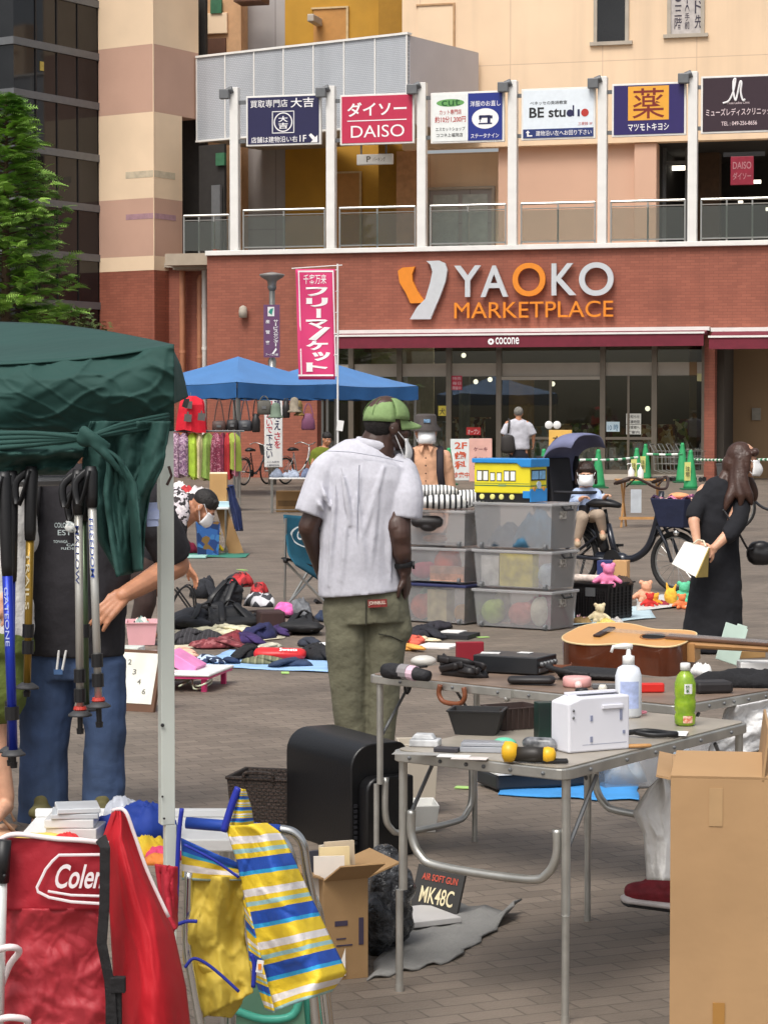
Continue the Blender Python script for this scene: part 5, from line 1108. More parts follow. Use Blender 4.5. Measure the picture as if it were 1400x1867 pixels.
for s in(-1,1):b.tube([q(775+26*s,814,.05),q(775+27*s,822,-.09),q(775+27*s,860,-.135),q(775+33*s,905,-.08),q(775+34*s,920,.06)],[(.03,.008)]*5,6,up0=(1,0,0))
b.cap(q(775,840,.2),q(775,910,.2),(.15,.08),(.16,.09));obj('backpack',b,mat('backpack_dark','262028',.8,var=.2),T,w=True,smooth=True)
b=MB();torso(b,[(q(775,955),.17,.12),(q(775,990),.17,.12)])
for s in(-1,1):sleeve(b,[q(775+18*s,980),q(775+18*s,1035),q(775+18*s,1112)],[.09,.08,.072])
obj('trousers',b,mat('grey_trousers','4c4a4a',.9),T,w=True,remesh=.015,sm=2)
for s in(-1,1):shoe(T,V((q(775+19*s,0).x,Z-.2,0)),V((q(775+18*s,0).x,Z+.02,0)),M_black)
Z=15.9;q=lambda x,y,d=0.0:P(x,y,Z+d);T=thing('person','person with long brown hair in a long black dress holding a bag behind','person',(q(1305,0).x,Z,0))
R=hmat((.97,-.16,-.1));ho=q(1352,868)
b=MB();head(b,ho,R,1.0);b.cap(q(1352,858),q(1322,890),.052,.065)
torso(b,[(q(1318,880),.1,.07),(q(1315,905),.15,.09),(q(1305,970),.12,.09),(q(1300,1050),.14,.1)])
limb(b,[q(1282,895,.02),q(1264,950,-.12),q(1270,988,-.18)],[.048,.04,.027]);hand(b,q(1270,991,-.18),q(1284,1010,-.2)-q(1270,991,-.18),(.2,-1,-.2),-1,.7,.93)
limb(b,[q(1350,900,-.02),q(1332,968,-.18),q(1302,998,-.24)],[.05,.043,.028]);hand(b,q(1300,1000,-.24),q(1283,1012,-.22)-q(1300,1000,-.24),(-.2,.9,-.4),1,.8,.93)
for s in(-1,1):limb(b,[q(1300+20*s,1050),q(1298+18*s,1120),q(1296+18*s,1180)],[.075,.05,.037]);b.cap(q(1296+18*s,1184),q(1306+18*s,1188,.12),.03,.025)
obj('body',b,M_skin,T,w=True,remesh=.006,sm=2);eyes(T,ho,R,1.0);mask(T,ho,R,1.13,-.01)
M_dress=mat('black_dress','14151b',.9,var=.15,vs=5,bump=.25,bs=20)
b=MB();torso(b,[(q(1326,878),.085,.07),(q(1318,890),.13,.09),(q(1314,905),.165,.105),(q(1308,950),.155,.12),(q(1308,1000),.15,.12),(q(1305,1060),.18,.14),(q(1300,1130),.205,.16),(q(1295,1178),.215,.17),(q(1294,1188),.21,.165)])
sleeve(b,[q(1298,892,.02),q(1282,908,0),q(1268,932,-.07),q(1263,948,-.1)],[.05,.068,.06,.055]);sleeve(b,[q(1335,892,-.02),q(1350,910,-.04),q(1346,945,-.13),q(1330,972,-.19),q(1320,978,-.2)],[.05,.072,.068,.062,.055])
obj('dress',b,M_dress,T,w=True,remesh=.01,sm=3,disp=.02,ds=.12)
M_hairb=mat('hair_brown','3f271d',.45,var=.12,vs=14,bump=.2,bs=60)
A=lambda x,y,z:ho+R@V((x,y,z));b=MB();b.ell(A(0,-.03,.14),(.092,.1,.1),R);b.cap(A(-.05,.07,.175),A(.05,.07,.175),.03,.03);b.cap(A(.07,.02,.15),A(.082,.025,.04),.032,.026);b.cap(A(-.07,.02,.15),A(-.082,.025,.04),.032,.026)
b.tube(smoothpath([A(0,-.03,.17),A(0,-.065,.08),q(1338,862,.02),q(1322,888,.0),q(1309,912,-.04),q(1303,932,-.08)],5),[interp([(0,.06),(5,.085),(10,.085),(15,.07),(20,.045),(25,.008)],k) for k in range(26)],12)
for p_ in([A(.06,-.02,.15),A(.085,-.01,.05),q(1356,885,-.11),q(1366,908,-.12),q(1370,922,-.12)],[A(-.06,-.02,.15),A(-.085,-.01,.05),q(1368,885,.11),q(1374,905,.12),q(1376,915,.12)],[A(.05,-.05,.12),A(.07,-.05,.02),q(1336,890,-.1),q(1326,915,-.13),q(1320,932,-.14)],[A(.07,-.03,.13),A(.085,-.03,.03),q(1346,890,-.12),q(1350,908,-.14),q(1348,926,-.14)],[A(0,-.08,.12),A(0,-.1,.03),q(1316,876,-.02),q(1304,900,-.05),q(1298,922,-.08)]):b.tube(smoothpath(p_,4),[interp([(0,.035),(6,.042),(11,.036),(16,.006)],k) for k in range(17)],10)
obj('hair',b,M_hairb,T,w=True,remesh=.007,sm=3)
BG=thing('paper_bag','white flat bag with tan edges held behind the back of the woman in black','bag',q(1258,1050,-.3));bo=LOC[BG.name]
b=MB();b.prism([q(1247,988,-.24),q(1291,999,-.3),q(1268,1052,-.34),q(1224,1028,-.28)],V((.02,.06,-.0)));obj('bag_body',b,mat('bag_white','e6e4dc',.6,var=.03),BG,w=True)
b=MB();b.prism([q(1291,1000,-.302),q(1289,1052,-.25),q(1268,1053,-.345)],V((.004,.004,0)));b.tube([q(1292,999,-.3),q(1268,1053,-.34)],.006,5);obj('gusset',b,mat('bag_tan','b09a58',.7),BG,w=True)
b=MB();b.tube([q(1262,992,-.26),q(1272,984,-.24),q(1282,986,-.25),q(1286,996,-.3)],.006,5);obj('handle',b,mat('bag_cream','d8d0b8',.7),BG,w=True)
BG=thing('shoulder_bag','black leather shoulder bag at the hip of the woman in black','bag',q(1382,1035,-.05))
b=MB();b.cap(q(1378,1008,-.03),q(1398,1012,-.05),(.09,.07),(.075,.06));b.ell(q(1386,996,-.05),(.07,.05,.04));obj('bag_body',b,mat('bag_black','151416',.4,var=.2),BG,w=True,remesh=.01,sm=2)
b=MB();b.tube(smoothpath([q(1318,930,-.14),q(1345,970,-.2),q(1362,1000,-.13),q(1372,1000,-.08)],4),.008,5);b.ell(q(1318,931,-.14),.012);obj('strap',b,M_black,BG,w=True)
Z=46.0;q=lambda x,y,d=0.0:P(x,y,Z+d);T=thing('person','grey haired person in a pale shirt walking into the market with a dark shoulder bag','person',(q(945,0).x,Z,0))
R=hmat((.15,1,0));ho=q(945,763);b=MB();head(b,ho,R,1.0);torso(b,[(q(944,764),.1,.07),(q(944,772),.19,.1),(q(945,800),.18,.11),(q(945,825),.18,.11)])
limb(b,[q(960,772),q(972,790),q(972,806,.05)],[.055,.042,.03]);hand(b,q(972,807,.05),(0,.3,-1),(-1,0,0),1,.5);limb(b,[q(925,772),q(919,792),q(922,806)],[.055,.042,.03]);hand(b,q(922,807),(0,.2,-1),(1,0,0),-1,.5)
for s in(-1,1):limb(b,[q(945+9*s,825),q(945+10*s,862,.1*s),q(945+10*s,897)],[.09,.06,.045]);b.cap(q(945+10*s,903),q(945+10*s,904,.16),.04,.035)
obj('body',b,M_skin_t,T,w=True,remesh=.012,sm=1);eyes(T,ho,R)
b=MB();b.ell(ho+R@V((0,-.02,.14)),(.095,.105,.1),R);obj('hair',b,mat('hair_grey','77746e',.8,var=.3,vs=40),T,w=True,smooth=True)
b=MB();torso(b,[(q(944,763),.08,.06),(q(944,767),.17,.1),(q(944,774),.235,.125),(q(945,800),.22,.14),(q(946,820),.215,.14)]);sleeve(b,[q(957,772),q(964,778),q(971,793)],[.06,.085,.085]);sleeve(b,[q(931,772),q(925,778),q(918,793)],[.06,.085,.085]);obj('shirt',b,mat('pale_grey_shirt','c0c0c8',.9,bump=.3),T,w=True,remesh=.02,sm=3,disp=.02)
b=MB();torso(b,[(q(945,818),.17,.12),(q(945,835),.18,.12)])
for s in(-1,1):limb(b,[q(945+9*s,830),q(945+10*s,862,.1*s),q(945+10*s,898)],[.1,.085,.07])
obj('trousers',b,mat('navy_trousers','20222c',.9),T,w=True,remesh=.02,sm=2)
b=MB();b.cap(q(925,798,-.16),q(926,820,-.16),(.13,.06),(.15,.08));b.tube([q(926,790,-.17),q(928,768,-.12),q(927,764,.02)],.02,6);obj('shoulder_bag',b,mat('bag_charcoal','2c2826',.7),T,w=True,smooth=True)
Z=43.0;q=lambda x,y,d=0.0:P(x,y,Z+d);T=thing('person','person in an olive green shirt sitting in the shade under the tents','person',(q(594,0).x,Z,0));R=hmat((.5,-.8,-.2));ho=q(595,811)
b=MB();head(b,ho,R,1.0);torso(b,[(q(592,815),.1,.07),(q(590,825),.18,.1),(q(588,860),.17,.11),(q(588,880),.18,.12)])
for s in(-1,1):limb(b,[q(590+17*s,824),q(590+20*s,848,-.05),q(592+8*s,858,-.35)],[.055,.042,.03]);hand(b,q(592+8*s,858,-.36),(-.2*s,-1,-.2),(0,0,-1),s,.4);limb(b,[q(588+9*s,880,-.05),q(588+10*s,876,-.45),q(588+10*s,917,-.45)],[.085,.06,.04]);b.cap(q(588+10*s,917,-.47),q(588+10*s,918,-.6),.035,.03)
obj('body',b,M_skin_t,T,w=True,remesh=.012,sm=1);eyes(T,ho,R)
b=MB();b.ell(ho+R@V((0,-.016,.165)),(.088,.104,.085),R);obj('hair',b,M_hairk,T,w=True,smooth=True)
b=MB();torso(b,[(q(592,815),.08,.07),(q(591,819),.17,.1),(q(590,828),.21,.12),(q(588,860),.2,.14),(q(588,880),.2,.14)])
for s in(-1,1):limb(b,[q(590+16*s,826),q(590+20*s,842)],[.08,.075])
obj('shirt',b,mat('olive_shirt','66701f',.9,bump=.3),T,w=True,remesh=.02,sm=3,disp=.02)
b=MB()
for s in(-1,1):limb(b,[q(588+8*s,880,.0),q(588+10*s,877,-.45),q(588+10*s,914,-.45)],[.1,.085,.07])
obj('trousers',b,mat('dark_trousers','2a2a2c',.9),T,w=True,remesh=.02,sm=2)
b=MB();b.bx(q(574,0).x,Z-.22,.42,q(602,0).x,Z+.2,.46)
st=thing('folding_stool','low stool under the seated person in olive green','stool',(q(588,0).x,Z,0));obj('seat',b,M_greyd,st,w=True)
for x in(576,600):
 b=MB();b.tube([(q(x,0).x,Z-.2,0),(q(x,0).x,Z+.18,.42)],.015,6);b.tube([(q(x,0).x,Z+.18,0),(q(x,0).x,Z-.2,.42)],.015,6);obj('leg',b,M_steel,st,w=True)
Z=9.25;q=lambda x,y,d=0.0:P(x,y,Z+d);T=thing('person','person in black T-shirt and blue jeans, hands on hips, behind the green canopy','person',(q(135,0).x,Z,0));R=hmat((-.25,-1,-.1));ho=q(165,838)
b=MB();head(b,ho,R,1.04);torso(b,[(q(165,850),.12,.08),(q(165,890),.2,.11),(q(150,1000),.19,.13),(q(140,1100),.17,.14),(q(138,1180),.14,.1)])
limb(b,[q(78,905),q(22,1015,.1),q(50,1078,-.02)],[.062,.05,.033]);hand(b,q(51,1080,-.02),(1,-.2,-.35),(.1,1,-.4),1,1.1,1.05)
limb(b,[q(258,905),q(322,1030,.1),q(224,1086,-.12)],[.062,.055,.034]);limb(b,[q(300,1042,.06),q(250,1072,-.06)],[.052,.04]);hand(b,q(221,1088,-.125),q(180,1128,-.17)-q(221,1088,-.125),(-.1,.9,-.35),-1,.45,1.1,.12)
for x0,x1,x2 in((92,82,80),(184,191,187)):limb(b,[q(x0,1210),q(x1,1350),q(x2,1480)],[.1,.065,.045]);b.cap(q(x2,1492),q(x2-8,1497,-.16),.038,.032)
obj('body',b,M_skin_t,T,w=True,remesh=.005,sm=2);eyes(T,ho,R,1.04)
b=MB();b.ell(ho+R@V((0,-.02,.155)),(.085,.1,.09),R);obj('hair',b,M_hairk,T,w=True,smooth=True)
M_tee=mat('black_tee','28262a',.95,var=.1,vs=6,bump=.25,bs=25)
b=MB();torso(b,[(q(165,845),.08,.075),(q(165,858),.15,.1),(q(163,885),.225,.125),(q(160,940),.225,.15),(q(150,1000),.215,.175),(q(142,1060),.212,.195),(q(138,1120),.205,.18),(q(137,1180),.207,.16),(q(137,1194),.205,.155)])
sleeve(b,[q(100,890),q(76,915,.01),q(44,990,.06)],[.07,.09,.085]);sleeve(b,[q(240,888),q(266,912,.02),q(300,980,.06),q(316,1016,.1)],[.07,.092,.088,.08])
te=obj('t_shirt',b,M_tee,T,w=True,remesh=.009,sm=4,disp=.018,ds=.12)
b=MB();o_=LOC[T.name]
for(x,y,w_,h_,t) in((100,962,42,9,'COLORADO'),(106,976,46,10,'EST 48'),(98,990,26,5,'TOPANGA'),(122,996,30,5,'CALIF'),(112,1002,34,4,'RIDER')):b.text(t,q(x,y,-.2)-o_,(1,-.05,0),UZ,w_*.0022,h_*.0022,.01)
obj('print',b,mat('print_silver','a8b4b4',.7,var=.3,vs=40),te)
b=MB();b.tube([q(122,950,-.19)-o_,q(136,962,-.2)-o_,q(150,975,-.2)-o_],[.006,.016,.004],6);b.ell(q(130,962,-.2)-o_,(.025,.008,.02));obj('print_wheel',b,mat('print_grey','8a9698',.6,col2='d8d8d4',vs=60),te)
M_jean=mat('denim','32435f',.9,var=.12,vs=5,bump=.15,bs=200,col2='40557a')
b=MB();torso(b,[(q(137,1172),.195,.14),(q(137,1210),.2,.14),(q(138,1235),.195,.135)])
sleeve(b,[q(94,1205),q(88,1270),q(80,1370,.01),q(81,1500,.02)],[.11,.112,.098,.108]);sleeve(b,[q(184,1205),q(188,1270),q(192,1360,-.01),q(187,1492,.0)],[.108,.1,.082,.09])
jn=obj('jeans',b,M_jean,T,w=True,remesh=.008,sm=3,disp=.02,ds=.12)
b=MB();b.tube([q(108,1186,-.17)-o_,q(104,1222,-.165)-o_],.005,5);b.tube([q(121,1186,-.17)-o_,q(114,1222,-.165)-o_],.005,5);cd_=obj('key_cord',b,M_wp,jn)
b=MB();b.box(q(107,1225,-.165)-o_,(.035,.01,.02));obj('cord_tag',b,mat('tag_blue','3f5f8a',.7),jn)
for x in(80,190):shoe(T,q(x-8,1504,-.2)*1+V((0,0,-q(x,1504).z)),q(x,1504)+V((0,0,-q(x,1504).z)),mat('shoe_yellow_grey','5a5430',.8))
b=MB();b.cap(q(78,880,.25),q(95,990,.25),(.14,.09),(.15,.1));b.tube(smoothpath([q(72,900,.1),q(74,870,-.05),q(70,930,-.13),q(66,985,.05)],4),[(.028,.008)]*13,6);obj('backpack',b,mat('pack_black','1c1b1d',.7),T,w=True,smooth=True)
Z=17.0;q=lambda x,y,d=0.0:P(x,y,Z+d);T=thing('person','dark haired person with a mask bending down behind the white tent pole','person',(q(262,0).x,Z,0));R=hmat((.75,-.1,-.75),(.6,0,.8));ho=q(352,944)
b=MB();head(b,ho,R,1.02);b.cap(q(345,925),q(325,930),.055,.07);torso(b,[(q(330,935),.1,.08),(q(315,945),.17,.11),(q(285,975),.16,.12),(q(262,1020),.16,.12)],up0=(0,1,0))
limb(b,[q(322,955,-.15),q(322,1005,-.2),q(342,1032,-.25)],[.055,.045,.032]);hand(b,q(343,1034,-.25),q(362,1062,-.25)-q(343,1034,-.25),(-.6,-.5,-.5),1,.45,1.05,.1);limb(b,[q(310,950,.18),q(300,1010,.1),q(290,1050,-.02)],[.055,.045,.032]);hand(b,q(290,1052,-.02),(-.3,-.1,-1),(0,1,0),1,.6)
for d in(-.11,.11):limb(b,[q(262,1030,d),q(268,1095,d-.05),q(252,1148,d)],[.09,.06,.045]);b.cap(q(252,1156,d),q(280,1158,d-.02),.035,.03)
obj('body',b,M_skin_t,T,w=True,remesh=.007,sm=2);eyes(T,ho,R,1.02);mask(T,ho,R,1.12,-.01)
b=MB();b.ell(ho+R@V((0,-.02,.16)),(.089,.103,.088),R);b.cap(ho+R@V((-.04,.04,.2)),ho+R@V((.04,.04,.2)),.025,.025);obj('hair',b,M_hairk,T,w=True,remesh=.007,sm=1)
b=MB();torso(b,[(q(332,930),.09,.08),(q(318,945),.19,.12),(q(285,975),.2,.14),(q(258,1030),.2,.14)],up0=(0,1,0));limb(b,[q(322,955,-.15),q(322,998,-.2)],[.085,.08]);limb(b,[q(310,950,.18),q(302,995,.12)],[.085,.08]);obj('jacket',b,mat('jacket_black','1f1e22',.9,bump=.3),T,w=True,remesh=.012,sm=3,disp=.02)
b=MB();b.tube([q(318,892,-.1),q(330,905,-.17),q(333,935,-.2),q(326,965,-.2),q(320,980,-.2)],[(.05,.02),(.06,.025),(.06,.025),(.05,.02),(.03,.01)],8,up0=(1,0,0));obj('scarf',b,patchmat('scarf_print',['d8d0d4','2a2628','c8c0c4','3a3436','e4dcdc'],60),T,w=True,smooth=True)
b=MB()
for d in(-.11,.11):limb(b,[q(258,1030,d),q(266,1095,d-.05),q(252,1146,d)],[.12,.085,.07])
obj('trousers',b,mat('brown_trousers','3c2e2a',.9),T,w=True,remesh=.015,sm=2)
Z=9.0;q=lambda x,y,d=0.0:P(x-20,y,Z+d);T=thing('person','person in olive shorts, white top and sandals cut by the left edge','person',(q(0,0).x,Z,0));R=hmat((-.6,.8,0));ho=q(-5,815)
b=MB();head(b,ho,R,.95);torso(b,[(q(-2,830),.1,.07),(q(0,870),.16,.09),(q(2,1000),.13,.1),(q(2,1150),.15,.1)])
for x0,x1,x2,f in((12,8,32,22),(-45,-48,-45,-50)):limb(b,[q(x0,1180),q(x1,1330),q(x2,1455)],[.085,.055,.035]);b.cap(q(x2+0,1470,-.0),q(f-6,1488,-.16),.032,.026)
limb(b,[q(55,880),q(62,1010,.1),q(30,1090,-.1)],[.05,.04,.028]);hand(b,q(29,1092,-.1),(-.6,-.3,-.6),(0,1,0),1,.6);limb(b,[q(-60,880),q(-70,1010),q(-50,1100,-.1)],[.05,.04,.028]);hand(b,q(-50,1102,-.1),(.3,-.3,-.8),(0,1,0),-1,.6)
obj('body',b,M_skin,T,w=True,remesh=.007,sm=2)
b=MB();b.ell(ho+R@V((0,-.03,.12)),(.09,.1,.11),R);b.cap(ho+R@V((0,-.07,.1)),ho+R@V((0,-.09,-.08)),.07,.05);obj('hair',b,M_hairk,T,w=True,remesh=.01,sm=1)
b=MB();torso(b,[(q(-2,840),.08,.07),(q(0,870),.18,.11),(q(4,1000),.155,.12),(q(6,1150),.17,.125),(q(6,1165),.165,.12)]);limb(b,[q(52,885),q(62,985,.08)],[.065,.07]);limb(b,[q(-58,885),q(-68,985)],[.065,.07]);obj('top',b,mat('white_top','cfcdc8',.9,bump=.3),T,w=True,remesh=.012,sm=3,disp=.02)
b=MB();torso(b,[(q(2,1148),.17,.13),(q(2,1190),.18,.14)]);limb(b,[q(14,1190),q(14,1268)],[.12,.125]);limb(b,[q(-40,1190),q(-45,1268)],[.12,.125]);obj('shorts',b,mat('olive_shorts','59662a',.9,var=.2,bump=.3),T,w=True,remesh=.012,sm=2,disp=.02)
for x2,f in((32,22),(-45,-50)):
 b=MB();p0,p1=q(x2+2,1490,.04),q(f-8,1512,-.2);p0.z=p1.z=.015;b.cap(p0,p1,(.012,.042),(.012,.045));b.tube([p0.lerp(p1,.55)+V((-.05,0,.0)),p0.lerp(p1,.6)+V((0,0,.065)),p0.lerp(p1,.55)+V((.05,0,0))],[(.006,.02)]*3,6);b.tube([p0+V((.03,0,.02)),p0+V((0,.03,.07)),p0+V((-.035,0,.02))],.006,5);obj('sandal',b,mat('sandal_tan','c8a080',.7),T,w=True,smooth=True)
 # clear storage boxes, toy tram, cushions
M_clear=glassmat('frosted_box',(252,252,252),.9,.12,.2,(250,251,253));M_lid=glassmat('frosted_lid',(252,252,252),.9,.2,.34,(252,252,253))
K1=G(1006,1152);A1=radians(-35);F1=frame(K1,A1)
K2=K1+Matrix.Rotation(A1,3,'Z')@V((-.81,.03,0));F2=frame(K2,A1)
def cbox(F,z,w_,d_,h,label,lidm=M_lid,bodym=M_clear):
 T=thing('storage_box',label,'storage box',F@V((-w_/2,d_/2,z)),A1,'clear storage boxes in two stacks')
 b=MB();b.tub((0,0,.012),(w_-.07,d_-.07),(w_-.03,d_-.03),h-.035,.004);obj('box_body',b,bodym,T)
 b=MB();b.bx(-w_/2,-d_/2,h-.028,w_/2,d_/2,h-.006);obj('lid',b,lidm,T,bevel=.006)
 b=MB();y=d_/2*.5;b.tube([(w_/2+.0,-.07,h-.03),(w_/2+.02,-.06,h-.06),(w_/2+.02,.06,h-.06),(w_/2,.07,h-.03)],.009,6);obj('handle',b,M_black,T)
 for x in(-w_/2+.08,w_/2-.08):
  b=MB();b.tube([(x-.012,-d_/2+.035,.024),(x+.012,-d_/2+.035,.024)],.024,10);obj('caster',b,M_greyd,T)
 b=MB();b.bx(w_/2-.025,-.06,h-.13,w_/2-.011,.02,h-.07);obj('label_sticker',b,mat('sticker_grey','5a504a',.6,col2='c8c4bc',vs=60),T)
 return z+h
z=0;HR=[]
for h,l in((.31,'bottom clear storage box of the right stack, with soft toys inside'),(.31,'middle clear storage box of the right stack, with a yellow pack inside'),(.37,'top clear storage box of the right stack, with a grey blue bag inside')):HR.append(z);z=cbox(F1,z,.74,.42,h,l)
ZR=z;z=0;HL=[]
M_navlid=mat('navy_lid','2c3158',.4)
for h,l,lm in((.325,'bottom storage box of the left stack with a navy lid',M_navlid),(.29,'middle storage box of the left stack with pink and orange toys',M_lid),(.3,'top and nearly empty storage box of the left stack under the cushions',M_lid)):HL.append(z);z=cbox(F2,z,.66,.47,h,l,lm)
ZL=z
def inside(F,hz,u,v,z,r,col,name,label,shape='ell'):
 r=tuple(k*1.15 for k in r);c=F@V((u,v,hz+.02));b=MB();R_=Matrix.Rotation(A1,3,'Z')
 if shape=='ell':b.ell(c+V((0,0,r[2])),r,R_);b.ell(c+V((r[0]*.4,-r[1]*.3,r[2]*1.6)),tuple(k*.45 for k in r),R_);
 elif shape=='box':b.box(c+V((0,0,r[2])),tuple(2*k for k in r),R_)
 else:crumple(b,c,r[0],r[1],2*r[2],int(u*100)%50,A1)
 tagobj(name,b,mat('in_'+col,col,.8,var=.25,vs=14),label,'toy' if shape!='box' else 'box','things inside the clear boxes',smooth=shape!='box')
for a in((F1,HR[0],-.62,.14,0,(.085,.08,.085),'b9d254','soft_toy','lime green soft toy in the bottom box of the right stack'),(F1,HR[0],-.64,.3,0,(.07,.06,.11),'ded8c0','soft_toy','cream soft toy behind the lime one in the bottom box'),(F1,HR[0],-.36,.13,0,(.09,.08,.08),'e08a80','soft_toy','salmon pink soft toy in the middle of the bottom box'),(F1,HR[0],-.2,.14,0,(.06,.06,.1),'efe3cc','soft_toy','pale cream soft toy right of the salmon one'),(F1,HR[0],-.3,.33,0,(.22,.08,.11),'c8386a','soft_toy','crimson pink soft toy at the back of the bottom box','crumple'),(F1,HR[1],-.62,.12,0,(.07,.03,.1),'e8e4e0','toy_box','white printed box on the left in the middle box','box'),(F1,HR[1],-.36,.1,0,(.13,.04,.11),'e6d23c','toy_pack','yellow pack in the middle box of the right stack','box'),(F1,HR[1],-.48,.3,0,(.1,.06,.1),'d8a090','toy_box','pink box at the back of the middle box','box'),(F1,HR[1],-.14,.15,0,(.06,.06,.08),'c8d4e0','soft_toy','pale blue soft toy at the right in the middle box'),(F1,HR[2],-.52,.16,0,(.16,.1,.07),'46586a','soft_bag','slate blue folded bag in the top box of the right stack','crumple'),(F1,HR[2],-.27,.16,0,(.16,.11,.12),'3c6a86','soft_bag','petrol blue hood shaped bag in the top box','crumple'),(F2,HL[0],-.5,.12,0,(.08,.07,.09),'e8704c','soft_toy','orange soft toy in the navy lidded box'),(F2,HL[0],-.3,.1,0,(.08,.05,.11),'d8c48c','toy_box','tan toy box in the navy lidded box','box'),(F2,HL[0],-.12,.12,0,(.05,.05,.06),'e6a63c','soft_toy','amber toy at the right in the navy lidded box'),(F2,HL[0],-.56,.3,0,(.07,.07,.11),'4ca06a','soft_toy','green toy at the back of the navy lidded box'),(F2,HL[1],-.5,.15,0,(.09,.08,.06),'e0486a','soft_toy','hot pink toy in the middle box of the left stack'),(F2,HL[1],-.3,.2,0,(.1,.09,.11),'d8582c','soft_toy','big orange red toy in the middle box of the left stack'),(F2,HL[1],-.2,.08,0,(.14,.04,.05),'e0a888','toy_box','pale printed strip box in the middle box of the left stack','box'),(F2,HL[2],-.42,.2,0,(.09,.08,.03),'e0a888','soft_toy','peach toy lying in the top box of the left stack')):inside(*a)
tz=ZR;FTm=frame(F1@V((-.24,.06,tz)),A1+radians(2));T=thing('toy_tram_box','yellow toy box shaped like a tram with a blue lid on the right stack','toy box',FTm.translation,A1+radians(2));L,D,H_=.5,.27,.3
b=MB();b.bx(-L,0,.065,0,D,H_);obj('tram_body',b,mat('tram_yellow','e4d52a',.5,var=.04,vs=6,bump=.1,bs=12),T,bevel=.008)
b=MB();b.bx(-L+.01,.01,0,-.005,D-.01,.066);obj('undercarriage',b,M_black,T)
M_tblu=mat('tram_blue','2a8ad0',.4,var=.05)
b=MB();b.prism([(-L-.015,-.015,H_),(-.11,-.015,H_),(-.07,-.015,H_-.03),(.018,-.015,H_-.03),(.018,-.015,H_+.035),(-L-.015,-.015,H_+.035)],(0,D+.03,0));obj('lid',b,M_tblu,T,bevel=.006)
b=MB();b.bx(-.002,.004,.0,.006,D-.004,.1);b.bx(-.06,-.004,.03,0,.0,.085);obj('bumper',b,M_tblu,T)
b=MB()
for x0,x1 in((-.47,-.43),(-.415,-.375),(-.35,-.315),(-.29,-.255),(-.225,-.185),(-.17,-.13)):b.bx(x0,-.003,.165,x1,-.0005,.235 if x1-x0>.037 else .22)
w_=obj('window',b,mat('tram_window','f0f2ee',.3,var=0),T)
b=MB()
for x0,x1 in((-.476,-.424),(-.421,-.369),(-.355,-.31),(-.295,-.25),(-.231,-.179),(-.176,-.124)):b.bx(x0,-.0015,.158,x1,.001,.243 if x1-x0>.047 else .227)
b.bx(.0,.02,.165,.003,D-.02,.25);obj('window_outline',b,mat('tram_black','22262a',.5),T)
b=MB();b.bx(0,.03,.175,.005,D/2-.008,.24);b.bx(0,D/2+.008,.175,.005,D-.03,.24);obj('windscreen',b,mat('tram_screen','7fb4dc',.2,var=.2,vs=30),T)
b=MB();b.bx(-L+.003,-.002,.12,-.003,.001,.128);b.bx(-L+.003,-.002,.14,-.003,.001,.143);b.bx(0,.003,.12,.003,D-.003,.128);obj('green_band',b,mat('tram_green','4a7a4a',.5),T)
b=MB();b.text('TRAM',(-.27,-.004,.122),RX,UZ,.06,.014,.01) if 0 else b.bx(-.28,-.003,.118,-.21,0,.134);obj('plate',b,mat('tram_plate','7a9a6a',.5),T)
M_why=mat('tram_wheel','e8e288',.5)
for x in(-.43,-.335,-.255,-.16):b=MB();b.lathe([(.02,-.012),(.021,.0),(.012,.004)],(x,-.001,.036),14,rotm('X',pi/2));obj('wheel',b,M_why,T)
for y in(.06,D-.06):b=MB();b.lathe([(.018,0),(.016,.012)],(.0,y,.1),12,rotm('Y',pi/2));obj('headlight',b,mat('tram_lamp','c88a3c',.4),T)
b=MB();b.lathe([(.03,0),(.03,.01)],(.0,D/2,.13),14,rotm('Y',pi/2));obj('front_plate',b,mat('tram_silver','b8c8d8',.3),T)
M_zig=stripemat('zigzag_cloth',[(0,'e8e8e6'),(.58,'2a2c30')],.045,0,bump=.2);M_zig2=stripemat('zigzag_cloth_fine',[(0,'ececea'),(.62,'34363a')],.03,0,bump=.2)
def cushion(c,w_,d_,h,m,label,rz,tilt=0):
 b=MB();R_=rotz(rz)@rotm('X',tilt);n=12;rows=[]
 for s in(1,-1):
  b.grid([[R_@V((w_/2*u*(1-.06*abs(v_)),d_/2*v_*(1-.06*abs(u)),s*h/2*((1-u**4)*(1-v_**4))**.5)) for u in[-1+2*j/n for j in range(n+1)]] for v_ in[-1+2*i/n for i in range(n+1)]])
 b.uv={};o=tagobj('cushion',b,m,label,'cushion','striped cushions on the left stack',weld=True,smooth=True,origin=False);o.location=V(c)+V((0,0,h/2));return o
c0=F2@V((-.3,.16,ZL));cushion(c0,.5,.42,.12,M_zig,'lower black and white striped cushion on the left stack',.5);cushion(F2@V((-.12,.3,ZL+.02)),.42,.34,.13,M_zig2,'right black and white striped cushion with finer stripes',-.5);cushion(F2@V((-.38,.1,ZL+.1)),.4,.3,.09,M_zig2,'top striped cushion nearest the man in the white shirt',.2)
b=MB();q=F2@V((-.44,-.03,ZL-.1));b.cap(q,q+V((.16,-.05,.0)),(.05,.06),(.05,.05));b.ell(q+V((.09,-.03,-.04)),(.07,.05,.04));tagobj('black_purse',b,M_bagk,'small black purse hanging over the front of the left stack under the cushions','bag',remesh=.008,sm=2)
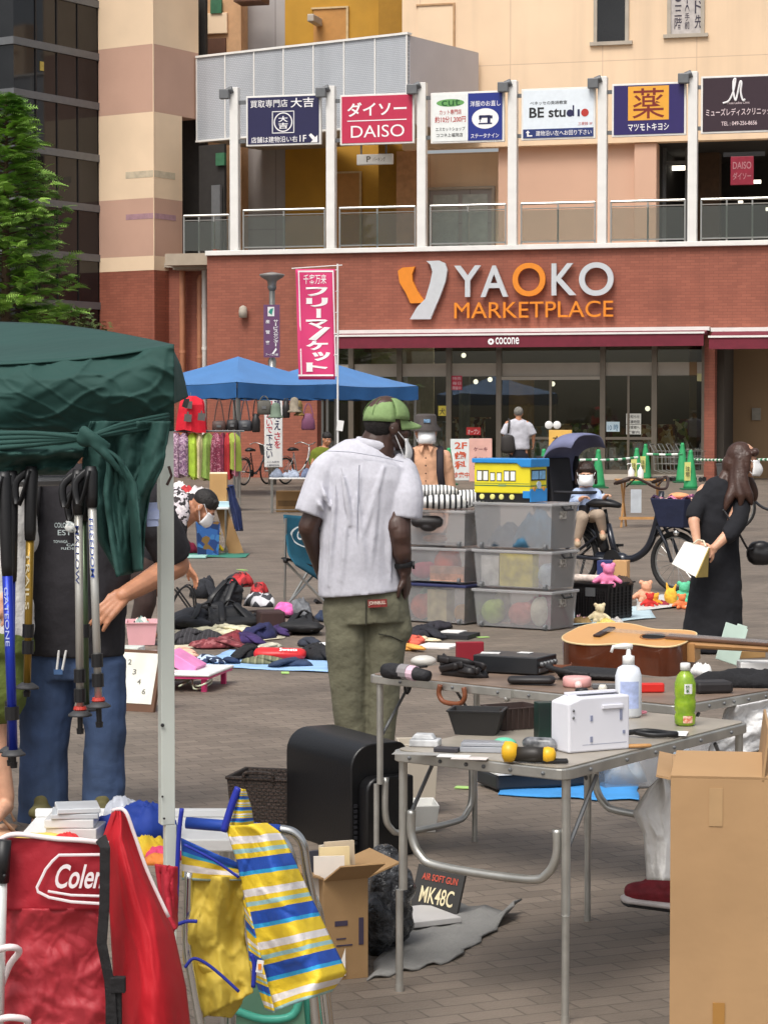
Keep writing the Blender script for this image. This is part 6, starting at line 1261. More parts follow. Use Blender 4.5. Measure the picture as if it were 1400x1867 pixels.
# electric bicycle with child seat
BF=V((2.30,21.75,0));BZ=radians(-43);T=thing('electric_bicycle','dark navy electric bicycle with a hooded rear child seat and covered front basket','bicycle',BF,BZ);r_=.29
M_navf=mat('navy_frame','20242f',.3,.2,var=.05,coat=.5)
wheel(T,-.6,r_,.027);wheel(T,.6,r_,.027)
b=MB();b.tube(smoothpath([(.42,0,.86),(.38,0,.66),(.28,0,.42),(.1,0,.3),(-.1,0,.31)],5),[.036]*26 if 0 else .036,10);b.tube([(-.1,0,.28),(-.2,0,.62)],.03,10);b.tube([(.43,0,.95),(.4,0,.62)],.028,8)
for s in(-1,1):b.tube([(-.1,.05*s,.28),(-.6,.07*s,r_)],.018,8);b.tube([(-.19,.03*s,.58),(-.6,.075*s,r_)],.014,8);b.tube([(.42,.05*s,.62),(.52,.065*s,.48),(.6,.07*s,r_)],.017,8)
b.cap((-.3,0,.3),(-.02,0,.28),(.055,.05),(.07,.06));obj('frame',b,M_navf,T,smooth=True)
b=MB();b.cap((-.24,0,.38),(-.32,0,.62),(.05,.045),(.05,.045));b.box((-.27,-.05,.5),(.05,.012,.14),rotm('Y',-.3));obj('battery',b,M_black,T,smooth=True)
b=MB();b.tube([(-.2,0,.6),(-.235,0,.76)],.016,8);b.tube([(-.42,0,.8),(-.33,0,.82),(-.18,0,.82),(-.06,0,.8)],[(.03,.09),(.045,.12),(.04,.08),(.025,.03)],12);obj('saddle',b,M_black,T,smooth=True)
b=MB();b.tube(smoothpath([(.1,-.3,1.02),(.3,-.26,1.08),(.42,-.1,.99),(.44,0,.97),(.42,.1,.99),(.3,.26,1.08),(.1,.3,1.02)],5),.013,8);b.tube([(.12,-.3,1.025),(.26,-.275,1.07)],.02,8);b.tube([(.12,.3,1.025),(.26,.275,1.07)],.02,8);b.tube([(.3,-.24,1.07),(.2,-.25,.99)],.007,5);b.tube([(.3,.24,1.07),(.2,.25,.99)],.007,5);obj('handlebar',b,mat('bar_brown','3a2a24',.5),T,smooth=True)
b=MB();b.tub((.66,0,.62),(.28,.34),(.4,.46),.27,.02);obj('basket',b,mat('navy_cover','1d2440',.8,var=.12,bump=.3,bs=15),T,bevel=.02)
b=MB();b.grid([[V((.46+.4*i/8,-.22+.44*j/8,.885+.03*sin(i*1.7+j)+.02*sin(j*2.3))) for j in range(9)] for i in range(9)]);b.uv={};obj('basket_liner',b,patchmat('liner_print',['5a2a4c','c87898','3a2040','d8b0a0','7a3a5a'],18),T,smooth=True,solid=.01)
b=MB();b.ell((.66,-.05,.91),(.1,.08,.035));b.ell((.6,.1,.905),(.07,.06,.03));obj('basket_contents',b,mat('peach_contents','d8986a',.8,var=.3),T,smooth=True)
b=MB();b.ell((.7,-.14,.57),(.03,.028,.03));b.tube([(.62,-.06,.6),(.7,-.12,.58)],.01,6);obj('headlight',b,M_chrome,T,smooth=True)
b=MB();b.tube([(-.6+(r_+.035)*cos(a),0,r_+(r_+.035)*sin(a)) for a in[pi*(.1+k*.09) for k in range(10)]],[(.006,.04)]*10,6);b.tube([(.6+(r_+.035)*cos(a),0,r_+(r_+.035)*sin(a)) for a in[pi*(.05+k*.1) for k in range(8)]],[(.006,.035)]*8,6);obj('mudguard',b,M_black,T,smooth=True)
b=MB();b.tube([(-.1,-.1,.28),(-.1,.1,.28)],.022,8);b.tube([(-.1,-.1,.28),(-.02,-.11,.16)],.012,6);b.tube([(-.1,.1,.28),(-.18,.11,.4)],.012,6);b.box((-.0,-.14,.15),(.1,.08,.025));b.box((-.2,.14,.41),(.1,.08,.025));b.lathe([(.1,-.006),(.1,.006)],(-.1,-.07,.28),18,rotm('X',pi/2));obj('pedal_crank',b,M_black,T)
b=MB();b.tube([(-.62,-.08,.02),(-.55,-.1,.3)],.014,6);b.tube([(-.62,.08,.02),(-.55,.1,.3)],.014,6);b.tube([(-.63,-.2,.015),(-.63,.2,.015)],.014,6);obj('kickstand',b,M_greyd,T)
M_hood=mat('hood_navy','6d7190',.7,var=.1,bump=.15,bs=20);M_seat=mat('seat_black','1c1c22',.7)
b=MB();b.tub((-.62,0,.66),(.26,.26),(.32,.34),.16,.03);b.prism([(-.78,-.17,.7),(-.72,-.17,.7),(-.8,-.17,1.25),(-.86,-.17,1.25)],(0,.34,0));b.box((-.42,0,.72),(.1,.26,.16));obj('child_seat',b,M_seat,T,bevel=.02)
b=MB()
for s in(-1,1):b.prism([(-.74,.15*s,.72),(-.45,.15*s,.68),(-.5,.15*s,.4),(-.58,.15*s,.36),(-.64,.15*s,.5)],(0,.03*s,0))
obj('leg_guard',b,M_seat,T,bevel=.01)
b=MB();b.tube(smoothpath([(-.7,-.2,.92),(-.42,-.17,.92),(-.36,0,.92),(-.42,.17,.92),(-.7,.2,.92)],5),.016,8);obj('hand_rail',b,M_seat,T,smooth=True)
b=MB();rows=[]
for i in range(13):
 a=-.25+2.2*i/12;R0=.42+.025*sin(a*2.8+.3)
 rows.append([V((-.54+-R0*.82*cos(a)*(1-.22*(2*j/12-1)**2),.27*(2*j/12-1),1.1+R0*sin(a)*(1-.34*(2*j/12-1)**4))) for j in range(13)])
b.grid(rows);b.uv={};hd=obj('hood',b,M_hood,T,smooth=True,solid=.01)
b=MB()
for s in(-1,1):b.grid([[V((-.9+.05*k+.0*i,.245*s,.85+.07*i-.012*k*k*.1)) for i in range(7)] for k in range(4)])
b.grid([[V((-.93-.02*sin(i*.5),-.24+.48*j/6,.72+.09*i)) for j in range(7)] for i in range(6)]);b.uv={};obj('hood_skirt',b,M_seat,hd,smooth=True,solid=.008)
Z=22.05;q=lambda x,y,d=0.0:P(x,y,Z+d);Mb=frame(BF,BZ);T=thing('person','small child in a pale blue top and white mask sitting in the hooded bicycle seat','person',q(1068,940));R=hmat((-.12,-1,-.12));ho=q(1068,886);k=.98
b=MB();head(b,ho,R,k);torso(b,[(q(1068,888),.06,.05),(q(1068,897),.1,.07),(q(1067,925),.1,.08),(q(1066,942),.1,.09)])
limb(b,[q(1050,898),q(1046,918,-.05),q(1062,907,-.2)],[.034,.028,.02]);hand(b,q(1062,906,-.2),(.9,-.3,0),(0,-.3,-1),1,.9,.55);limb(b,[q(1087,898),q(1094,916,-.05),q(1104,904,-.2)],[.034,.028,.02]);hand(b,q(1104,904,-.2),(.5,-.6,.2),(0,-.3,-1),-1,.9,.55)
limb(b,[q(1058,940,-.03),q(1062,944,-.25),q(1052,982,-.22)],[.055,.045,.032]);limb(b,[q(1078,940,-.03),q(1092,938,-.22),q(1098,968,-.18)],[.055,.045,.032])
for x,y in((1052,985),(1098,972)):b.cap(q(x,y,-.22),q(x+1,y+4,-.33),.026,.02)
obj('body',b,M_skin,T,w=True,remesh=.006,sm=2);eyes(T,ho,R,k);mask(T,ho,R,k*1.13,-.012)
A=lambda x,y,z:ho+R@(V((x,y,z))*k);b=MB();b.ell(A(0,-.016,.165),(.088*k,.102*k,.085*k),R);b.cap(A(-.045,.06,.178),A(.045,.06,.178),.028*k,.028*k)
for s in(-1,1):b.cap(A(.08*s,-.01,.14),A(.095*s,0,.03),.028*k,.018*k)
b.cap(A(0,-.07,.12),A(0,-.09,.0),.06,.05);obj('hair',b,mat('hair_child','32211a',.5,var=.3,vs=40,bump=.4,bs=100),T,w=True,remesh=.006,sm=1)
b=MB();torso(b,[(q(1068,888),.06,.055),(q(1068,896),.11,.08),(q(1067,925),.125,.1),(q(1066,944),.13,.11)]);limb(b,[q(1051,899),q(1046,916,-.05),q(1053,911,-.12)],[.052,.05,.045]);limb(b,[q(1086,899),q(1093,915,-.05),q(1100,908,-.12)],[.052,.05,.045]);obj('top',b,mat('child_blue','aebfdf',.9,var=.08,vs=10,bump=.3),T,w=True,remesh=.009,sm=3,disp=.012,ds=.06)
b=MB();limb(b,[q(1058,941,-.03),q(1062,945,-.25),q(1053,980,-.22)],[.068,.058,.042]);limb(b,[q(1078,941,-.03),q(1092,939,-.22),q(1098,966,-.18)],[.068,.058,.042]);obj('trousers',b,mat('child_beige','a89684',.9,var=.1,bump=.3),T,w=True,remesh=.009,sm=2)
for x,y in((1052,988),(1098,975)):b=MB();b.cap(q(x,y,-.2),q(x+1,y+5,-.35),.034,.03);obj('shoe',b,mat('child_shoe','b09a80',.7),T,w=True,smooth=True)
# crate and toys on the right
KC=G(1108,1134);T=thing('plastic_crate','black lattice plastic crate full of toys beside the clear boxes','crate',KC,A1);L,D,H_=.33,.42,.3
b=MB();b.tub((-L/2,D/2,0),(L-.03,D-.03),(L,D),H_*.98,.012,.012)
for i in range(9):b.bx(-L+.03,-.006+.015*(1-i/9)*.3,.03+i*.024,-.02,.004,.036+i*.024)
for i in range(12):x=-L+.03+i*.025;b.bx(x,-.008,.02,x+.007,.004,.25)
for i in range(9):b.bx(-.004,.03,.03+i*.024,.006,D-.03,.036+i*.024)
for i in range(6):b.bx(-.004,.04+i*.065,.02,.008,.055+i*.065,.27)
obj('crate_body',b,mat('crate_black','1c1a1b',.5,var=.1),T);b=MB();b.bx(-L*.62,-.012,.2,-L*.35,-.004,.27);obj('label_plate',b,M_greyd,T)
def toy(px,py,z,r,col,label,kind=0,name='soft_toy',cat='toy',grp='toys around the crate'):
 c=G(px,py,z) if not isinstance(px,V) else px;b=MB();r0=r
 if kind==0:b.ell(c+V((0,0,r*.8)),(r,r*.9,r*.85));b.ell(c+V((r*.2,-r*.3,r*1.9)),r*.65);b.ell(c+V((-r*.4,-.2*r,r*2.4)),r*.28);b.ell(c+V((r*.7,-.2*r,r*2.4)),r*.28);b.cap(c+V((-r*.8,-r*.4,r)),c+V((-r*1.4,-r*.7,r*.6)),r*.3,r*.25);b.cap(c+V((r*.8,-r*.4,r)),c+V((r*1.4,-r*.7,r*.6)),r*.3,r*.25);b.cap(c+V((-r*.4,-r*.6,r*.3)),c+V((-r*.6,-r*1.4,r*.3)),r*.32,r*.3);b.cap(c+V((r*.4,-r*.6,r*.3)),c+V((r*.6,-r*1.4,r*.3)),r*.32,r*.3)
 elif kind==1:b.ell(c+V((0,0,r)),(r*.8,r*.7,r));b.cap(c+V((-r*.3,0,r*1.6)),c+V((-r*.5,0,r*2.6)),r*.25,r*.1);b.cap(c+V((r*.3,0,r*1.6)),c+V((r*.6,0,r*2.4)),r*.25,r*.1)
 elif kind==2:crumple(b,c,r*1.4,r,r*1.1,int(px if not isinstance(px,V) else r*1000))
 elif kind==3:b.cap(c+V((-r*2,0,r*.7)),c+V((r*2,-r,r*.7)),r*.7,r*.6)
 o=tagobj(name,b,mat('toy_'+col,col,.85,var=.2,vs=25,bump=.3),label,cat,grp,smooth=True,**({'remesh':max(.006,r*.09),'sm':1} if kind in(0,1) else{}));return o
ct=Matrix.Translation(KC)@Matrix.Rotation(A1,4,'Z')
toy(ct@V((-.1,.15,H_-.03)),0,0,.075,'ea86b0','bright pink soft toy on top of the black crate');toy(ct@V((-.25,.12,H_+.0)),0,0,.05,'e4d4c8','rolled cream blanket at the left on the black crate',3,'rolled_blanket','blanket');toy(ct@V((-.06,.32,H_-.02)),0,0,.07,'4a3a30','dark brown soft toy at the right on the black crate',2)
for k,(x,col,l) in enumerate(((1104,'2a3468','navy box standing behind the black crate'),(1131,'c79a68','tan paper bag standing behind the black crate'))):
 q_=G(x,1105);s=S(q_.y);b=MB();b.box(q_+V((0,0,.2)),(28*s,.14,.4),rotz(-.3));tagobj('paper_bag' if k else 'standing_box',b,mat('stand_'+col,col,.7,var=.08),l,'bag' if k else 'box',bevel=.004)
def sheet(pts,col,label,name='ground_sheet',z=.006,amp=.008,pat=None):
 """flat cloth on the paving through four ground pixels, slightly rumpled"""
 p=[G(*a) for a in pts];b=MB();n=14;rw=[]
 for i in range(n+1):
  u=i/n;row=[]
  for j in range(n+1):
   v_=j/n;c=p[0].lerp(p[1],v_).lerp(p[3].lerp(p[2],v_),u);nn=mnoise.noise(V((c.x*5,c.y*5,z*100)));e=.02*mnoise.noise(V((c.x*9,c.y*9,7))) if i in(0,n) or j in(0,n) else 0
   row.append(V((c.x+e,c.y+e*3,z+amp*(.6+nn))))
  rw.append(row)
 b.grid(rw);b.uv={};return tagobj(name,b,pat or mat('sheet_'+col,col,.85,var=.1,vs=6,bump=.15),label,'sheet','sheets spread on the paving',smooth=True,solid=.004)
sheet(((1040,1142),(1195,1128),(1180,1105),(1040,1115)),'b8cdd4','pale blue ground sheet under the black crate');sheet(((1160,1116),(1264,1106),(1262,1084),(1160,1088)),'c8c8c4','pale grey ground sheet with toys behind the woman in black')
toy(1058,1138,0,.06,'a98a58','round tan straw basket at the foot of the crate',2,'straw_basket','basket')
for a in((1070,1130,0,.055,'e8b8c0','pale pink soft toy in front of the black crate'),(1090,1135,0,.06,'f0dcb4','cream soft toy in front of the black crate'),(1078,1118,0,.055,'d8ccb0','beige soft toy leaning on the crate'),(1104,1139,0,.05,'e8d070','pale yellow toy at the corner of the crate',2),(1122,1136,0,.045,'b8b4b0','grey printed booklet toy at the foot of the crate',2),(1174,1098,0,.075,'e4a888','peach soft toy at the left on the grey sheet'),(1182,1108,0,.05,'c8302c','red toy in front of the peach one'),(1192,1105,0,.045,'e8a030','orange toy next to the red one'),(1205,1105,0,.055,'8a2838','dark red and white toy in the middle of the grey sheet',2),(1222,1103,0,.075,'ecb43c','amber toy with pointed ears on the grey sheet',1),(1243,1100,0,.075,'5fbf94','mint green soft toy on the grey sheet'),(1240,1110,0,.05,'e8804c','small orange toy in front of the mint one'),(1252,1110,0,.045,'e8c8b8','pale toy at the right end of the grey sheet',2)):toy(*a)
# clothes and bags spread on the paving
def pile(px,py,w_,d_,h,col,label,name='garment',seed=1,rot=0.0,cat='clothing',grp='clothes spread on the paving',pat=None,z=0.01,ridges=.8,rough=.9,rag=.25):
 c=G(px,py);s=S(c.y);b=MB();crumple(b,(c.x,c.y+d_*.5,z),w_*s/1.85,d_/1.9,h*.72,seed,rot,rag=rag,ridges=ridges);sg=1 if seed%2 else-1;W_=w_*s/2;grp=='clothes spread on the paving' and b.tube(smoothpath([(c.x-sg*W_*.1,c.y+d_*.45,z+h*.5),(c.x+sg*W_*.55,c.y+d_*.2,z+h*.4),(c.x+sg*W_*1.05,c.y-d_*.12,z+.02),(c.x+sg*W_*1.3,c.y-d_*.05,z+.015)],4),[(.016,.05)]*9+[(.014,.042)]*4,8,up0=(0,0,1));return tagobj(name,b,pat or mat('pile_'+col,col,rough,var=.32,vs=16,bump=.4,bs=30),label,cat,grp,smooth=True)
bagg='bags heaped on the paving'
def pack(px,py,w_,h,col,label,rot=0.0,lean=0.0,seed=0):
 c=G(px,py);s=S(c.y);W_=w_*s/2;T=thing('backpack',label,'bag',c,rot,bagg);T.scale=(1.25,1.2,.62);R_=rotm('Y',lean);b=MB();M_=mat('pack_'+col,col,.7,var=.2,vs=8,bump=.2)
 b.cap(R_@V((0,.12,.1)),R_@V((0,.14,max(h-.1,.12))),(W_,.12),(W_*.75,.09));b.cap(R_@V((-W_*.5,.0,.1)),R_@V((W_*.5,.0,.1)),.07,.07);obj('body',b,M_,T,remesh=.014,sm=2,disp=.03,ds=.08)
 b=MB();b.tube(smoothpath([R_@V((-W_*.5,-.05,.06)),R_@V((-W_*.45,-.04,h*.6)),R_@V((-W_*.3,.1,h+.03))],5),[(.022,.006)]*11,6);b.tube(smoothpath([R_@V((W_*.5,-.05,.06)),R_@V((W_*.5,-.03,h*.5)),R_@V((W_*.2,.1,h+.03))],5),[(.022,.006)]*11,6);b.tube(smoothpath([R_@V((-.05,.12,h-.02)),R_@V((0,.1,h+.07)),R_@V((.05,.12,h-.02))],5),.012,6);obj('strap',b,M_black,T,smooth=True)
pack(345,1150,75,.3,'23252c','large black backpack with grey blue trim at the left of the bag heap',.5,.5);pack(395,1120,50,.42,'1c1d22','upright black rucksack with a knotted top in the bag heap',-.3,.15);pack(432,1150,80,.3,'1f2023','wide black bag in the middle of the heap',.2,-.1);pack(548,1158,70,.22,'1a1a1d','black shoulder bag at the right end of the heap',-.2,0)
pile(440,1095,36,.3,.22,'b8302f','red and black checked bag on top of the heap','checked_bag',3,cat='bag',grp=bagg,pat=patchmat('red_check',['b02c30','3a1c1e','8a2428','c8383c'],26),z=.12);pile(472,1105,28,.2,.2,'a02c30','folded red checked strap beside the checked bag','checked_strap',8,cat='bag',grp=bagg,pat=patchmat('red_check',[],26),z=.08)
pile(474,1118,56,.3,.2,'d4d4d8','grey and white bag with stripes on the heap','striped_bag',5,cat='bag',grp=bagg,pat=patchmat('grey_white',['2c2c30','c8c8cc','3a3a40','e0e0e2'],12),z=.05)
q_=G(492,1155);b=MB();b.box(q_+V((0,.12,.085)),(.19,.26,.16),rotz(.2));tagobj('brown_case',b,mat('case_brown','3c2624',.7),'dark brown box case between the black bags','case',bevel=.012)
pile(518,1128,40,.3,.2,'f06ab0','hot pink folder lying on the black shoulder bag','pink_folder',9,grp=bagg,cat='folder',z=.03,ridges=.3);pile(545,1128,44,.3,.2,'6a6c70','grey mesh cover beside the pink folder','grey_cover',11,grp=bagg,cat='bag',z=.02);pile(590,1135,30,.3,.12,'28344c','dark blue shoes bag half behind the man in the white shirt','dark_bag',12,grp=bagg,cat='bag')
sheet(((310,1187),(520,1165),(480,1142),(320,1150)),'cfc6ac','cream ground sheet under the maroon and navy clothes')
pile(405,1160,120,.4,.1,'d9d3b4','cream knitted top with olive laces spread on the paving',seed=21);pile(350,1178,90,.5,.14,'2b292c','charcoal jacket spread at the left by the tent pole',seed=22,pat=stripemat('charcoal_pin',[(0,'2b292c'),(.85,'4a484c')],.03,0));pile(390,1184,90,.25,.1,'6d2a30','maroon garment at the front of the cream sheet',seed=23,pat=patchmat('maroon_floral',['6d2a30','7c343a','5c2028','9a5a5c'],34));pile(425,1176,40,.3,.12,'7a2c34','dark red top between the maroon and navy ones',seed=24);pile(447,1176,50,.25,.11,'38285a','purple folded top on the cream sheet',seed=25);pile(472,1170,52,.4,.17,'242650','navy trousers folded on the cream sheet',seed=26,rot=-.4);pile(505,1160,26,.2,.1,'3c2a5c','dark purple scarf at the right of the cream sheet',seed=27)
sheet(((352,1216),(606,1228),(606,1190),(420,1186)),'93b8e0','light blue ground sheet with a red packet in the middle');
pile(375,1212,44,.25,.07,'26344e','navy printed cloth at the left corner of the blue sheet',seed=31,pat=patchmat('navy_print',['26344e','1c2a44','b8c8dc','2c3c5c'],30));pile(415,1212,26,.1,.05,'1f3050','small navy patch of cloth on the blue sheet',seed=37);pile(452,1204,40,.3,.13,'1b1b1e','black garment on the blue sheet',seed=32);pile(478,1214,72,.2,.08,'6c6e54','olive folded shirt on the blue sheet',seed=33,pat=stripemat('olive_stripe',[(0,'6c6e54'),(.5,'8a8a6c'),(.75,'5a5c46')],.05,0));pile(535,1218,60,.18,.08,'2b3a54','slate blue folded trousers on the blue sheet',seed=34,rot=.2);pile(575,1206,60,.35,.14,'1d1d20','black bags at the right of the blue sheet',seed=35);pile(590,1186,40,.2,.05,'e0e0e0','white cloth behind the black bags',seed=36)
q_=G(513,1205);b=MB();b.cap(q_+V((-.14,0,.05)),q_+V((.13,-.03,.05)),(.045,.1),(.04,.09));o=tagobj('red_packet',b,mat('packet_red','d3282c',.4,var=.1,vs=8,bump=.3,bs=14),'shiny red packet with white writing on the blue sheet','packet',smooth=True);b=MB();b.text('Sweets',(.0,-.1,.075),(1,-.1,0),(0,.5,.6),.12,.03,.02);obj('lettering',b,M_sw,o)
pile(772,1166,55,.35,.12,'22222a','black garments heaped right of the man in the white shirt',seed=41,ridges=1.2);pile(752,1178,46,.4,.08,'d8604c','coral red cloth right of the man in the white shirt',seed=42);pile(742,1188,40,.25,.05,'e0a04c','orange edged cloth at the front of the coral one',seed=43);pile(772,1172,60,.15,.04,'d8c8a8','cream cloth strip beside the coral cloth',seed=44)
for k,(px,py,w_,d_,h,col,l) in enumerate(((800,1182,.26,.3,.012,'ece8e4','white flat sheet of paper on the paving behind the red book'),(832,1165,.28,.3,.03,'232326','black flat folder with a white page on the paving'),(826,1162,.16,.2,.038,'e4e2de','white page on the black flat folder'))):
 q_=G(px,py);b=MB();b.box(q_+V((0,.1,h/2+(.002 if k<2 else 0))),(w_,d_,h),rotz(-.35));tagobj('flat_paper' if k!=1 else 'black_folder',b,mat('flat_'+col,col,.6),l,'paper' if k!=1 else 'folder')
M_pinkp=mat('pink_plastic','eab0b8',.45,var=.05)
def tubbox(px,py,w_,d_,h,col,label,z=0.0,rz=.1,name='plastic_tub'):
 c=G(px,py,z);s=S(c.y);T=thing(name,label,'tub',c+V((0,d_/2,0)),rz,'plastic tubs on the paving');b=MB();b.tub((0,0,.004),(w_*s*.85,d_*.85),(w_*s,d_),h,.006,.012);obj('tub_body',b,mat('tub_'+col,col,.45,var=.05),T);b=MB();crumple(b,(0,0,h*.45),w_*s*.4,d_*.4,h*.75,int(px),rag=.1);obj('contents',b,patchmat('tub_goods_'+col,['d86a4c','2c2a2c','e0d0c8','c84a3c','90a8a0'],22),T,smooth=True)
tubbox(255,1178,56,.3,.16,'eeb4ba','pale pink tub full of small goods left of the tent pole')
TT=thing('tray_table','low white tray table with pink legs and rim behind the white tent pole','table',G(318,1262),radians(-12));b=MB();b.bx(-.55,0,.095,.22,.55,.112);obj('tray',b,M_wp,TT,bevel=.01);b=MB();b.bx(-.54,.012,.08,.21,.54,.0945);obj('rim',b,mat('magenta_plastic','d83c78',.4),TT)
for x,y in((-.5,.06),(.17,.06),(-.5,.48),(.17,.48)):b=MB();b.box((x,y,.04),(.03,.03,.08));obj('leg',b,MATS['magenta_plastic'],TT)
tm=Matrix.Translation(TT.location)@Matrix.Rotation(radians(-12),4,'Z')
for(x,y,w_,d_,h,col,l,nm) in((-.4,.15,.16,.1,.09,'3c8a4c','green clear lidded box on the tray table','small_box'),(-.2,.25,.2,.2,.1,'e4c8cc','pale pink open box on the tray table','small_box'),(-.42,.36,.2,.14,.12,'d8dcd4','white carton with green print at the back of the tray table','carton'),(-.02,.3,.2,.22,.07,'e88ac0','pink folded toy house leaning on the tray table','toy_house')):
 b=MB();b.box(tm@V((x,y,.113+h/2)),(w_,d_,h),rotz(radians(-12))@(rotm('Y',.5) if nm=='toy_house' else Matrix.Identity(3)));tagobj(nm,b,mat('tray_'+col,col,.45,var=.12,vs=12),l,'box','boxes on the tray table',bevel=.005)
b=MB();rr_=rnd(8);c=G(352,1256);b.tube(smoothpath([c+V((rr_.uniform(-.12,.12),rr_.uniform(-.2,.2),.012+rr_.uniform(0,.1))) for k in range(14)],5),.006,5);tagobj('cable',b,mat('cable_cream','c8cfb4',.6),'tangled cream cable beside the tray table','cable',smooth=True)
FRm=thing('framed_board','brown framed white board with numerals leaning left of the tent pole','board',G(240,1296),radians(-25));R_=rotm('X',-.32)
b=MB();b.box(R_@V((0,0,.17)),(.3,.03,.36),R_);obj('frame',b,mat('frame_brown','5c3c26',.5),FRm,bevel=.006);b=MB();b.box(R_@V((0,-.0165,.185)),(.26,.003,.29),R_);obj('white_face',b,mat('face_cream','e4e2d6',.5),FRm)
b=MB(R_.to_4x4());
for i,t in enumerate(('2','3','4','6')):b.text(t,(-.06+.04*i,-.02,.26-.055*i),RX,UZ,.022,.03,.01)
obj('lettering',b,mat('frame_ink','6a6a64',.6,var=0),FRm)
for x,y,l in((848,1438,'lime green paper scrap under the nearer table'),(880,1163,'tiny green scrap behind the red book'),(520,1228,'pale green paper strip at the edge of the blue sheet'),(442,1040,'small flat white flyer on the empty paving')):b=MB();q_=G(x,y);b.box(q_+V((0,0,.006)),(.09 if y!=1040 else .16,.05,.004),rotz(x));tagobj('paper_scrap',b,mat('scrap_%d'%(x%3),('a8d078','8ad05a','d8d4cc')[2 if y==1040 else x%2],.6),l,'paper')
q_=G(325,1115);T=thing('wire_stand','black thin wire stand on the paving beside the white pole','stand',q_);b=MB()
for s_ in(-1,1):b.tube(smoothpath([(-.08,.1*s_,0),(.0,.1*s_,.16),(.08,.1*s_,.22),(.13,.1*s_,.16),(.15,.1*s_,0)],5),.008,6);b.tube([(.12,.1*s_,0),(-.02,.1*s_,.2)],.008,6)
b.tube([(.08,-.1,.22),(.08,.1,.22)],.008,6);obj('frame',b,M_black,T)
for a in((700,1180,60,.3,.06,'3a3a40','charcoal cloth half hidden behind the man in the white shirt',51),(800,1150,46,.3,.09,'2a2830','black sandals bundle at the back right of the man',52),(330,1200,40,.3,.08,'d8a890','peach cloth by the tray table',53),(495,1186,30,.2,.05,'c8c4b0','cream sock bundle behind the red packet',54),(560,1180,34,.25,.08,'303440','dark grey cloth at the back of the blue sheet',55),(395,1140,60,.4,.16,'22252e','dark navy jacket slumped over the bags',56),(470,1140,70,.3,.13,'1c1c20','black cloth bag slumped before the brown case',57),(330,1140,46,.4,.14,'1e2026','black nylon bag slumped by the white pole',58),(370,1092,40,.3,.3,'24262c','dark hooded jacket bunched on top of the bags',59),(430,1070,30,.3,.2,'2a2b30','charcoal bag strap bunch at the back of the heap',60)):pile(a[0],a[1],a[2],a[3],a[4],a[5],a[6],seed=a[7],rot=.3*(a[7]%3-1))
# folding aluminium tables
M_alum=mat('worn_aluminium','b9b8b2',.35,.75,var=.12,vs=14);M_top1=mat('table_top_grey','a59d90',.4,.2,var=.15,vs=5);M_top2=mat('table_top_walnut','7d6a5c',.45,var=.2,vs=7)
def alu_table(A,B,C,h,label,topm,uts=((0,1),(2,3)),zu=(.75,.58)):
 """A, B, C: three corners in order (world), fourth is A + C - B"""
 D=A+C-B;O=(A+C)/2;O.z=0;T=thing('folding_table',label,'table',O);cs=[p-O for p in(A,B,C,D)]
 for p in cs:p.z=h
 def rounded(ins,z):
  out=[]
  for i in range(4):
   p,a,c=cs[i],cs[i-1],cs[(i+1)%4];da=(a-p).normalized();dc=(c-p).normalized();p=p+(da+dc)*ins;r=.045-ins*.5
   for k in range(6):
    t=k/5;out.append((p+da*r)*(1-t)**2+p*2*t*(1-t)+(p+dc*r)*t*t)
  return[V((p.x,p.y,z)) for p in out]
 b=MB();b.prism(rounded(0,h-.032),(0,0,.03));obj('edge_frame',b,M_alum,T,bevel=.003)
 b=MB();b.prism(rounded(.012,h-.001),(0,0,.003));obj('tabletop',b,topm,T)
 b=MB();ctr=sum(cs,V((0,0,0)))/4
 for i in range(4):
  p,c=cs[i],cs[(i+1)%4];nv=V((c.y-p.y,-(c.x-p.x),0)).normalized();nv=nv if nv.dot(p-ctr)>0 else-nv
  for t in(.12,.3,.45,.55,.7,.88):b.ell(p.lerp(c,t)+nv*.001+V((0,0,-.017)),.006,n=8,m=5)
 obj('rivet',b,M_greyd,T)
 legs=[]
 for i in range(4):
  p=cs[i]+(ctr-cs[i])*.07;legs.append(p);b=MB();f=V((p.x*1.02,p.y*1.02,0));b.tube([V((p.x,p.y,h-.035)),V((p.x,p.y,h*.42)),V((f.x,f.y,h*.42)),f],[.0125,.0125,.0105,.0105],10);b.tube([f,f+V((0,0,.02))],.012,10);obj('leg',b,M_alum,T,smooth=False,auto=40)
 for i,j in uts:
  p,q_=legs[i],legs[j];d=(q_-p).normalized();o=V((0,0,0));z0,z1=h*zu[0],h*zu[1];ins=.03
  b=MB();b.tube(smoothpath([V((p.x,p.y,z0))+d*ins,V((p.x,p.y,z1+.05))+d*ins,V((p.x,p.y,z1-.005))+d*(ins+.03),V((p.x,p.y,z1-.03))+d*(ins+.1),V((q_.x,q_.y,z1-.03))-d*(ins+.1),V((q_.x,q_.y,z1-.005))-d*(ins+.03),V((q_.x,q_.y,z1+.05))-d*ins,V((q_.x,q_.y,z0))-d*ins],5),.0125,10);obj('crossbar',b,M_alum,T,smooth=True)
 for i,j in((0,3),(1,2)):
  p,q_=legs[i],legs[j];d=(q_-p).normalized()
  for a,s in((p,1),(q_,-1)):b=MB();b.tube([V((a.x,a.y,h*.66)),V((a.x,a.y,h-.045))+d*s*.17],.006,6);obj('brace',b,M_greyd,T)
 return T
H1=.7
ALU1=alu_table(G(710,1367,H1),G(1030,1403,H1),G(1368,1316,H1),H1,'nearer aluminium folding table holding the white device and the green tea bottle',M_top1)
A2,B2=G(668,1229,H1),G(1236,1287,H1);dv=(B2-A2).normalized();C2=B2+V((-dv.y,dv.x,0))*.6
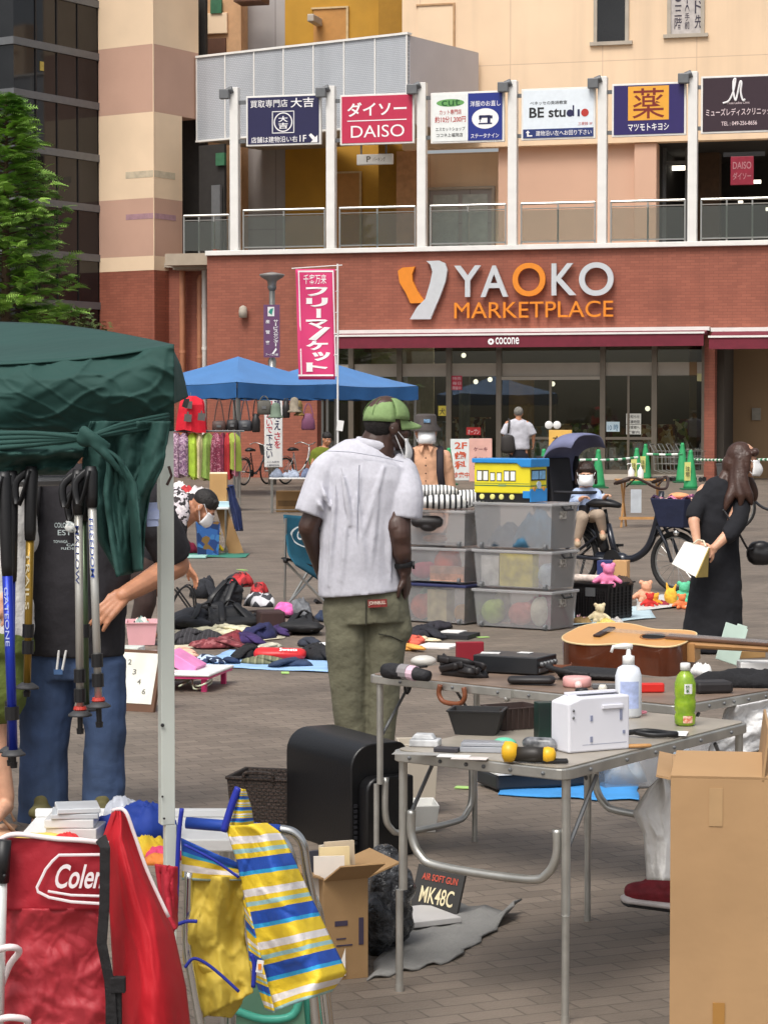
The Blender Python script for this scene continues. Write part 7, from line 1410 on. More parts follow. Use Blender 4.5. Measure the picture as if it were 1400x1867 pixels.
ALU2=alu_table(A2,B2,C2,H1,'farther folding table with walnut top holding the guitar',M_top2,((0,3),(1,2)),(.45,.18));o2=LOC[ALU2.name]
b=MB();nv=V((dv.y,-dv.x,0));m_=G(826,1245,H1);m_=A2+dv*(m_-A2).dot(dv)-o2+nv*.012;b.tube(smoothpath([m_+dv*-.05+V((0,0,-.01)),m_+dv*-.055+V((0,0,-.045)),m_+dv*-.03+V((0,0,-.07)),m_+dv*.04+V((0,0,-.07)),m_+dv*.065+V((0,0,-.045)),m_+dv*.06+V((0,0,-.01))],4),.009,8);obj('carry_handle',b,mat('handle_brown','7a4428',.5),ALU2,smooth=True)
b=MB();m_=A2+dv*.67-o2+nv*.006;b.box(m_+V((0,0,-.017)),(.05,.02,.03),Matrix.Rotation(atan2(dv.y,dv.x),3,'Z'));b.ell(m_+V((0,0,-.035)),.012);obj('latch',b,M_alum,ALU2)
def small(px,py,z,build,name,label,cat,m,grp=None,rz=0.0,**k):
 """one small thing modelled round its own base and set down at a pixel on height z"""
 c=G(px,py,z);b=MB(frame(c,rz));build(b);return tagobj(name,b,m,label,cat,grp,**k)
T2=H1+.003;aT=atan2(dv.y,dv.x)
gc=G(1045,1208,T2)+V((0,.07,.014));ga=V((.86,-.48,-.02)).normalized();gn=V((.08,-.2,1));gn=(gn-ga*gn.dot(ga)).normalized();gw=gn.cross(ga)
GT=thing('acoustic_guitar','acoustic guitar with a honey top and dark brown sides lying on the farther table','guitar',gc)
def gp(u,v_,n_):return ga*u+gw*v_+gn*n_
half=[(0,.0),(.0,.06),(.015,.115),(.05,.16),(.1,.183),(.15,.187),(.2,.172),(.25,.145),(.29,.128),(.33,.127),(.37,.136),(.41,.141),(.45,.132),(.475,.108),(.488,.06),(.49,0)]
out=[(u,v_) for u,v_ in half]+[(u,-v_) for u,v_ in half[-2:0:-1]]
sp_=smoothpath([(u,v_,0) for u,v_ in half],3);out=[(p.x,p.y) for p in sp_]+[(p.x,-p.y) for p in sp_[-2:0:-1]]
b=MB();b.prism([gp(u,v_,-.012) for u,v_ in out],gn*.112);obj('sides',b,mat('mahogany','5a2c18',.2,var=.25,vs=9,coat=.6),GT,auto=50)
M_spruce=stripemat('spruce_top',[(0,'d09a58'),(.3,'cb9351'),(.55,'d8a564'),(.8,'c98f4e')],.021,1,rough=.3,bump=.05)
b=MB();b.prism([gp(u,v_,.1005) for u,v_ in out],gn*.004);tp=obj('soundboard',b,M_spruce,GT)
b=MB();b.tube([gp(u,v_,.102) for u,v_ in out],.0035,6,closed=True);obj('binding',b,mat('binding_cream','e0c898',.4),tp)
b=MB();b.face([gp(.345+.046*cos(t),.046*sin(t),.106) for t in[2*pi*k/28 for k in range(28)]]);obj('sound_hole',b,mat('hole_black','0e0a08',.9,var=0),tp)
b=MB();b.tube([gp(.345+.052*cos(t),.052*sin(t),.1055) for t in[2*pi*k/28 for k in range(28)]],.003,5,closed=True);obj('rosette',b,mat('rosette','8a5a30',.5),tp)
b=MB();b.box(gp(.14,0,.11),(.03,.15,.01),Matrix((ga,gw,gn)).transposed());obj('bridge',b,mat('rosewood','2f1a12',.4),GT,bevel=.003)
b=MB();R_=Matrix((ga,gw,gn)).transposed();b.prism([gp(.4,-.028,.107),gp(.4,.028,.107),gp(.98,.022,.107),gp(.98,-.022,.107)],gn*.007);fb=obj('fingerboard',b,mat('fretboard_brown','6a4a36',.5,var=.1),GT)
b=MB();b.cap(gp(.5,0,.09),gp(.98,0,.095),(.02,.026),(.014,.021),up0=gn);b.box(gp(.5,0,.06),(.04,.06,.07),R_);b.box(gp(1.04,0,.1),(.14,.06,.015),R_);obj('neck',b,mat('neck_maple','b98a58',.35),GT)
b=MB()
for k in range(15):u=.98-.5*(1-.944**k)*1.0;b.tube([gp(u,-.023,.115),gp(u,.023,.115)],.001,4)
obj('fret',b,M_chrome,fb)
b=MB()
for k in range(6):b.tube([gp(.14,-.025+.01*k,.119),gp(.98,-.017+.007*k,.117)],.0006,4)
obj('string',b,M_chrome,GT)
small(1045,1238,T2,lambda b:[b.cap((-.02,.08,.016),(.2,.0,.014),(.022,.1),(.02,.09)),b.tube(smoothpath([(-.07,.14,.03),(-.09,.04,.04),(-.05,-.04,.035),(.05,-.1,.025)],4),.013,8)],'guitar_bag','black soft guitar bag flattened under the guitar','bag',mat('bag_black_nylon','1b1a1c',.7,bump=.3),remesh=.01,sm=2)
small(1370,1250,T2,lambda b:crumple(b,(0,0,0),.2,.09,.07,3),'black_cloth','black cloth bunched under the guitar neck at the right','clothing',mat('black_cloth','1a1a1d',.9,bump=.4),smooth=True)
small(1296,1262,T2,lambda b:b.box((0,0,.02),(.13,.09,.04),rotz(.2)),'black_pouch','black square pouch between the guitar body and the black cloth','pouch',M_bagk,bevel=.01)
def umb(b):b.tube([(-.09,0,.025),(-.06,0,.027),(.03,0,.028),(.12,0,.022)],[.026,.03,.027,.02],12)
c=G(705,1236,T2)+dv*.08;T=thing('folded_umbrella','folded black umbrella with grey and pink bands on the farther table','umbrella',c,aT);b=MB();umb(b);obj('cover',b,mat('umbrella_black','202024',.7,bump=.4),T,smooth=True);b=MB();b.tube([(-.01,0,.029),(.03,0,.028)],.0285,12);obj('band',b,mat('band_grey','8a8688',.5),T);b=MB();b.tube([(.031,0,.028),(.06,0,.026)],.0275,12);obj('band',b,mat('band_pink','d8b8c8',.5),T)
small(772,1212,T2,lambda b:b.ell((0,0,.015),(.05,.03,.022)),'computer_mouse','pale grey mouse shaped gadget behind the black umbrella','gadget',mat('mouse_grey','c8c6c0',.3),smooth=True)
def straps(b):
 r=rnd(14)
 for k in range(5):b.tube(smoothpath([(r.uniform(-.11,.11),r.uniform(-.06,.06),.015+r.uniform(0,.05)) for _ in range(6)],5),[(.013,.004)]*26,6)
 b.tube(smoothpath([(-.12,-.05,.03),(-.15,-.12,.02),(-.15,-.14,-.05),(-.14,-.13,-.06),(-.13,-.11,.01)],4),.005,6);crumple(b,(0,.02,0),.1,.06,.06,9)
small(840,1232,T2,straps,'camera_strap','tangle of black straps on the farther table','strap',M_bagk,smooth=True,rz=aT)
small(856,1213,T2,lambda b:b.box((0,0,.045),(.105,.03,.09)),'red_book','dark red book standing on the farther table behind the straps','book',mat('red_book','8a1828',.6,var=.1),rz=.2,bevel=.003)
c=G(940,1228,T2)+V((0,.06,0));T=thing('black_deck','black audio box with knobs on its face on the farther table','audio box',c,aT+.25);b=MB();b.bx(-.13,-.09,.004,.13,.09,.066);obj('case',b,mat('deck_black','202225',.35,var=.15),T,bevel=.004)
b=MB();[b.lathe([(.009,0),(.008,.012)],(.131,-.06+.03*k,.04),10,rotm('Y',pi/2)) for k in range(5)];b.box((.132,0,.018),(.004,.15,.012));obj('knob',b,M_greyd,T)
b=MB();b.box((-.09,-.02,.068),(.07,.05,.002),rotz(.3));b.box((.02,.05,.068),(.05,.04,.002));obj('paper_slip',b,M_wp,T)
small(985,1226,T2,lambda b:b.tube(smoothpath([(-.05,.06,.01),(-.04,0,.03),(.02,-.02,.02),(.1,.0,.015),(.12,.05,.02)],5),[(.014,.004)]*21,6),'leather_belt','curved brown leather strap between the black box and the guitar','belt',mat('belt_brown','6a3c24',.5),smooth=True)
small(968,1248,T2,lambda b:b.cap((-.07,0,.015),(.07,0,.018),(.015,.03),(.016,.035)),'glasses_case','long black glasses case at the front edge of the farther table','case',M_bagk,rz=aT+.5,smooth=True)
c=G(1053,1254,T2)+V((0,.04,0));T=thing('pink_tape_measure','pale pink round gadget with a short spout on the farther table','gadget',c);b=MB();b.lathe([(.045,0),(.05,.005),(.05,.03),(.045,.035),(.01,.036)],n=24);obj('body',b,mat('baby_pink','e2a8a4',.45),T,smooth=True);b=MB();b.tube([(.0,-.045,.014),(.0,-.075,.01)],[.014,.012],12);obj('spout',b,mat('pale_pink','ecc4c0',.45),T,smooth=True)
small(1110,1256,T2,lambda b:b.box((0,0,.01),(.12,.018,.018)),'grey_stick','grey rod lying behind the white device','rod',M_greyd,bevel=.004);small(1186,1262,T2,lambda b:b.box((0,0,.016),(.09,.03,.032)),'red_case','small bright red case at the front edge of the farther table','case',mat('bright_red','d02a22',.4),rz=.1,bevel=.005)
c=G(1330,1215,T2)+V((0,.1,0));b=MB();R_=rotm('Y',.32)@rotm('X',-.25);b.box(R_@V((0,0,.08)),(.09,.006,.15),R_);b.box(R_@V((.02,0,.158)),(.04,.006,.012),R_);b.v=[p+c for p in b.v];tagobj('plastic_sheet',b,mat('pale_mint_plastic','b4c8bc',.35),'pale mint plastic board propped up at the far right of the guitar','board',bevel=.002)
small(1278,1230,T2,lambda b:crumple(b,(0,0,0),.04,.03,.05,5),'tissue','white crumpled tissue behind the guitar neck','tissue',M_wp,smooth=True)
small(1385,1222,T2,lambda b:b.box((0,.04,.015),(.15,.1,.03)),'white_case','white flat case at the right end of the farther table','case',M_wp,bevel=.004);small(1372,1206,T2,lambda b:b.box((0,.1,.02),(.11,.07,.03),rotz(.4)),'cardboard_piece','small cardboard box behind the white flat case','box',M_card,bevel=.003)
T1=H1+.003;ab=atan2(G(1030,1403,H1).y-G(710,1367,H1).y,G(1030,1403,H1).x-G(710,1367,H1).x);ac=ab+pi/2
c=G(1061,1372,T1);T=thing('white_device','white boxy paper slot device on the nearer table','device',c,radians(28));b=MB();b.prism([(-.045,0,0),(.16,0,0),(.16,0,.155),(-.0,0,.155),(-.045,0,.14)],(0,.095,0));obj('case',b,mat('device_white','dfe0e8',.35,var=.02),T,bevel=.005)
b=MB();b.box((.08,.045,.156),(.13,.02,.003));obj('slot',b,mat('slot_dark','3c3e48',.5),T);b=MB();b.box((.1,-.003,.125),(.07,.006,.012));b.box((.08,.08,.158),(.17,.02,.008));obj('handle',b,MATS['device_white'],T,bevel=.002)
b=MB();[b.box((x,-.001,z),(.008,.002,h_)) for x,z,h_ in((.03,.095,.016),(.03,.035,.016),(.13,.1,.03),(.14,.05,.01))];b.face([(.0,-.0008,.02),(.15,-.0008,.02),(.15,-.0008,.0212),(.0,-.0008,.0212)]);obj('mark',b,mat('device_grey','8a90a8',.5),T);b=MB();[b.ell((-.03,-.001,z),.004) for z in(.1,.12)];obj('screw',b,M_greyd,T)
c=G(1146,1308,T1)+V((0,.02,0));T=thing('pump_bottle','tall white pump bottle with a pale blue label on the nearer table','bottle',c);b=MB();b.lathe([(.036,0),(.042,.008),(.042,.13),(.034,.155),(.018,.165),(.017,.185)],n=24);obj('body',b,mat('bottle_white','dfe5ee',.35,var=.02),T,smooth=True);b=MB();b.lathe([(.019,.166),(.019,.192),(.008,.196),(.006,.222)],n=16);b.tube([(.012,0,.222),(-.012,0,.224),(-.05,-.01,.222),(-.056,-.012,.205)],[.009,.01,.006,.005],8);obj('pump',b,M_wp,T,smooth=True)
b=MB();b.grid([[V((.0425*sin(a),-.0425*cos(a),.03+.085*k/4)) for a in[-.75+1.5*j/10 for j in range(11)]] for k in range(5)]);b.uv={};obj('label',b,mat('label_lilac','aab8e0',.5,var=.15,vs=60),T,smooth=True)
c=G(1248,1322,T1);T=thing('tea_bottle','green tea bottle with a white cap and leafy label on the nearer table','bottle',c);b=MB();b.lathe([(.026,0),(.032,.006),(.033,.03),(.029,.04),(.033,.05),(.033,.075),(.03,.085),(.033,.095),(.033,.13),(.024,.155),(.0125,.168),(.0125,.18)],n=24);obj('body',b,mat('tea_green','86b030',.15,var=.15,vs=30,trans=.25,col2='a8c838'),T,smooth=True);b=MB();b.lathe([(.0155,.17),(.0155,.19),(.013,.192)],n=18);obj('cap',b,M_wp,T,smooth=True)
b=MB();b.grid([[V((.0336*sin(a),-.0336*cos(a),.1+.03*k)) for a in(-.2,0,.2,.4,.55)] for k in range(2)]);b.uv={};obj('label',b,M_wp,T);b=MB();b.grid([[V((.0338*sin(a),-.0338*cos(a),.01+.022*k)) for a in(-.3,-.1,.1,.4,.6)] for k in range(2)]);b.uv={};obj('label',b,mat('label_red','d8603c',.5,col2='f0d8c0',vs=120),T);b=MB();b.vtext('綾鷹',(-.0,-.0352,.103),RX,UZ,.013,.024,.02) if 0 else b.vtext('緑茶',(-.003,-.0352,.103),RX,UZ,.012,.024,.02);obj('lettering',b,mat('tea_ink','3c6a2a',.5,var=0),T)
small(866,1340,T1,lambda b:b.tub((0,.04,0),(.12,.09),(.16,.12),.07,.004,.004),'black_basin','black plastic basin on the nearer table','basin',M_black,rz=-.2);small(950,1330,T1,lambda b:[b.tub((0,.05,0),(.13,.1),(.15,.12),.065,.003,.003)]+[b.box((-.06+.02*k,-.012,.035),(.003,.003,.06)) for k in range(7)],'wire_tray','dark brown wire tray behind the dark green box','tray',mat('wire_brown','3a2c28',.6),rz=.5)
small(1000,1350,T1,lambda b:b.box((0,.03,.055),(.055,.045,.11)),'dark_box','dark green and black box standing left of the white device','box',mat('box_dark_green','1c2422',.4,col2='1e3c34',vs=8),rz=.3,bevel=.002)
small(880,1372,T1,lambda b:[b.box((0,.03,.008),(.13,.07,.016)),b.box((0.0,.03,.022),(.125,.065,.01))],'clear_case','clear plastic cases stacked before the black basin','case',mat('clear_case','b8bcc4',.15,trans=.3),rz=-.15,bevel=.002)
small(772,1362,T1,lambda b:[b.box((0,.03,.01),(.085,.06,.02)),b.prism([(-.04,.01,.02),(.03,.01,.02),(.02,.015,.034),(-.03,.015,.034)],(0,.04,0))],'controller_box','grey and white small electronic box on the left of the nearer table','device',mat('controller_grey','a8aaac',.4,col2='d0d2d4',vs=20),rz=-.2,bevel=.003)
small(815,1370,T1,lambda b:b.box((0,0,.006),(.07,.04,.012)),'black_card','dark flat gadget between the grey box and the clear cases','gadget',mat('gadget_dark','38363c',.4),rz=-.3,bevel=.002)
for k,(x,y,w_,d_,l) in enumerate(((770,1376,.17,.05,'grey paper sheet at the left front edge of the nearer table'),(855,1384,.1,.05,'white paper with red print in front of the clear cases'),(826,1380,.09,.05,'white oval card in front of the dark gadget'),(1215,1338,.12,.1,'white paper under the black strap beside the tea bottle'))):
 small(x,y,T1+.0012*k,lambda b:b.box((0,.01,.001),(w_,d_,.001)),'paper_sheet',l,'paper',mat('paper_'+str(k),('9a9894','d8d0cc','e0e0de','e8e8e8')[k],.6,var=.1,vs=40),rz=-.2)
c=G(962,1392,T1)+V((0,.02,.028));T=thing('torch','yellow and black torch lying at the front corner of the nearer table','torch',c,-.18);M_tor=mat('torch_yellow','e8b424',.4)
b=MB();b.lathe([(.02,-.035),(.022,.02),(.02,.045)],(.0,0,-.006),18,rotm('Y',pi/2));b.tube([(-.03,0,-.006),(.05,0,-.006)],.021,16);obj('grip',b,mat('torch_black','2a2622',.5),T,smooth=True)
b=MB();b.lathe([(.015,-.07),(.029,-.062),(.029,-.045),(.022,-.028)],(0,0,-.0),18,rotm('Y',pi/2));obj('lamp_head',b,M_tor,T,smooth=True);b=MB();b.lathe([(.021,.045),(.023,.055),(.02,.072),(.008,.078)],(0,0,-.006),16,rotm('Y',pi/2));obj('end_cap',b,M_tor,T,smooth=True)
small(920,1368,T1,lambda b:b.ell((0,.03,.015),(.035,.025,.018)),'mint_gadget','mint green rounded gadget behind the torch','gadget',mat('mint_green','6ac8a4',.4),smooth=True);small(965,1372,T1,lambda b:b.cap((0,.05,.02),(.06,.03,.02),.018,.018),'stapler','black and silver stapler shaped tool behind the torch','tool',mat('tool_dark','2c2e32',.3,col2='9a9ca0',vs=30),smooth=True);small(1015,1392,T1,lambda b:[b.tube([(-.04,.01*k,.006),(.03,-.01+.012*k,.006)],.004,6) for k in range(4)],'cable_ties','black thin tools right of the torch','tool',M_black)
small(1188,1345,T1,lambda b:[b.tube(smoothpath([(-.07,.03,.01),(-.02,.0,.02),(.05,.01,.012),(.07,-.01,.012),(.0,-.02,.01),(-.05,.01,.015)],5),[(.008,.006)]*26,6)],'black_strap','black strap coiled on white paper beside the tea bottle','strap',M_black,smooth=True)
small(1160,1303,T1,lambda b:b.tube([(.03*cos(a),.02*sin(a),.008) for a in[2*pi*k/20 for k in range(20)]],.004,6,closed=True),'pink_ring','thin pink ring at the foot of the pump bottle','ring',mat('ring_pink','e08a98',.4),smooth=True);small(1165,1364,T1,lambda b:b.cap((-.03,0,.006),(.03,.01,.006),(.006,.012),(.006,.01)),'tan_block','tan wooden piece right of the white device','block',M_pine,smooth=True)
small(1098,1290,T1,lambda b:b.lathe([(.03,0),(.03,.02),(.012,.03),(.012,.05),(.015,.065),(.01,.075)],n=14),'ivory_stamp','ivory knobbed holder standing behind the white device','holder',mat('ivory','d8d4c8',.4),smooth=True);small(1060,1285,T1,lambda b:b.lathe([(.022,0),(.022,.05),(.018,.055)],n=16),'lens','short black lens behind the white device','lens',M_black,smooth=True)
sheet(((905,1452),(1165,1462),(1160,1432),(930,1410)),'3f8fd0','bright blue ground sheet under the black keyboard')
c=G(905,1446);T=thing('keyboard_instrument','black electric keyboard on the blue sheet under the tables','keyboard',c,radians(20));b=MB();b.prism([(0,0,.01),(.62,0,.01),(.62,.24,.01),(0,.24,.01)],(0,0,.07));obj('case',b,mat('keyboard_black','2a2c30',.5),T,bevel=.012);b=MB();[b.box((.3+.0,.03,.082),(.6,.1,.006))];obj('white_keys',b,M_wp,T);b=MB();[b.box((.02+.024*k,.055,.088),(.011,.06,.012)) for k in range(25) if k%7 not in(2,6)];obj('black_keys',b,M_black,T)
for k,(x,y,w_,h_,l) in enumerate(((1140,1442,.3,.17,'clear plastic box with white parts under the nearer table'),(1250,1432,.32,.2,'clear plastic box further right under the farther table'))):
 c=G(x,y);T=thing('clear_tub',l,'storage box',c+V((0,.15,0)),.3,'clear tubs under the tables');b=MB();b.tub((0,0,.005),(w_-.04,.22),(w_,.26),h_,.005,.012);obj('tub_body',b,M_clear,T);b=MB();crumple(b,(0,0,.02),.11,.08,h_*.7,30+k);obj('contents',b,mat('tub_goods_pale','b8bcc0',.5,var=.3,vs=14,col2='7a94a8'),T,smooth=True)
def hang(left,right,Z,col,label,name,m=None,fold=.03,seed=1,fs=3.0,solid=.004,cat='bag',rows=22,bulge=.05):
 b=MB();pxsheet(b,left,right,lambda u,v_:Z-bulge*sin(pi*u)*(.4+.6*v_),rows,20,fold,seed,fs);b.uv={} if not(m and 'uv' in m.name) else b.uv;return tagobj(name,b,m or mat('hang_'+col,col,.8,var=.1,bump=.3,bs=25),label,cat,smooth=True,solid=solid)
hang([(1385,1202),(1418,1200),(1440,1178),(1482,1152),(1520,1172),(1604,1178)],[(1385,1210),(1418,1212),(1450,1230),(1500,1236),(1606,1234)],6.75,'d4d2ce','white plastic bag hanging from the nearer table by the big carton','plastic_bag',fold=.05,fs=2.6,seed=4)
hang([(1290,1325),(1340,1300),(1392,1285)],[(1272,1412),(1330,1414),(1360,1414)],7.75,'d8d8d8','white crinkled plastic bag under the right end of the farther table','plastic_bag',fold=.07,fs=3,seed=9);hang([(1330,1332),(1400,1310)],[(1325,1420),(1400,1420)],8.3,'2a2c44','dark navy cloth hanging below the white crinkled bag','navy_cloth',fold=.06,seed=5,cat='clothing')
for k,(x,y,h_,l) in enumerate(((765,1488,.2,'beige plastic bin seen between the legs of the nearer table'),(765,1520,.11,'white translucent box in front of the beige bin'))):
 c=G(x,y);b=MB(frame(c,.1));b.tub((0,.1,0),(.13,.16),(.16,.2),h_+.1*(1-k),.006);tagobj('plastic_bin',b,mat('bin_'+str(k),('c0b6a6','d8d8d4')[k],.5,var=.04),l,'bin',bevel=.004)
b=MB();p=[G(*a) for a in((668,1790),(830,1752),(950,1668),(760,1640))];n=12;b.grid([[p[0].lerp(p[1],j/n).lerp(p[3].lerp(p[2],j/n),i/n)+V((.01*sin(i*2.1),.02*sin(j*1.7),.006+.008*sin(j*.9+i*.6)**2+(.04*max(0,(j/n-.85))/.15 if i>8 else 0))) for j in range(n+1)] for i in range(n+1)]);b.uv={};tagobj('grey_mat',b,mat('mat_grey','7f7e7b',.85,var=.06,bump=.3,bs=60),'light grey mat spread on the paving under the airsoft sign','mat',smooth=True,solid=.006)
c=G(790,1664,.01);T=thing('airsoft_sign','black card sign with red and cream letters leaning by the table leg','sign',c);R_=rotm('X',-.3)@rotm('Y',.22)@rotz(-.25);b=MB();b.box(R_@V((0,0,.076)),(.165,.02,.145),R_);obj('card',b,mat('card_black','1f1d1b',.6),T,bevel=.002)
b=MB(R_.to_4x4());b.text('MK48C',(-.055,-.013,.025),RX,UZ,.115,.055,.01);obj('lettering',b,mat('letter_cream','dccfa8',.6,var=0),T);b=MB(R_.to_4x4());b.text('AIR SOFT GUN',(-.06,-.013,.1),RX,UZ,.122,.023,.02);obj('lettering',b,mat('letter_red','b8442c',.6,var=0),T)
c=G(745,1690,.012);b=MB();b.box(c+V((.03,.1,.012)),(.2,.22,.02),rotz(.5));tagobj('white_board',b,mat('board_pale','b8b6b4',.5,var=.05),'pale flat board lying on the grey mat behind the airsoft sign','board',bevel=.003)
b=MB();c=G(708,1735,.01);b.ell(c+V((0,.1,.14)),(.075,.12,.16));b.ell(c+V((-.03,.02,.08)),(.06,.08,.1));tagobj('clear_bag',b,mat('clear_bag_dark','1a1b1e',.08,var=.3,vs=20,col2='4a4c50',bump=1.0,bs=45),'shiny clear bag of black parts between the carton and the table leg','bag',remesh=.01,sm=1,disp=.07,ds=.09)
K3=G(640,1562);A3=atan2(G(500,1510).y-K3.y,-(G(500,1510).x-K3.x));T=thing('black_appliance','big black appliance with a rounded top standing by the wicker basket','appliance',K3,-A3);L=.56;w3=.24;h3=.42
prof=[(0,0)]+[(0,h3-.09)]+[(.09-.09*cos(t),h3-.09+.09*sin(t)) for t in[pi/2*k/6 for k in range(1,7)]]+[(w3-.04,h3)]+[(w3-.04+.04*sin(t),h3-.04+.04*cos(t)) for t in[pi/2*k/4 for k in range(1,5)]]+[(w3,0)]
b=MB();b.prism([(0,y,z) for y,z in prof],(-L,0,0));M_app=mat('appliance_black','0c0c0e',.38,var=.1,bump=.05,bs=120);obj('case',b,M_app,T,auto=40,bevel=.006)
pr2=[(.03,.0),(.03,h3*.6)]+[(.03+.05-.05*cos(t),h3*.6+.05*sin(t)) for t in[pi/2*k/4 for k in range(1,5)]]+[(w3-.01,h3*.6+.05),(w3-.01,0)]
b=MB();b.prism([(0.001,y,z) for y,z in pr2],(.07,0,0));fr_=obj('front_block',b,M_app,T,auto=40,bevel=.008);b=MB();[b.box((.003,.018,.05+.02*k),(.006,.012,.012)) for k in range(8)];obj('embossed_mark',b,mat('emboss','26262a',.4),T)
c=G(486,1516);T=thing('wicker_basket','dark brown woven basket behind the black appliance','basket',c+V((0,.15,0)),-.25);M_wick=tilemat('wicker_weave','3c2e28','33271f','1c1512',.02,.014,.002,rough=.7,bump=.9,rot=(radians(90),0,0));b=MB();b.tub((0,0,0),(.24,.22),(.27,.25),.2,.012,.006);obj('basket_body',b,M_wick,T,bevel=.004);b=MB();b.tube(smoothpath([(-.06,-.13,.2),(-.05,-.135,.23),(.05,-.135,.23),(.06,-.13,.2)],4),.008,6);obj('handle',b,M_wick,T)
def carton(K,rz,w_,d_,h,label,m=M_card,flaps=(),name='cardboard_box',grp=None):
 T=thing(name,label,'box',K,rz,grp);b=MB();t=.005
 b.bx(0,0,0,w_,t,h);b.bx(0,d_-t,0,w_,d_,h);b.bx(0,t,0,t,d_-t,h);b.bx(w_-t,t,0,w_,d_-t,h);b.bx(t,t,0,w_-t,d_-t,t);obj('walls',b,m,T,bevel=.001)
 for o,e1,e2 in flaps:
  b=MB();o,e1,e2=V(o),V(e1),V(e2);nn=e1.cross(e2).normalized()*.005;b.prism([o,o+e1,o+e1+e2,o+e2],nn);obj('flap',b,m,T)
 return T
KB=G(590,1790);T=carton(KB,radians(22),.14,.24,.3,'open cardboard carton of books behind the striped beach chair',mat('carton_tan','9c7c55',.85,var=.1,vs=3,bump=.3,bs=8),(((.14,0,.3),(0,.24,0),(.1,0,.035)),((0,0,.3),(.14,0,0),(.03,-.06,.05)),((0,.0,.3),(0,.24,0),(-.1,0,.03))))
b=MB();b.bx(.035,-.002,.16,.075,-.0005,.175);b.bx(.11,-.002,.1,.125,-.0005,.18);b.bx(.04,-.002,.1,.09,-.0005,.104);b.bx(.04,-.002,.12,.07,-.0005,.124);obj('print',b,mat('carton_print','3c3448',.7),T)
fm=frame(KB,radians(22))
for k,(u,v_,h_,col,l) in enumerate(((.03,.03,.36,'ded6cc','white book at the front of the open carton'),(.06,.06,.38,'e4cfa0','cream paper in the open carton'),(.09,.09,.39,'c8b8a0','beige book in the open carton, tallest one'),(.05,.13,.36,'3a3c48','dark slate book in the open carton'),(.1,.16,.37,'d0c4b0','pale notebook at the back of the open carton'))):b=MB();b.box(fm@V((u,v_,h_/2+.006)),(.09,.018,h_-.012),rotz(radians(22+8*k-16))@rotm('X',-.1));tagobj('book',b,mat('book_'+col,col,.7,var=.08),l,'book','books in the open carton')
K5=P(1222,1420,4.75);K5.z=0;hh=P(1222,1418,4.75).z;T=carton(K5,radians(-8),.32,.34,hh,'tall plain cardboard carton with a tape strip at the right edge',mat('carton_big','a98760',.8,var=.09,vs=2.5,bump=.3,bs=5),(((0,.0,hh),(.32,0,0),(.01,.16,.03)),((.188,0,hh-.005),(.0,.34,0),(.012,0,.11)),((0,.34,hh),(0,-.34,0),(-.03,0,.006))))
b=MB();b.bx(.09,-.0025,.34,.115,-.0005,.42);obj('tape',b,mat('tape_tan','9a7038',.4),T);b=MB();b.bx(.08,-.0018,hh-.1,.108,-.0005,hh-.02);obj('tape',b,mat('tape_clear','b3926a',.35),T)
c=P(1178,1632,7.2);T=thing('shoe','dark red sneaker with a white sole sticking out behind the big carton','shoe',V((c.x,c.y,0)),radians(12));z0=c.z-.03
b=MB();b.cap((-.05,0,z0+.035),(.14,0,z0+.06),(.03,.04),(.055,.042));b.cap((.0,0,z0+.05),(.13,0,z0+.12),(.035,.035),.052);b.cap((.1,0,z0+.06),(.14,0,z0+.13),.045,.042);b.v=[p+V((0,0,-.0)) for p in b.v];R_=rotm('Y',.17);b.v=[R_@(p-V((0,0,z0)))+V((0,0,z0)) for p in b.v];obj('upper',b,mat('shoe_red','7c1c26',.7,var=.2,vs=30,bump=.3),T,remesh=.006,sm=2)
b=MB();b.cap((-.07,0,z0+.008),(.16,0,z0+.01),(.014,.043),(.016,.043));b.v=[R_@(p-V((0,0,z0)))+V((0,0,z0)) for p in b.v];obj('sole',b,mat('sole_white','d8d0cc',.5),T,smooth=True);b=MB();b.cap((-.07,0,z0-.006),(.16,0,z0-.006),(.007,.042),(.007,.042));b.v=[R_@(p-V((0,0,z0)))+V((0,0,z0)) for p in b.v];obj('tread',b,M_black,T);b=MB();b.cap((.12,0,z0+.1),(.26,.03,.012),.04,.05) if 0 else b.cap((.125,0,z0+.12),(.2,.0,z0+.3),.04,.05);obj('sock_leg',b,mat('trouser_navy','23242e',.9),T,smooth=True)
b=MB();b.cap((.2,0,z0+.28),(.42,.05,z0+.36),.065,.08);b.cap((.42,.05,z0+.34),(.45,.1,.06),.06,.045);b.cap((.4,.12,.05),(.55,.14,.05),.05,.05);obj('trouser_leg',b,MATS['trouser_navy'],T,remesh=.015,sm=2)
# green canopy with its white pole
M_green=mat('canopy_green','1b423c',.8,var=.08,vs=4,bump=.25,bs=9)
Zc=4.8;cb=P(305,1500,Zc);cb.z=0;CN=thing('green_canopy','dark green canopy with gathered knotted side cloth on a white square pole','tent',cb)
def csheet(name,left,right,dep,rows,cols,fold,seed,fs,m=M_green,par=None,solid=.003):
 b=MB();pxsheet(b,left,right,dep,rows,cols,fold,seed,fs);b.uv={};b.v=[p-cb for p in b.v];return obj(name,b,m,par or CN,smooth=True,solid=solid)
b=MB();b.grid([[P(-30+(322+26*t)*u,(586+36*u-10*sin(pi*u))*(1-t)+(664-8*u-28*u**2.2)*t,4.79+(1-t)*(1.3-.9*u)+.02*mnoise.noise(V((u*6+t*3,t*4,3))))-cb for u in[j/40 for j in range(41)]] for t in[i/14 for i in range(15)]]);b.uv={};obj('roof',b,M_green,CN,smooth=True,solid=.003)
b=MB();R0=[]
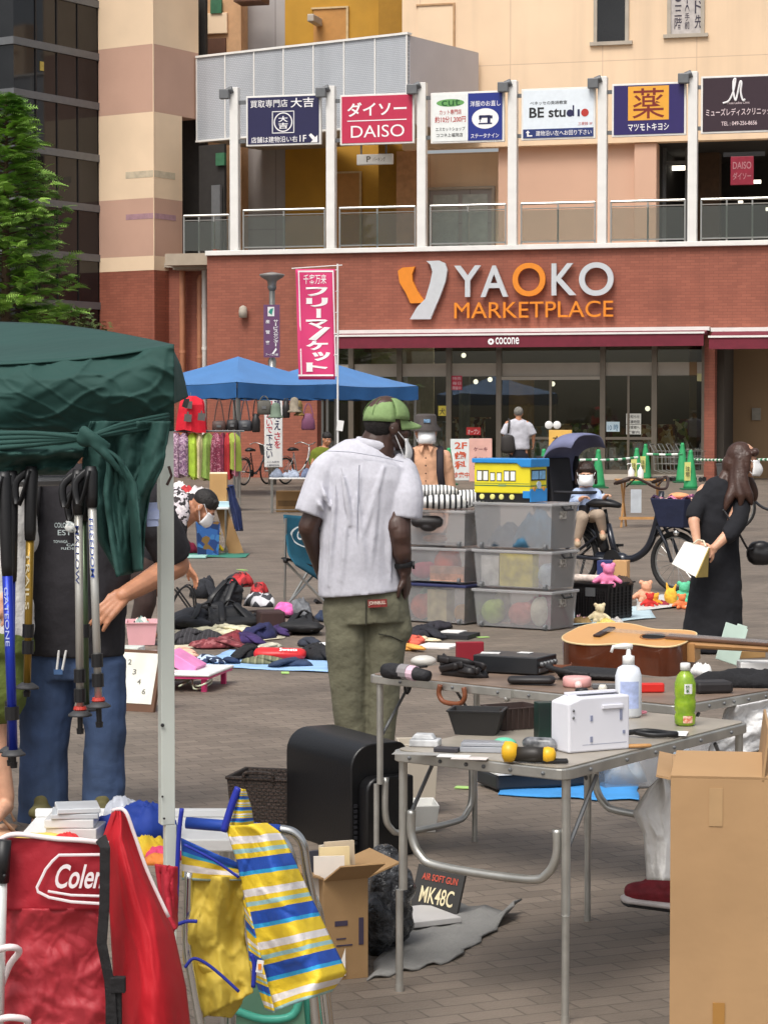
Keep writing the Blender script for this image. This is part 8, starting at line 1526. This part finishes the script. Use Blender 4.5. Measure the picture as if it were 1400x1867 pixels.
for i in range(61):
 t=i/60;row=[]
 for j in range(101):
  u=j/100;yt=664-8*u-28*u**2.2;yb=806-20*u;x=-30+348*u;y=yt+(yb-yt)*t
  f=.013*mnoise.noise(V((u*3.5,t*2,2)))+sum(k_*max(0,1-abs(mnoise.noise(V((u*a_+t*c_,t*d_-u*e_,s_))))/.2)**2 for k_,a_,c_,d_,e_,s_ in((.004,2.6,-1.6,2.2,-1.2,5),(.003,3.5,2.4,2.4,1.8,1),(.002,6,-3,3,1.2,9)))
  row.append(P(x,y,4.8-.05*sin(pi*t)-f*1.8+.02*t)-cb)
 R0.append(row)
b.grid(R0);b.uv={};obj('side_cloth',b,M_green,CN,smooth=True,solid=.003)
csheet('corner_flap',[(630,306),(740,310)],[(640,318),(665,330),(695,338),(724,344)],lambda u,v_:4.92+.35*u,12,8,.02,5,4)
b=MB();p=P(339,735,5.1)-cb;b.box(p,(.012,.004,.02),rotm('Y',.3));obj('velcro_tab',b,mat('velcro_grey','4c4a4a',.9),CN)
csheet('bunched_roll',[(782,-30),(800,-30),(868,-30)],[(790,158),(800,160),(832,152),(866,120)],lambda u,v_:4.76-.1*sin(pi*v_)*(1-.5*u)-.02*sin(v_*14+u*2),22,24,.035,7,5)
csheet('hanging_cloth',[(768,165),(800,152),(860,150),(930,166),(990,184),(1040,212)],[(768,312),(800,306),(850,298),(900,275),(960,266),(1034,262)],lambda u,v_:4.74+.022*sin(u*19+v_*3.0)*(.3+v_)-.03*v_,36,44,.035,9,3.5)
csheet('tied_end',[(800,165),(830,196),(900,190),(1000,204),(1052,214)],[(806,178),(840,225),(880,250),(960,258),(1040,262)],lambda u,v_:4.66-.03*sin(u*7+1)*v_,24,20,.03,12,3)
b=MB();k0=P(158,800,4.66)-cb;b.ell(k0,(.022,.02,.018));b.tube(smoothpath([k0+V((-.01,-.01,.02)),k0+V((.02,-.02,0)),k0+V((.045,0,-.02))],4),[(.012,.01)]*9,8)
for dx,dy in((.05,-.05),(.085,-.09)):b.tube(smoothpath([k0,k0+V((dx*.5,-.02,dy*.35)),k0+V((dx,0,dy))],4),[.006,.007,.008,.009,.009,.008,.007,.005,.002],8)
obj('knot',b,M_green,CN,remesh=.005,sm=2)
for k in range(5):b=MB();b.tube(smoothpath([P(160,798,4.67)-cb,P(220,790-4*k,4.7)-cb,P(308,772-5*k+3,4.79)-cb],5),.004+.001*(k%2),6);obj('gather_fold',b,M_green,CN,smooth=True)
for k in range(4):b=MB();b.tube(smoothpath([P(-30,792+9*k,4.69-.01*k)-cb,P(60,790+7*k,4.66)-cb,P(156,799,4.66)-cb],5),.0055,6);obj('gather_fold',b,M_green,CN,smooth=True)
M_pole=mat('pole_white','d3dad2',.35,.1,var=.03)
b=MB();pt=P(297,780,4.85)-cb;pb_=P(305,1510,4.8)-cb;pb_.y=pt.y;b.box(((pt.x+pb_.x)/2,pt.y,(pt.z+pb_.z)/2),(.03,.03,pt.z-pb_.z),rotz(.35));po=obj('pole',b,M_pole,CN,bevel=.002)
b=MB();b.box((pb_.x+.001,pt.y,pb_.z/2),(.024,.024,pb_.z),rotz(.35));obj('lower_pole',b,M_pole,CN,bevel=.002)
b=MB()
for y in(1322,1452,1492):p=P(297 if y!=1492 else 300,y,4.83)-cb;b.ell(p+V((0,-.003,0)),.004 if y==1322 else .0025)
obj('button_hole',b,M_black,po)
b=MB();p=P(308,850,4.82)-cb;b.tube([p,p+V((.006,0,-.02)),p+V((-.004,0,-.04))],.003,6);obj('hook',b,M_bagb,po)
b=MB();p=P(278,938,4.76)-cb;b.box(p,(.024,.004,.05),rotm('Y',-.05));b.box(p+V((.002,-.003,-.0)),(.026,.003,.02));obj('price_tag',b,mat('tag_pale_blue','b4c0e4',.6),CN)
for x0,z0 in((-1.2,2.0),):b=MB();b.tube([P(-30,880,4.9)-cb,P(300,872,4.9)-cb],.011,8);obj('frame_bar',b,M_greyd,CN)
def pole(x0,y0,x1,y1,Z,col,label,y_gripend,clamps,basket_y,tip_y,r=.009,txt=None,tcol='20306a',redring=True):
 a,c=P(x0,y0,Z),P(x1,y1,Z);T=thing('trekking_pole',label,'trekking pole',c,0,'trekking poles hanging from the canopy');f=lambda y:(P(x0+(x1-x0)*(y-y0)/(y1-y0),y,Z)-c)
 b=MB();b.tube([f(y_gripend),f(basket_y)],[r,r*.85],12);sh=obj('shaft',b,mat('pole_'+col,col,.3,.5,var=.05),T,smooth=True)
 b=MB();b.tube([f(y0),f(y0+12),f(y_gripend-20),f(y_gripend)],[.0105,.0145,.0125,.011],12);b.tube(smoothpath([f(y0+5),f(y0+30)+V((-.03,-.01,0)),f(y0+70)+V((-.022,-.015,0)),f(y0+8)+V((.0,-.015,0))],4),[(.008,.002)]*13,6);obj('grip',b,M_black,T,smooth=True)
 for y in clamps:b=MB();b.tube([f(y-12),f(y+12)],r*1.35,12);obj('clamp',b,M_black,T)
 R_=(f(y0)-f(y1)).normalized().to_track_quat('Z','Y').to_matrix();b=MB();b.lathe([(.012,.006),(.024,-.002),(.025,-.006),(.008,-.008)],f(basket_y),18,R_);obj('basket',b,mat('basket_rubber','3a3a3c',.6),T,smooth=True)
 if redring:b=MB();b.lathe([(.011,.004),(.014,.008),(.012,.014)],f(basket_y),14,R_);obj('ring',b,mat('ring_red','b8382c',.5),T)
 b=MB();b.tube([f(basket_y),f(tip_y-10),f(tip_y-10),f(tip_y)],[.006,.0055,.008,.007],10);obj('tip',b,M_black,T)
 if txt:
  b=MB();u_=f(y_gripend+20);dz=(f(basket_y)-f(y_gripend)).normalized();b.text(txt,u_+V((-.006,-r-.0015,0)),dz,V((1,0,-dz.x/dz.z if 0 else 0)),.12,.008,.005);obj('lettering',b,mat('ink_pole_'+tcol,tcol,.5,var=0),sh)
pole(143,856,147,1340,4.66,'b4b2aa','left silver trekking pole with a black grip hanging before the black T-shirt',938,(1232,1268),1300,1338,txt='MALLOW')
pole(166,850,182,1330,4.64,'bdbcb6','right silver trekking pole with a red ring hanging before the black T-shirt',925,(1204,1240),1284,1326,txt='FREEDOM',tcol='2a4aa0')
pole(152,880,157,1180,4.72,'4c5c44','dull green trekking pole half hidden between the two silver ones',950,(1150,),1290,1300,r=.007,redring=False)
pole(58,850,50,1260,4.7,'9a7a2c','golden trekking pole beside the blue one',985,(1150,1180),1250,1270,txt='TRAILS',tcol='e8e0c0',redring=False)
pole(8,860,26,1400,4.62,'2438a8','blue trekking pole with white lettering at the left edge',1050,(1300,),1372,1400,r=.011,txt='GATEONE',tcol='b8c4e8',redring=False)
pole(22,858,20,1390,4.7,'1f2f96','second blue trekking pole just behind the lettered one',1060,(1290,),1366,1396,r=.009,redring=False)
# chairs, bags and tray at the lower left
M_red=mat('red_canvas','9c1626',.7,var=.12,vs=5,bump=.25,bs=18);M_redl=mat('red_nylon','a52a34',.6,var=.12,vs=5,bump=.35,bs=12);M_redd=mat('red_drape','b40a1c',.7,var=.1,vs=4,bump=.15,bs=14);M_piping=mat('piping_pale','e4d6d6',.6,var=.03)
Z=4.25;q=lambda x,y,d=0.0:P(x,y,Z+d);b0=q(100,1867);b0.z=0;RC=thing('red_camp_chair','folded red camp chair with a white logo on its back in the lower left corner','chair',b0)
def rs(name,left,right,dep,rows,cols,fold,seed,fs,m,par=RC,off=b0,solid=.004):b=MB();pxsheet(b,left,right,dep,rows,cols,fold,seed,fs);b.uv={};b.v=[p-off for p in b.v];return obj(name,b,m,par,smooth=True,solid=solid)
up=rs('back_panel',[(1527,8),(1660,10)],[(1536,196),(1660,192)],lambda u,v_:Z-.02*sin(pi*u),14,20,.01,3,3,M_red)
rs('lower_panel',[(1656,10),(1960,-10)],[(1656,192),(1760,190),(1960,205)],lambda u,v_:Z+.015-.03*sin(pi*u)+.03*abs(mnoise.noise(V((u*2.4+v_*2,v_*3.4,2))))+.009*abs(mnoise.noise(V((u*5-v_*4,v_*8,5)))),60,44,.015,6,3.2,M_redl)
b=MB();b.tube(smoothpath([q(0,1531,-.01)-b0,q(30,1521,-.012)-b0,q(100,1529,-.02)-b0,q(150,1532,-.02)-b0,q(198,1538,-.005)-b0],5),.005,8);obj('piping',b,M_piping,RC,smooth=True)
b=MB();s=S(Z);lg=q(97,1620,-.034)-b0;sk=V((.24,0,1)).normalized();b.text('Colem',lg,(1,.0,-.0),sk,98*s,46*s,.018)
ol=[(190,1558),(108,1559),(96,1570),(84,1585),(68,1618),(70,1626),(90,1636),(130,1644),(192,1648)];b.tube([q(x,y,-.034)-b0 for x,y in ol],[(.0012,.003)]*len(ol),6,up0=(0,1,0));b.tube([q(x,y,-.034)-b0 for x,y in((88,1625),(130,1632),(192,1634))],[(.0012,.0026)]*3,6,up0=(0,1,0));obj('logo',b,mat('logo_white','e8dcde',.6,var=0),up)
rs('drape_panel',[(1478,205),(1530,186),(1600,196),(1750,205),(1960,215)],[(1480,232),(1500,240),(1600,275),(1700,318),(1800,340),(1960,358)],lambda u,v_:Z+.12-.14*sin(pi*u)*min(1,.3+v_),30,24,.035,8,2.2,M_redd)
b=MB();b.tube(smoothpath([q(206,1478,.1)-b0,q(228,1478,.08)-b0,q(245,1520,.08)-b0,q(270,1590,.08)-b0,q(308,1672,.08)-b0],5),.004,6);obj('piping',b,M_piping,RC,smooth=True)
b=MB();b.tube([q(*a)-b0 for a in((184,1528,-.03),(192,1545,-.05),(191,1650,-.05),(186,1720,-.05),(200,1790,-.05),(206,1880,-.05))],[(.003,.013)]*6,8,up0=(0,1,0));b.box(q(216,1795,-.05)-b0,(.028,.016,.03));b.box(q(208,1840,-.045)-b0,(.03,.012,.08));obj('strap',b,mat('strap_black','161416',.8,bump=.3),RC,bevel=.002)
b=MB();b.tube([q(3,1600,-.03)-b0,q(-4,1900,-.03)-b0],.0115,12);lt_=obj('tube',b,mat('tube_white','d8dcd8',.3,.2),RC,smooth=True);b=MB();b.tube([q(8,1532,-.03)-b0,q(3,1608,-.03)-b0],[.014,.015],12);b.ell(q(9,1597,-.046)-b0,.004);obj('tube_cap',b,M_black,lt_,smooth=True)
for ya,xe in((1730,36),(1858,52)):b=MB();b.tube(smoothpath([q(-8,ya+4,-.05)-b0,q(18,ya-3,-.07)-b0,q(xe,ya+4,-.05)-b0,q(xe-18,ya+30,-.03)-b0,q(2,ya+70,-.02)-b0],5),.0065,8);obj('arm_loop',b,M_piping,RC,smooth=True)
Z=4.9;b1=P(420,1867,Z);b1.z=0;q=lambda x,y,d=0.0:P(x,y,Z+d);BC=thing('beach_chair','folded beach chair with shiny tubes, yellow cloth and blue striped cover','chair',b1)
M_yelc=mat('yellow_lining','cdb344',.7,var=.14,vs=5,bump=.3,bs=14);ST=[(0,'e9c92e'),(.2,'e4e0e0'),(.34,'e9c92e'),(.44,'9cc6c8'),(.52,'e9c92e'),(.62,'1f4fb0'),(.86,'2aa0d8'),(.94,'e9c92e')]
M_str=stripemat('beach_stripe_uv',ST,.285,'uv',rough=.65);M_str2=stripemat('beach_band_uv',[(0,'1f4fb0'),(.3,'2f9ac0'),(.4,'d8b830'),(.6,'d8d0cc'),(.78,'d8b830'),(.92,'9ab0a8')],1.01,'uv',rough=.65)
def bs(name,left,right,dep,rows,cols,fold,seed,fs,m,uv=False,solid=.003):
 b=MB();pxsheet(b,left,right,dep,rows,cols,fold,seed,fs);b.v=[p-b1 for p in b.v]
 if not uv:b.uv={}
 return obj(name,b,m,BC,smooth=True,solid=solid)
bs('lining',[(1595,338),(1700,332),(1750,334),(1860,362)],[(1600,442),(1700,446),(1760,456),(1810,462)],lambda u,v_:Z-.06*sin(pi*u)*(1-v_*.6),28,22,.05,4,3,M_yelc)
bs('striped_band',[(1528,332),(1605,334)],[(1574,432),(1606,444)],lambda u,v_:Z-.015-.03*sin(pi*u),12,14,.012,6,3,M_str2,True)
bs('lower_lining',[(1744,338),(1790,352),(1850,378)],[(1796,452),(1830,440),(1856,420)],lambda u,v_:Z+.03-.05*sin(pi*u),16,16,.03,9,3,M_yelc)
bs('striped_cover',[(1506,410),(1530,420),(1570,434),(1620,444),(1680,458),(1760,478),(1845,498)],[(1502,486),(1518,510),(1552,528),(1640,568),(1700,596),(1772,630),(1806,604)],lambda u,v_:Z-.06-.09*sin(pi*u)*(.5+.5*v_)+.02*sin(u*7),56,26,.035,11,2.4,M_str,True)
bs('striped_side',[(1640,446),(1760,458),(1840,486)],[(1660,456),(1760,480),(1846,502)],lambda u,v_:Z-.03-.05*u,20,6,.01,12,3,M_str,True)
bs('cover_peak',[(1436,436),(1470,422),(1512,412)],[(1440,446),(1470,456),(1508,462)],lambda u,v_:Z-.02-.05*sin(pi*u),14,8,.01,5,3,M_str,True)
M_bl=mat('blue_piping','1c2c9a',.6,var=.05)
for pts,r_ in(([(332,1474),(326,1530),(322,1640),(320,1680)],.005),([(435,1436),(422,1470),(408,1516)],.008),([(318,1688),(340,1680),(360,1680)],.004),([(338,1764),(352,1748),(372,1754),(400,1775),(436,1808)],.0035),([(462,1800),(464,1760),(458,1740)],.005),([(336,1540),(390,1568),(436,1600)],.003)):b=MB();b.tube(smoothpath([q(x,y,-.075)-b1 for x,y in pts],5),r_,8);obj('blue_piping',b,M_bl,BC,smooth=True)
for pts,d in(([(510,1512),(535,1518),(552,1540),(560,1590),(575,1680),(600,1900)],.02),([(480,1520),(512,1530),(530,1560),(545,1640),(560,1700),(580,1900)],-.02),([(345,1590),(342,1700),(345,1750),(372,1900)],-.03),([(556,1620),(572,1640),(584,1680),(590,1760),(604,1900)],.06)):b=MB();b.tube(smoothpath([q(x,y,d)-b1 for x,y in pts],6),.0105,12);obj('tube',b,M_chrome,BC,smooth=True)
b=MB();b.tube([q(340,1500,.05)-b1,q(510,1514,.02)-b1],.013,12);obj('blue_sleeve',b,mat('blue_sleeve','1f48a8',.6,var=.1),BC,smooth=True)
b=MB();p=q(474,1762,-.13)-b1;b.box(p,(.014,.003,.026),rotm('Y',.15));lb=obj('care_tag',b,M_wp,BC);b=MB();b.box(p+V((0,-.003,0)),(.007,.002,.012));obj('tag_mark',b,M_or,lb)
c=P(495,1800,5.35);c.z=0;T=thing('teal_stool','teal plastic folding stool under the striped beach cover','stool',c);f=lambda x,y,d=0.0:P(x,y,5.35+d)-c
M_tst=mat('teal_plastic','4fb49c',.4,var=.06);b=MB();b.prism([f(432,1790),f(548,1778),f(560,1900),f(430,1900)],(0,.02,0));obj('panel',b,mat('dull_teal_panel','5f8a72',.5),T);b=MB();b.tube(smoothpath([f(425,1840),f(480,1858),f(535,1850),f(548,1800),f(552,1760)],4),.01,8);obj('rim',b,M_tst,T,smooth=True)
for x in(555,568,582):b=MB();b.tube([f(x,1740,.05),f(x+8,1930,.05)],.008,8);obj('leg',b,M_tst,T,smooth=True)
TZ=.66;A,B=G(30,1530,TZ),G(430,1530,TZ);T=thing('white_tray_table','white rimmed table of small goods behind the red camp chair','table',(A.x,A.y,0));L=B.x-A.x;b=MB();b.bx(0,0,TZ-.03,L,.3,TZ);obj('tabletop',b,M_wp,T,bevel=.004);b=MB();b.bx(0,.29,TZ+.0005,L,.31,TZ+.02);obj('rim',b,M_wp,T,bevel=.003)
for x in(.03,L-.03):
 for y in(.03,.27):b=MB();b.tube([(x,y,0),(x,y,TZ-.03)],.01,8);obj('leg',b,M_steel,T)
cz=G(135,1535,TZ);zz=TZ
for k,(h_,w_,x,l) in enumerate(((.03,.12,140,'bottom white case of the stack on the tray table'),(.02,.115,132,'second case from the bottom of the stack on the tray table'),(.012,.11,138,'third case of the stack on the tray table, with a clear lid'),(.012,.1,142,'topmost clear case of the stack on the tray table'))):cc=P(x,1500,cz.y+.06);b=MB();b.box((cc.x,cc.y,zz+h_/2),(w_,.11,h_),rotz(.1*(k-1)));tagobj('disc_case',b,mat('case_%d'%k,('d8d4d2','dcdcdc','c8ccd0','d4d8dc')[k],.2,var=.08),l,'case','disc cases stacked on the tray table',bevel=.002);zz+=h_+.001
def lump(x,y,rx,ry,h,col,label,seed,name='cloth',m=None,d=.0):c=G(x,y,TZ);b=MB();crumple(b,(c.x,c.y+d,TZ+.001),rx,ry,h,seed,ridges=.55);tagobj(name,b,m or mat('lump_'+col,col,.7,var=.15,vs=8,bump=.1),label,'clothing' if name!='plastic_bag' else 'bag','cloths on the white tray table',smooth=True)
lump(255,1540,.07,.09,.11,'1d3f9c','royal blue folded bag left of the white pole',3,'blue_bag',None,.12);lump(215,1532,.08,.05,.06,'1a3890','dark blue cloth fold behind the red drape',5,d=.1);lump(212,1510,.05,.04,.07,'c8ccd4','clear crinkled plastic bag by the stack of cases',6,'plastic_bag',mat('clear_crinkle','c4c8d2',.2,var=.2,vs=20,bump=.5,bs=40),.15);lump(270,1560,.05,.05,.06,'e2c02c','yellow cloth between the red drape and the white pole',7);lump(300,1568,.04,.04,.04,'e84a7a','hot pink cloth at the foot of the white pole',8);lump(290,1575,.035,.03,.03,'ee8a3c','orange cloth beside the hot pink one',9);lump(75,1535,.08,.05,.025,'e8c860','yellow and cream striped cloth behind the red camp chair',10);lump(122,1538,.035,.03,.03,'d82c30','small red packet beside the striped cloth',11)
hang([(1575,285),(1680,300),(1700,318)],[(1580,322),(1640,322),(1690,322)],4.75,'a8182c','small red bag hanging between the red drape and the beach chair','red_bag',fold=.02,seed=3)
